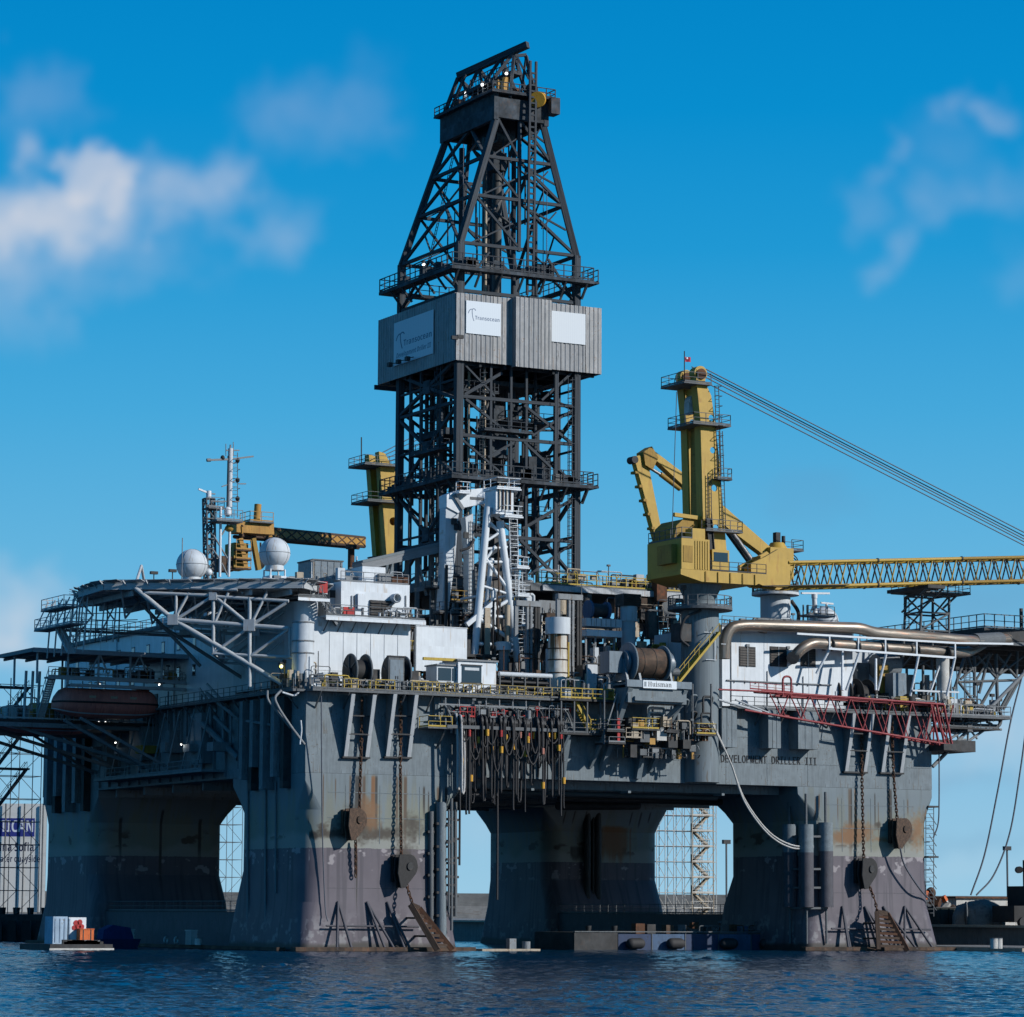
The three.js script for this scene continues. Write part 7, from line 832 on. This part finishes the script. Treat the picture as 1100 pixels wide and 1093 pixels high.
{ const g = thing('access_ladder', 'tall caged ladder on the outer side of last column', 'ladder'), a = pv(999, 985, .5), b = pv(999, 868, .5); ladder(g, M.greyMid, a, b, 1.1); for (const y of [868, 922]) { const p = pv(1000, y, .5); box(g, 'landing', M.dark, p[0] - .8, p[0] + .6, p[1], p[1] + .2, -.2, 1.2); } for (const y of [890, 905, 935, 948, 962]) { const p = pv(999, y, .5); beam(g, 'tie', M.greyMid, [BU - .6, p[1], .9], p, .1); } for (let k = 0; k < 9; k++) { const y = 875 + k * 11.5, p = pv(999, y, .5), q = pv(999, y + 11.5, .5); beam(g, 'cage_bar', M.greyMid, [p[0] - .5, p[1], -.1], [q[0] + .5, q[1], -.1], .07); } }

// ---------------------------------------------------------------- deck fittings: the small pipes, boxes, valves and posts that crowd every deck
const WHEEL = new THREE.TorusGeometry(.2, .045, 5, 12);
function fittings(label, u0, u1, y, v0, v1, n, hmax, mats, size = 1) {
  const g = thing('deck_fittings', label, 'fittings');
  for (let k = 0; k < n; k++) {
    const u = rr(u0, u1), v = rr(v0, v1), h = rr(.3, hmax), w = rr(.25, .9) * size, m = mats[Math.floor(rnd() * mats.length)], t = rnd();
    if (t < .2) box(g, 'junction_box', m, u, u + w, y + (rnd() < .4 ? h * .5 : 0), y + h * .5 + w * .8, v, v + w * .7);
    else if (t < .3) cyl(g, 'canister', m, u, y, y + h * .6 + .2, v, w * .35, w * .35, 10);
    else if (t < .62) { const L = rr(.8, 3.2) * size; pipe(g, 'pipe_run', m, [[u, y, v], [u, y + h, v], [Math.min(u1 + .5, u + L), y + h, v], [Math.min(u1 + .5, u + L), y + h * rr(0, .7), v + rr(-.3, .6)]], rr(.035, .1), .25, 6); }
    else if (t < .74) { beam(g, 'post', m, [u, y, v], [u, y + h * 1.3, v], .08); if (rnd() < .5) box(g, 'lamp_head', M.greyMid, u - .2, u + .2, y + h * 1.3, y + h * 1.3 + .22, v - .14, v + .14); }
    else if (t < .84) { const q = put(g, 'valve_wheel', WHEEL, m); q.position.set(u, y + h * .8, -v); q.rotation.y = rr(-.6, .6); beam(g, 'valve_stem', m, [u, y, v + .05], [u, y + h * .8, v + .05], .07); }
    else if (t < .93) { const L = rr(1, 2.6) * size; rail(g, m, [[u, y, v], [Math.min(u1 + .3, u + L), y, v]], Math.min(1.1, hmax), .9, .07); }
    else { const a = [u, y + h, v], b = [u + rr(.6, 2), y + h * .9, v + rr(-.3, .3)]; curve(g, 'slack_hose', M.rubber, [a, [(a[0] + b[0]) / 2, y + h * .35, (a[2] + b[2]) / 2 - .2], b], rr(.03, .06), 14, 5); }
  }
  return g;
}
const GREYS = [M.grey, M.greyMid, M.truss, M.dark, M.yellowRail, M.tan], DULL = [M.greyMid, M.dark, M.brown, M.grey, M.louvre, M.tan, M.rust], PALE = [M.truss, M.grey, M.whiteB, M.greyMid, M.tan];
fittings('small pipes, valves and posts along the near column deck edge', .5, 16.5, HD, -1.3, .2, 60, 1.5, GREYS);
fittings('valves and pipe bends around the control cab', 14.6, 31, HD, -.9, .3, 50, 1.2, GREYS);
fittings('tangle of small valves and pipes on the hose rack', 15, 30.5, 24.3, -2.0, -.5, 70, 1.9, [M.greyMid, M.dark, M.grey, M.dark, M.fire], .8);
fittings('pipes and boxes crowding the gallery edge beside the reel winch', 28.5, 36.6, HD, -2.2, 2.5, 40, 2.6, GREYS);
fittings('pumps and valves hanging below the reel winch platform', 35.2, 46, 22.6, -4.0, -1.2, 60, 2.2, [M.greyMid, M.grey, M.dark, M.yellowRail, M.tan, M.rust]);
fittings('lowest clutter of valves under the reel winch', 35.8, 45, 20.6, -3.4, -1.0, 34, 1.8, [M.greyMid, M.dark, M.ochre, M.grey]);
fittings('brown and grey pipework between the rusty stack and the trestle', 26.5, 37, HD, 2.5, 9, 80, 5.5, DULL, 1.4);
fittings('dark pipework inside the foot of the white lattice tower', 18, 28, HD, 5, 12, 70, 5.5, DULL, 1.4);
fittings('piping stacked against the front of the drill floor', 30, 60, 36, 20.5, 24, 90, 5, DULL, 1.5);
fittings('posts and boxes along the drill floor rail', 40.5, 61.5, 42, 24.4, 27, 60, 2.2, GREYS, 1.2);
fittings('yellow and grey fittings on the low white house roof', 37, 50, HD + 5.5, 9.8, 14, 60, 1.6, [M.yellowRail, M.yellowDull, M.greyMid, M.grey, M.tan]);
fittings('mast lamps and pipes on the two-tier deckhouse roof', 3.4, 14.4, 39, 7, 18, 40, 1.4, PALE);
fittings('small wall pipes and lockers along the deckhouse balcony', 5, 14.8, 34.95, 3.6, 4.9, 22, 1.2, PALE, .7);
fittings('pale pipes and boxes on the roof of the engine house', 53, 69, 35.9, 2, 8, 60, 1.3, PALE);
fittings('yellow-grey valves and rails along the right deck edge', 69.5, 79, HD, -1.2, 2, 60, 2.0, [M.yellowRail, M.dark, M.greyMid, M.tan, M.grey]);
fittings('dense pale pipework on the end platform past last column', 79.5, 88.6, 26.4, .2, 6, 90, 3.4, [M.truss, M.grey, M.greyMid, M.tan, M.yellowRail, M.whiteB]);
fittings('pipe bends and rails on the lower end platform', 79, 87, 25.1, 1, 5, 36, 1.4, [M.grey, M.greyMid, M.truss]);
fittings('lockers, winches and rails on the lifeboat station deck', -18, -9, 25.2, 41, 46, 50, 2.6, [M.truss, M.grey, M.tan, M.ochre, M.dark]);
fittings('small boxes on the walkway above the lifeboat', -14, 1.5, 29.7, 36.8, 38.5, 40, 1.5, [M.truss, M.grey, M.dark, M.ochre]);
fittings('pale pipes and ladders below the helideck by the vent trunk', -1.4, 2.6, HD, .2, 7, 46, 3.2, [M.grey, M.truss, M.dark, M.greyMid, M.tan]);
fittings('mossy roof fittings between deckhouse and catwalk', 4, 13, 36.6, 14, 34, 60, 2.0, [M.greyMid, M.dark, M.tan, M.yellowDull, M.grey], 1.3);
fittings('small gear, bollards and drums on the barge deck', 50.5, 74, 2.0, 9.6, 12, 26, .8, [M.greyMid, M.dark, M.rust, M.grey]);
// cable trays and doors on the white house walls
{ const g = thing('wall_services', 'cable trays, door and lamps on the engine house wall', 'fittings'); box(g, 'door', M.whiteB, 66.6, 67.6, HD + .3, HD + 2.4, 1.5, 1.59); box(g, 'door_window', M.glass, 66.9, 67.3, HD + 1.6, HD + 2.1, 1.46, 1.5); for (const [u, y0, y1] of [[52.6, HD + .4, 34], [57.4, HD + .4, 31], [62.2, HD + .4, 30.6]]) tube(g, 'conduit', M.greyMid, [u, y0, 1.52], [u, y1, 1.52], .045); box(g, 'cable_tray', M.grey, 52, 66, HD + 3.0, HD + 3.12, 1.42, 1.58); for (const u of [54.6, 60, 64.8]) { box(g, 'bulkhead_lamp', M.grey, u, u + .4, 33.6, 33.9, 1.4, 1.59); } for (let k = 0; k < 9; k++) box(g, 'cleat', M.greyMid, 53 + k * 1.4, 53.08 + k * 1.4, HD + 2.8, HD + 3.0, 1.5, 1.58); }
// slack loops between the hanging hoses
for (let k = 0; k < 16; k++) { const u = HOSE0 + 1 + k * (HOSE1 - HOSE0 - 3) / 15, w = rr(.6, 1.6), y = 24.1 - rr(0, .5), L = rr(1.6, 5.4), v = -2.2 - rr(0, .3), g = thing('hanging_hose', 'slack black hose sagging in a wide loop across the hose rack', 'hose', 'slack hose loops across the rack'); curve(g, 'hose', M.rubber, [[u, y, v], [u + .02, y - L * .6, v], [u + w * .5, y - L, v - .1], [u + w, y - L * .6, v], [u + w, y, v]], rr(.06, .1), 30, 6); }

// ---------------------------------------------------------------- quay, breakwater and what stands there
const QY = 2.6;
{
  const g = new THREE.BufferGeometry(); const q = boxGeo(160, 6, 900); q.translate(99 + 80, QY - 3, -(-40 + 450)); structure('quay', q, M.concrete);
  const cap = boxGeo(.9, .3, 900); cap.translate(98.7, QY + .12, -(-40 + 450)); structure('quay_kerb', cap, M.tan);
  const f = (d, px) => { const x = (px - 550) / F * d; return [CAM[0] + x * cT + d * sT, CAM[2] - x * sT + d * cT]; };
  // far breakwater across the back
  const d = 900, a = f(d, -500), b = f(d, 1600), s = new THREE.Shape([[0, -3], [14, -3], [11, 6.5], [9, 6.5], [9, 9.6], [7.5, 9.6], [7.5, 6.0], [4, 6.0]].map(p => new THREE.Vector2(...p))), L = Math.hypot(a[0] - b[0], a[1] - b[1]), e = new THREE.ExtrudeGeometry(s, { depth: L, bevelEnabled: false }); const uv = e.attributes.uv; for (let i = 0; i < uv.count; i++) uv.setXY(i, uv.getX(i) * .05, uv.getY(i) * .05);
  const m = new THREE.Mesh(e, M.concrete); m.name = numbered('breakwater'); m.userData = { label: 'long low concrete breakwater wall across the far horizon', category: 'breakwater' }; m.position.copy(W([a[0], 0, a[1]])); m.quaternion.setFromUnitVectors(new THREE.Vector3(0, 0, 1), W([b[0], 0, b[1]]).sub(W([a[0], 0, a[1]])).normalize()); scene.add(m);
  for (const [px, top, base, l] of [[1081, 912, 966, 'thin lamp post on the far wall behind the quay machine'], [781, 905, 962, 'thin lamp post seen through the gap by the scaffold']]) { const p = f(700, px), g2 = thing('lamp_post', l, 'lamp post'), y0 = 4, r = ray(px, top), t = (p[0] - CAM[0]) / r[0], y1 = CAM[1] + t * r[1]; tube(g2, 'pole', M.greyMid, [p[0], 1, p[1]], [p[0], y1, p[1]], .22); box(g2, 'lamp_head', M.dark, p[0] - .9, p[0] + .9, y1 - .4, y1 + .5, p[1] - .4, p[1] + .4); }
  // dark bank of quay wall at the left, with the banner
  const bl = thing('banner_wall', 'tall pale tarpaulin wall with blue shipyard lettering', 'banner'); const dd = 520, l0 = f(dd, -60), l1 = f(dd, 54), c = W([(l0[0] + l1[0]) / 2, 0, (l0[1] + l1[1]) / 2]), wd = Math.hypot(l0[0] - l1[0], l0[1] - l1[1]), yT = CAM[1] + (978 - 864) / F * dd, yB = CAM[1] + (978 - 979) / F * dd;
  const bt = signTexture(1024, 1024, (x, w, h) => { x.fillStyle = '#c6c6c2'; x.fillRect(0, 0, w, h); for (let i = 0; i < 60; i++) { x.fillStyle = i % 2 ? 'rgba(120,120,118,.10)' : 'rgba(205,205,200,.10)'; x.fillRect(rnd() * w, rnd() * h, 60 + rnd() * 200, 8 + rnd() * 40); } x.fillStyle = '#1c2b78'; x.fillRect(0, h * .135, w * .89, h * .17); x.fillStyle = '#c9ced6'; x.font = 'bold 150px sans-serif'; x.textAlign = 'right'; x.fillText('ASTICAN', w * .885, h * .262, 450); x.fillStyle = '#1a2340'; x.font = 'bold 112px sans-serif'; x.fillText('Reina Sofia', w * .89, h * .44, 430); x.font = 'bold 84px sans-serif'; x.fillText('deepwater quayside', w * .95, h * .54, 570); });
  const sh = put(bl, 'tarpaulin', new THREE.BoxGeometry(wd, yT - yB, .4), [M.concrete, M.concrete, M.concrete, M.concrete, new THREE.MeshStandardMaterial({ map: bt, roughness: .85 }), M.concrete]); sh.position.copy(c); sh.position.y = (yT + yB) / 2; sh.rotation.y = -TH; for (let k = 0; k < 6; k++) { const p = f(dd - .6, -50 + k * 20); tube(bl, 'post', M.greyMid, [p[0], 1, p[1]], [p[0], yT, p[1]], .12); } for (const k of [.22, .5, .8]) { const y = yB + (yT - yB) * k; beam(bl, 'wire', M.greyMid, [l0[0], y, l0[1]], [l1[0], y - .3, l1[1]], .1); }
  const pier = thing('floating_pier', 'long low dark pier at the foot of the banner wall', 'pier'); { const p = f(418, -120), q2 = f(418, 52), w2 = Math.hypot(p[0] - q2[0], p[1] - q2[1]), mm = put(pier, 'pier_body', boxGeo(w2, 4.6, 118), M.dark); mm.position.copy(W([(p[0] + q2[0]) / 2, 1.2, (p[1] + q2[1]) / 2])); mm.rotation.y = -TH; mm.translateZ(-59); for (let k = 0; k < 7; k++) { const r = f(416, -40 + k * 15), hh = rr(.4, 1.6); const b2 = put(pier, 'fender', boxGeo(1.1, 2.6, .8), M.black); b2.position.copy(W([r[0], 1.4, r[1]])); b2.rotation.y = -TH; const b3 = put(pier, 'bollard', cylGeo(.4, .5, .9, 12), M.black); const r3 = f(421, -36 + k * 15); b3.position.copy(W([r3[0], 3.95, r3[1]])); } }
}
function scaffold(label, u0, u1, v0, v1, y0, y1, nu, ny, mat, stair, plat) {
  const g = thing('scaffold_tower', label, 'scaffold'), st = [];
  for (let i = 0; i <= nu; i++) for (const v of [v0, v1]) { const u = u0 + (u1 - u0) * i / nu; tube(g, 'standard', mat, [u, y0, v], [u, y1 - (plat ? 0 : rr(0, 3)), v], .055); }
  for (let j = 1; j <= ny; j++) { const y = y0 + (y1 - y0) * j / ny; for (const v of [v0, v1]) tube(g, 'ledger', mat, [u0, y, v], [u1, y, v], .045); for (let i = 0; i <= nu; i++) { const u = u0 + (u1 - u0) * i / nu; tube(g, 'ledger', mat, [u, y, v0], [u, y, v1], .04); if (i < nu) tube(g, 'brace', mat, [u, y - (y1 - y0) / ny * (j % 2), v0], [u + (u1 - u0) / nu, y - (y1 - y0) / ny * ((j + 1) % 2), v0], .04); } }
  if (stair) for (let j = 0; j < ny; j++) { const ya = y0 + (y1 - y0) * j / ny, yb = y0 + (y1 - y0) * (j + 1) / ny, [a, b] = stair, w = (b - a); stairs(g, M.tan, [j % 2 ? b - .3 : a + .3, ya, v0 - .1], [j % 2 ? a + .3 : b - .3, yb, v0 - .1], .7, [0, 0, -1]); box(g, 'landing', M.tan, a - .3, b + .3, yb - .1, yb, v0 - 1.2, v0 + 1); for (const u of [a - .2, b + .2]) tube(g, 'standard', M.tan, [u, ya, v0 - 1.1], [u, yb, v0 - 1.1], .09); rail(g, M.offwhite, [[a - .2, yb, v0 - 1.1], [b + .2, yb, v0 - 1.1]], 1, 1.6); }
  return g;
}
{
  const at = (px, py, u) => pu(px, py, u);
  { const v = at(738, 975, 104)[2]; scaffold('yellow and grey scaffold stair tower seen between the columns', 98.9, 109, v, v + 4, QY, 22.5, 7, 9, M.offwhite, [104.4, 107.6], true); }
  { const r = ray(247, 900), k = 520, u = CAM[0] + r[0] * k, v = CAM[2] + r[2] * k; scaffold('slim grey scaffold tower seen through the gap left of near column', u - 3.4, u + 2.2, v, v + 4, 1, 24, 2, 8, M.greyMid); }
  { const r = ray(18, 800), k = 408, u = CAM[0] + r[0] * k, v = CAM[2] + r[2] * k; scaffold('tall grey scaffold with stairs in front of the banner wall', u - 5.5, u + 3.4, v, v + 3.2, 3.6, 33, 3, 10, M.greyMid, null); const g = roots[roots.length - 1]; for (const y of [22, 27.5, 32.5]) { box(g, 'landing', M.dark, u - 4, u + 1.6, y, y + .25, v - .6, v + 1.4); stairs(g, M.dark, [u - 3.4, y - 5.8, v - .4], [u + 1, y, v - .4], .8, [0, 0, -1]); } }
}
// quayside clutter at the right
{
  const s = thing('rope_bale', 'big slumped grey heap of coiled hose under a cover on the quay', 'heap'), c = ph(1051, 997, QY), U = 104, v = pu(1051, 990, U)[2];
  const g = new THREE.SphereGeometry(1, 36, 20, 0, 6.283, 0, 1.6), p = g.attributes.position; for (let i = 0; i < p.count; i++) { const x = p.getX(i), y = p.getY(i), z = p.getZ(i), n = fbm(x * 3 + 9, z * 3 + y * 2, 4), k = .86 + .34 * n; p.setXYZ(i, x * k * 3.4, Math.pow(Math.max(0, y), .55) * 3.3 * (.85 + .25 * n), z * k * 2.4); } g.computeVertexNormals(); const m = put(s, 'cover', g, M.concrete); m.position.copy(W([U, QY, v])); for (let k = 0; k < 7; k++) { const t = put(s, 'hose_coil', new THREE.TorusGeometry(1.5 - k * .17, .13, 6, 22), k % 2 ? M.dark : M.greyMid); t.position.copy(W([U - 2.5, QY + 1.5, v - .9 + k * .06])); t.rotation.y = 1.0; }
  const b = thing('waste_skip', 'dark green steel skip on the quay beside last column', 'skip'); const bv = pu(1020, 990, 102)[2]; prism(b, 'body', M.green, [[100.6, QY + .15], [106.4, QY + .15], [107, QY + 2.3], [100, QY + 2.3]], 3, 'v', bv); for (let k = 0; k < 5; k++) box(b, 'rib', M.green, 100.6 + k * 1.3, 100.75 + k * 1.3, QY + .2, QY + 2.25, bv - .1, bv); box(b, 'rim', M.dark, 99.9, 107.1, QY + 2.3, QY + 2.45, bv - .1, bv + 3.1);
  const sc = thing('scrap_heap', 'heap of rusty orange scrap and white bags behind the skip', 'heap'); for (let k = 0; k < 46; k++) { const u = 102 + rr(0, 9), h = rr(.4, 4.8) * (1 - (u - 102) / 14), w = rr(.4, 1.2), m = put(sc, 'scrap_piece', k % 4 === 3 ? USPH : UBOX, [M.rust, M.brown, M.orange, M.dark, M.offwhite, M.rust][k % 6]); m.scale.set(w, w * rr(.4, 1), w * rr(.5, 1.4)); m.position.set(u, QY + h, -(bv + 5 + rr(0, 4))); m.rotation.set(rr(0, 3), rr(0, 3), rr(0, 3)); }
  const wl = thing('site_hut', 'low white site hut with rusty sheet roof on the quay', 'hut'); { const v2 = pu(1068, 975, 116)[2]; box(wl, 'wall', M.offwhite, 110, 126, QY, QY + 3.6, v2, v2 + 4); box(wl, 'roof', M.rust, 109.6, 126.4, QY + 3.6, QY + 3.8, v2 - .4, v2 + 4.4); for (let k = 0; k < 3; k++) box(wl, 'window', M.glass, 112 + k * 4, 113.4 + k * 4, QY + 1.4, QY + 2.5, v2 - .04, v2); }
  const mc = thing('mobile_crane', 'dark bulky harbour machine at the right frame edge', 'machine'); { const U2 = 106, v3 = pu(1098, 985, U2)[2]; box(mc, 'chassis', M.black, 103, 118, QY + .6, QY + 2.6, v3 - 2.4, v3 + 2); box(mc, 'engine_house', M.black, 105.2, 117, QY + 2.6, QY + 5, v3 - 2.2, v3 + 1.8); for (let k = 0; k < 4; k++) drum(mc, 'wheel', M.rubber, [104.2 + k * 3, QY + .62, v3 - 2.7], [104.2 + k * 3, QY + .62, v3 - 2.1], .62, 18); tube(mc, 'exhaust', M.dark, [106.6, QY + 5, v3], [106.6, QY + 8.2, v3], .3); drum(mc, 'air_filter', M.black, [105.4, QY + 7, v3 - .5], [105.9, QY + 7, v3 + .5], .42, 14); box(mc, 'cab', M.glass, 107.2, 110, QY + 5, QY + 8, v3 - 2, v3); box(mc, 'cab_roof', M.dark, 107, 110.2, QY + 8, QY + 8.3, v3 - 2.2, v3 + .2); }
  for (let k = 0; k < 2; k++) { const q = thing('white_drum', k ? 'white bollard drum on the quay apron, right of its twin' : 'white bollard drum on the quay apron beside its twin', 'drum'), c2 = ph(k ? 1073 : 1068, 1017, .7); cyl(q, 'body', M.offwhite, c2[0], .45, 1.5, c2[2], .42, .42, 16); cyl(q, 'lid', M.grey, c2[0], 1.5, 1.58, c2[2], .46, .46, 16); }
  const ap = thing('mooring_pontoon', 'flat pale mooring pontoon floating at the foot of the quay', 'pontoon'); box(ap, 'deck', M.tan, 80.4, 98.2, .1, .45, -14, 14); box(ap, 'edge', M.concrete, 80.3, 98.25, -.2, .1, -14.1, 14.1); for (let k = 0; k < 8; k++) box(ap, 'plank', M.concrete, 81 + k * 2.1, 82.9 + k * 2.1, .452, .5, -13.6, 13.6);
}
// barge moored in front of the gap -----------------------------------------
{
  const g = thing('work_barge', 'low blue-grey work barge with black tyre fenders below the gap', 'barge'), v0 = 9, y = t => pv(740, t, v0)[1], u0 = pv(617, 1020, v0)[0], u1 = pv(842, 1020, v0)[0]; const top = pv(740, 1004, v0)[1];
  box(g, 'hull', M.dark, u0, u0 + 5.5, -.5, top + .2, v0, v0 + 9); const n = 5, w = (u1 - u0 - 5.6) / n; for (let k = 0; k < n; k++) { const a = u0 + 5.6 + k * w; box(g, 'hull_panel', [M.blueDeck, M.blue, M.blueDeck, M.blue, M.blueDeck][k], a, a + w - .1, -.5, top, v0 + .02, v0 + 9); box(g, 'panel_edge', M.greyMid, a + w - .1, a + w, -.5, top + .05, v0 - .06, v0 + 9); } box(g, 'gunwale', M.greyMid, u0, u1, top + .2, top + .32, v0 - .1, v0 + .25);
  for (const px of [683, 726, 783, 826]) { const c = pv(px, 1014, v0 - .7), t = put(g, 'fender', new THREE.CapsuleGeometry(.6, 1.1, 5, 12), M.rubber); t.rotation.z = Math.PI / 2; t.position.copy(W(c)); } for (const [px, m] of [[688, M.rust], [720, M.brown], [733, M.greyMid], [820, M.fire], [800, M.blue], [700, M.dark], [745, M.greyMid]]) { const c = pv(px, 1003, v0 + 2), s = rr(.3, .6); box(g, 'deck_gear', m, c[0] - s, c[0] + s, top, top + s * 2, v0 + 2, v0 + 3); } for (const px of [632, 660]) { const c = pv(px, 1003, v0 + 1); cyl(g, 'bollard', M.dark, c[0], top + .3, top + .9, v0 + 1, .3, .36, 12); }
}
// floating kit at the shaded waterline ---------------------------------------
{
  const raft = thing('workers_raft', 'low dark work raft tied beside the far-left column', 'raft'), a = ph(50, 1017.6, .3), b = ph(100, 1018, .3), v = a[2], vv = (a[2] + b[2]) / 2; box(raft, 'deck', M.dark, a[0] - 1, b[0] + 2, -.1, .6, vv - 2, vv + 7); box(raft, 'edge', M.offwhite, a[0] - 1.1, b[0] + 2.1, .0, .2, vv - 2.1, vv - 2); for (let k = 0; k < 14; k++) { const u = rr(a[0], b[0]), h = rr(.2, .5); box(raft, 'deck_gear', [M.black, M.dark, M.greyMid, M.rust][k % 4], u, u + rr(.5, 1.4), .6, .6 + h, vv - 1.9, vv - 1.6); }
  const P = (x, y) => pv(x, y, vv), c0 = P(55, 1006), c1 = P(71, 985), d0 = P(72, 1004), d1 = P(91, 986);
  const k1 = thing('shipping_container', 'pale blue half container on the raft by the far-left column', 'container'); box(k1, 'shell', paint(.42, .58, .75), c0[0], c1[0], .62, c1[1], vv - .4, vv + 2); for (let k = 0; k < 4; k++) box(k1, 'rib', paint(.36, .5, .66), c0[0] + .2 + k * .5, c0[0] + .34 + k * .5, .8, c1[1] - .2, vv - .46, vv - .4);
  const k2 = thing('shipping_container', 'white container with red flower marks on the raft', 'container'); box(k2, 'shell', M.white, d0[0], d1[0], .62, d1[1], vv - .4, vv + 2); for (const [x, y, r] of [[80, 992, .3], [84, 991, .28], [82, 996, .3], [78, 997, .26], [86, 996, .28]]) { const q = P(x, y); drum(k2, 'red_mark', M.fire, [q[0], q[1], vv - .44], [q[0], q[1], vv - .4], r, 12); } const o0 = P(80, 1010), o1 = P(95, 999); const k3 = thing('equipment_crate', 'orange crate in front of the white container', 'crate'); box(k3, 'shell', M.orange, o0[0], o1[0], .62, o1[1], vv - 1.5, vv - .5); box(k3, 'lid', M.orange, o0[0] - .05, o1[0] + .05, o1[1], o1[1] + .1, vv - 1.55, vv - .45); for (const t of [.2, .75]) box(k3, 'strap', M.dark, o0[0] + (o1[0] - o0[0]) * t, o0[0] + (o1[0] - o0[0]) * t + .1, .62, o1[1], vv - 1.53, vv - 1.5);
  const bt = thing('work_boat', 'small blue work boat covered with tarpaulin by the pontoon', 'boat'); { const q = pv(118, 1004, vv + 14); prism(bt, 'hull', paint(.008, .02, .09, { roughness: 1 }), [[q[0] - 1.2, 1.0], [q[0] + 3.4, 1.0], [q[0] + 2.9, -.1], [q[0] - .8, -.1]], 2, 'v', vv + 13.5); prism(bt, 'tarpaulin', paint(.012, .035, .16, { roughness: 1 }), [[q[0] - 1.0, 1.0], [q[0] + 2.6, 1.0], [q[0] + 2.2, 2.2], [q[0] + .2, 2.5], [q[0] - .8, 2.0]], 1.8, 'v', vv + 13.6); }
  for (const [px, l] of [[126, 'white plastic chair frame on the shelf by the blue boat'], [136, 'second white plastic chair frame on the shelf beyond the boat'], [178, 'small white reel on the shelf below the pontoon'], [189, 'white ring buoy lying on the shelf below the pontoon'], [203, 'white slatted crate on the shelf below the pontoon'], [213, 'white round drum on the shelf next to the slatted crate']]) { const c = pu(px, 1013, -2.4), g = thing('shelf_item', l, 'gear'); if (px === 189 || px === 178) { const t = put(g, 'ring', new THREE.TorusGeometry(.34, .1, 8, 18), M.offwhite); t.position.copy(W([c[0], .85, c[2]])); t.rotation.y = .6; } else if (px === 213) { cyl(g, 'body', M.offwhite, c[0], .42, 1.1, c[2], .4, .4, 14); cyl(g, 'lid', M.grey, c[0], 1.1, 1.16, c[2], .43, .43, 14); } else { const B = px === 203 ? 5 : 3; for (let k = 0; k < B; k++) box(g, 'slat', M.offwhite, c[0] - .05, c[0] + .75, .42, 1.9, c[2] - .5 + k * .32, c[2] - .36 + k * .32); box(g, 'top_rail', M.offwhite, c[0] - .08, c[0] + .78, 1.9, 2.0, c[2] - .55, c[2] - .5 + B * .32); } }
  const bw = thing('shelf_item', 'small white pump box at the near column waterline', 'gear'), c = pv(552, 1014, 2); box(bw, 'casing', M.grey, c[0] - .5, c[0] + .3, .2, 1.3, 2, 2.8); cyl(bw, 'pump', M.grey, c[0] + 1.6, .2, 1.0, 2.2, .45, .45, 14); box(bw, 'base', M.tan, c[0] - 4, c[0] + 3, -.1, .22, 1.6, 3.4);
}
// ---------------------------------------------------------------- finish
for (const g of roots) {      // each thing's origin sits at the middle of its base
  g.updateMatrixWorld(true); const b = new THREE.Box3().setFromObject(g); if (b.isEmpty()) continue; const o = new THREE.Vector3((b.min.x + b.max.x) / 2, b.min.y, (b.min.z + b.max.z) / 2); for (const c of g.children) c.position.sub(o); g.position.copy(o);
}
scene.traverse(o => { if (o.isMesh) { o.castShadow = true; o.receiveShadow = true; } });
renderer.render(scene, camera);
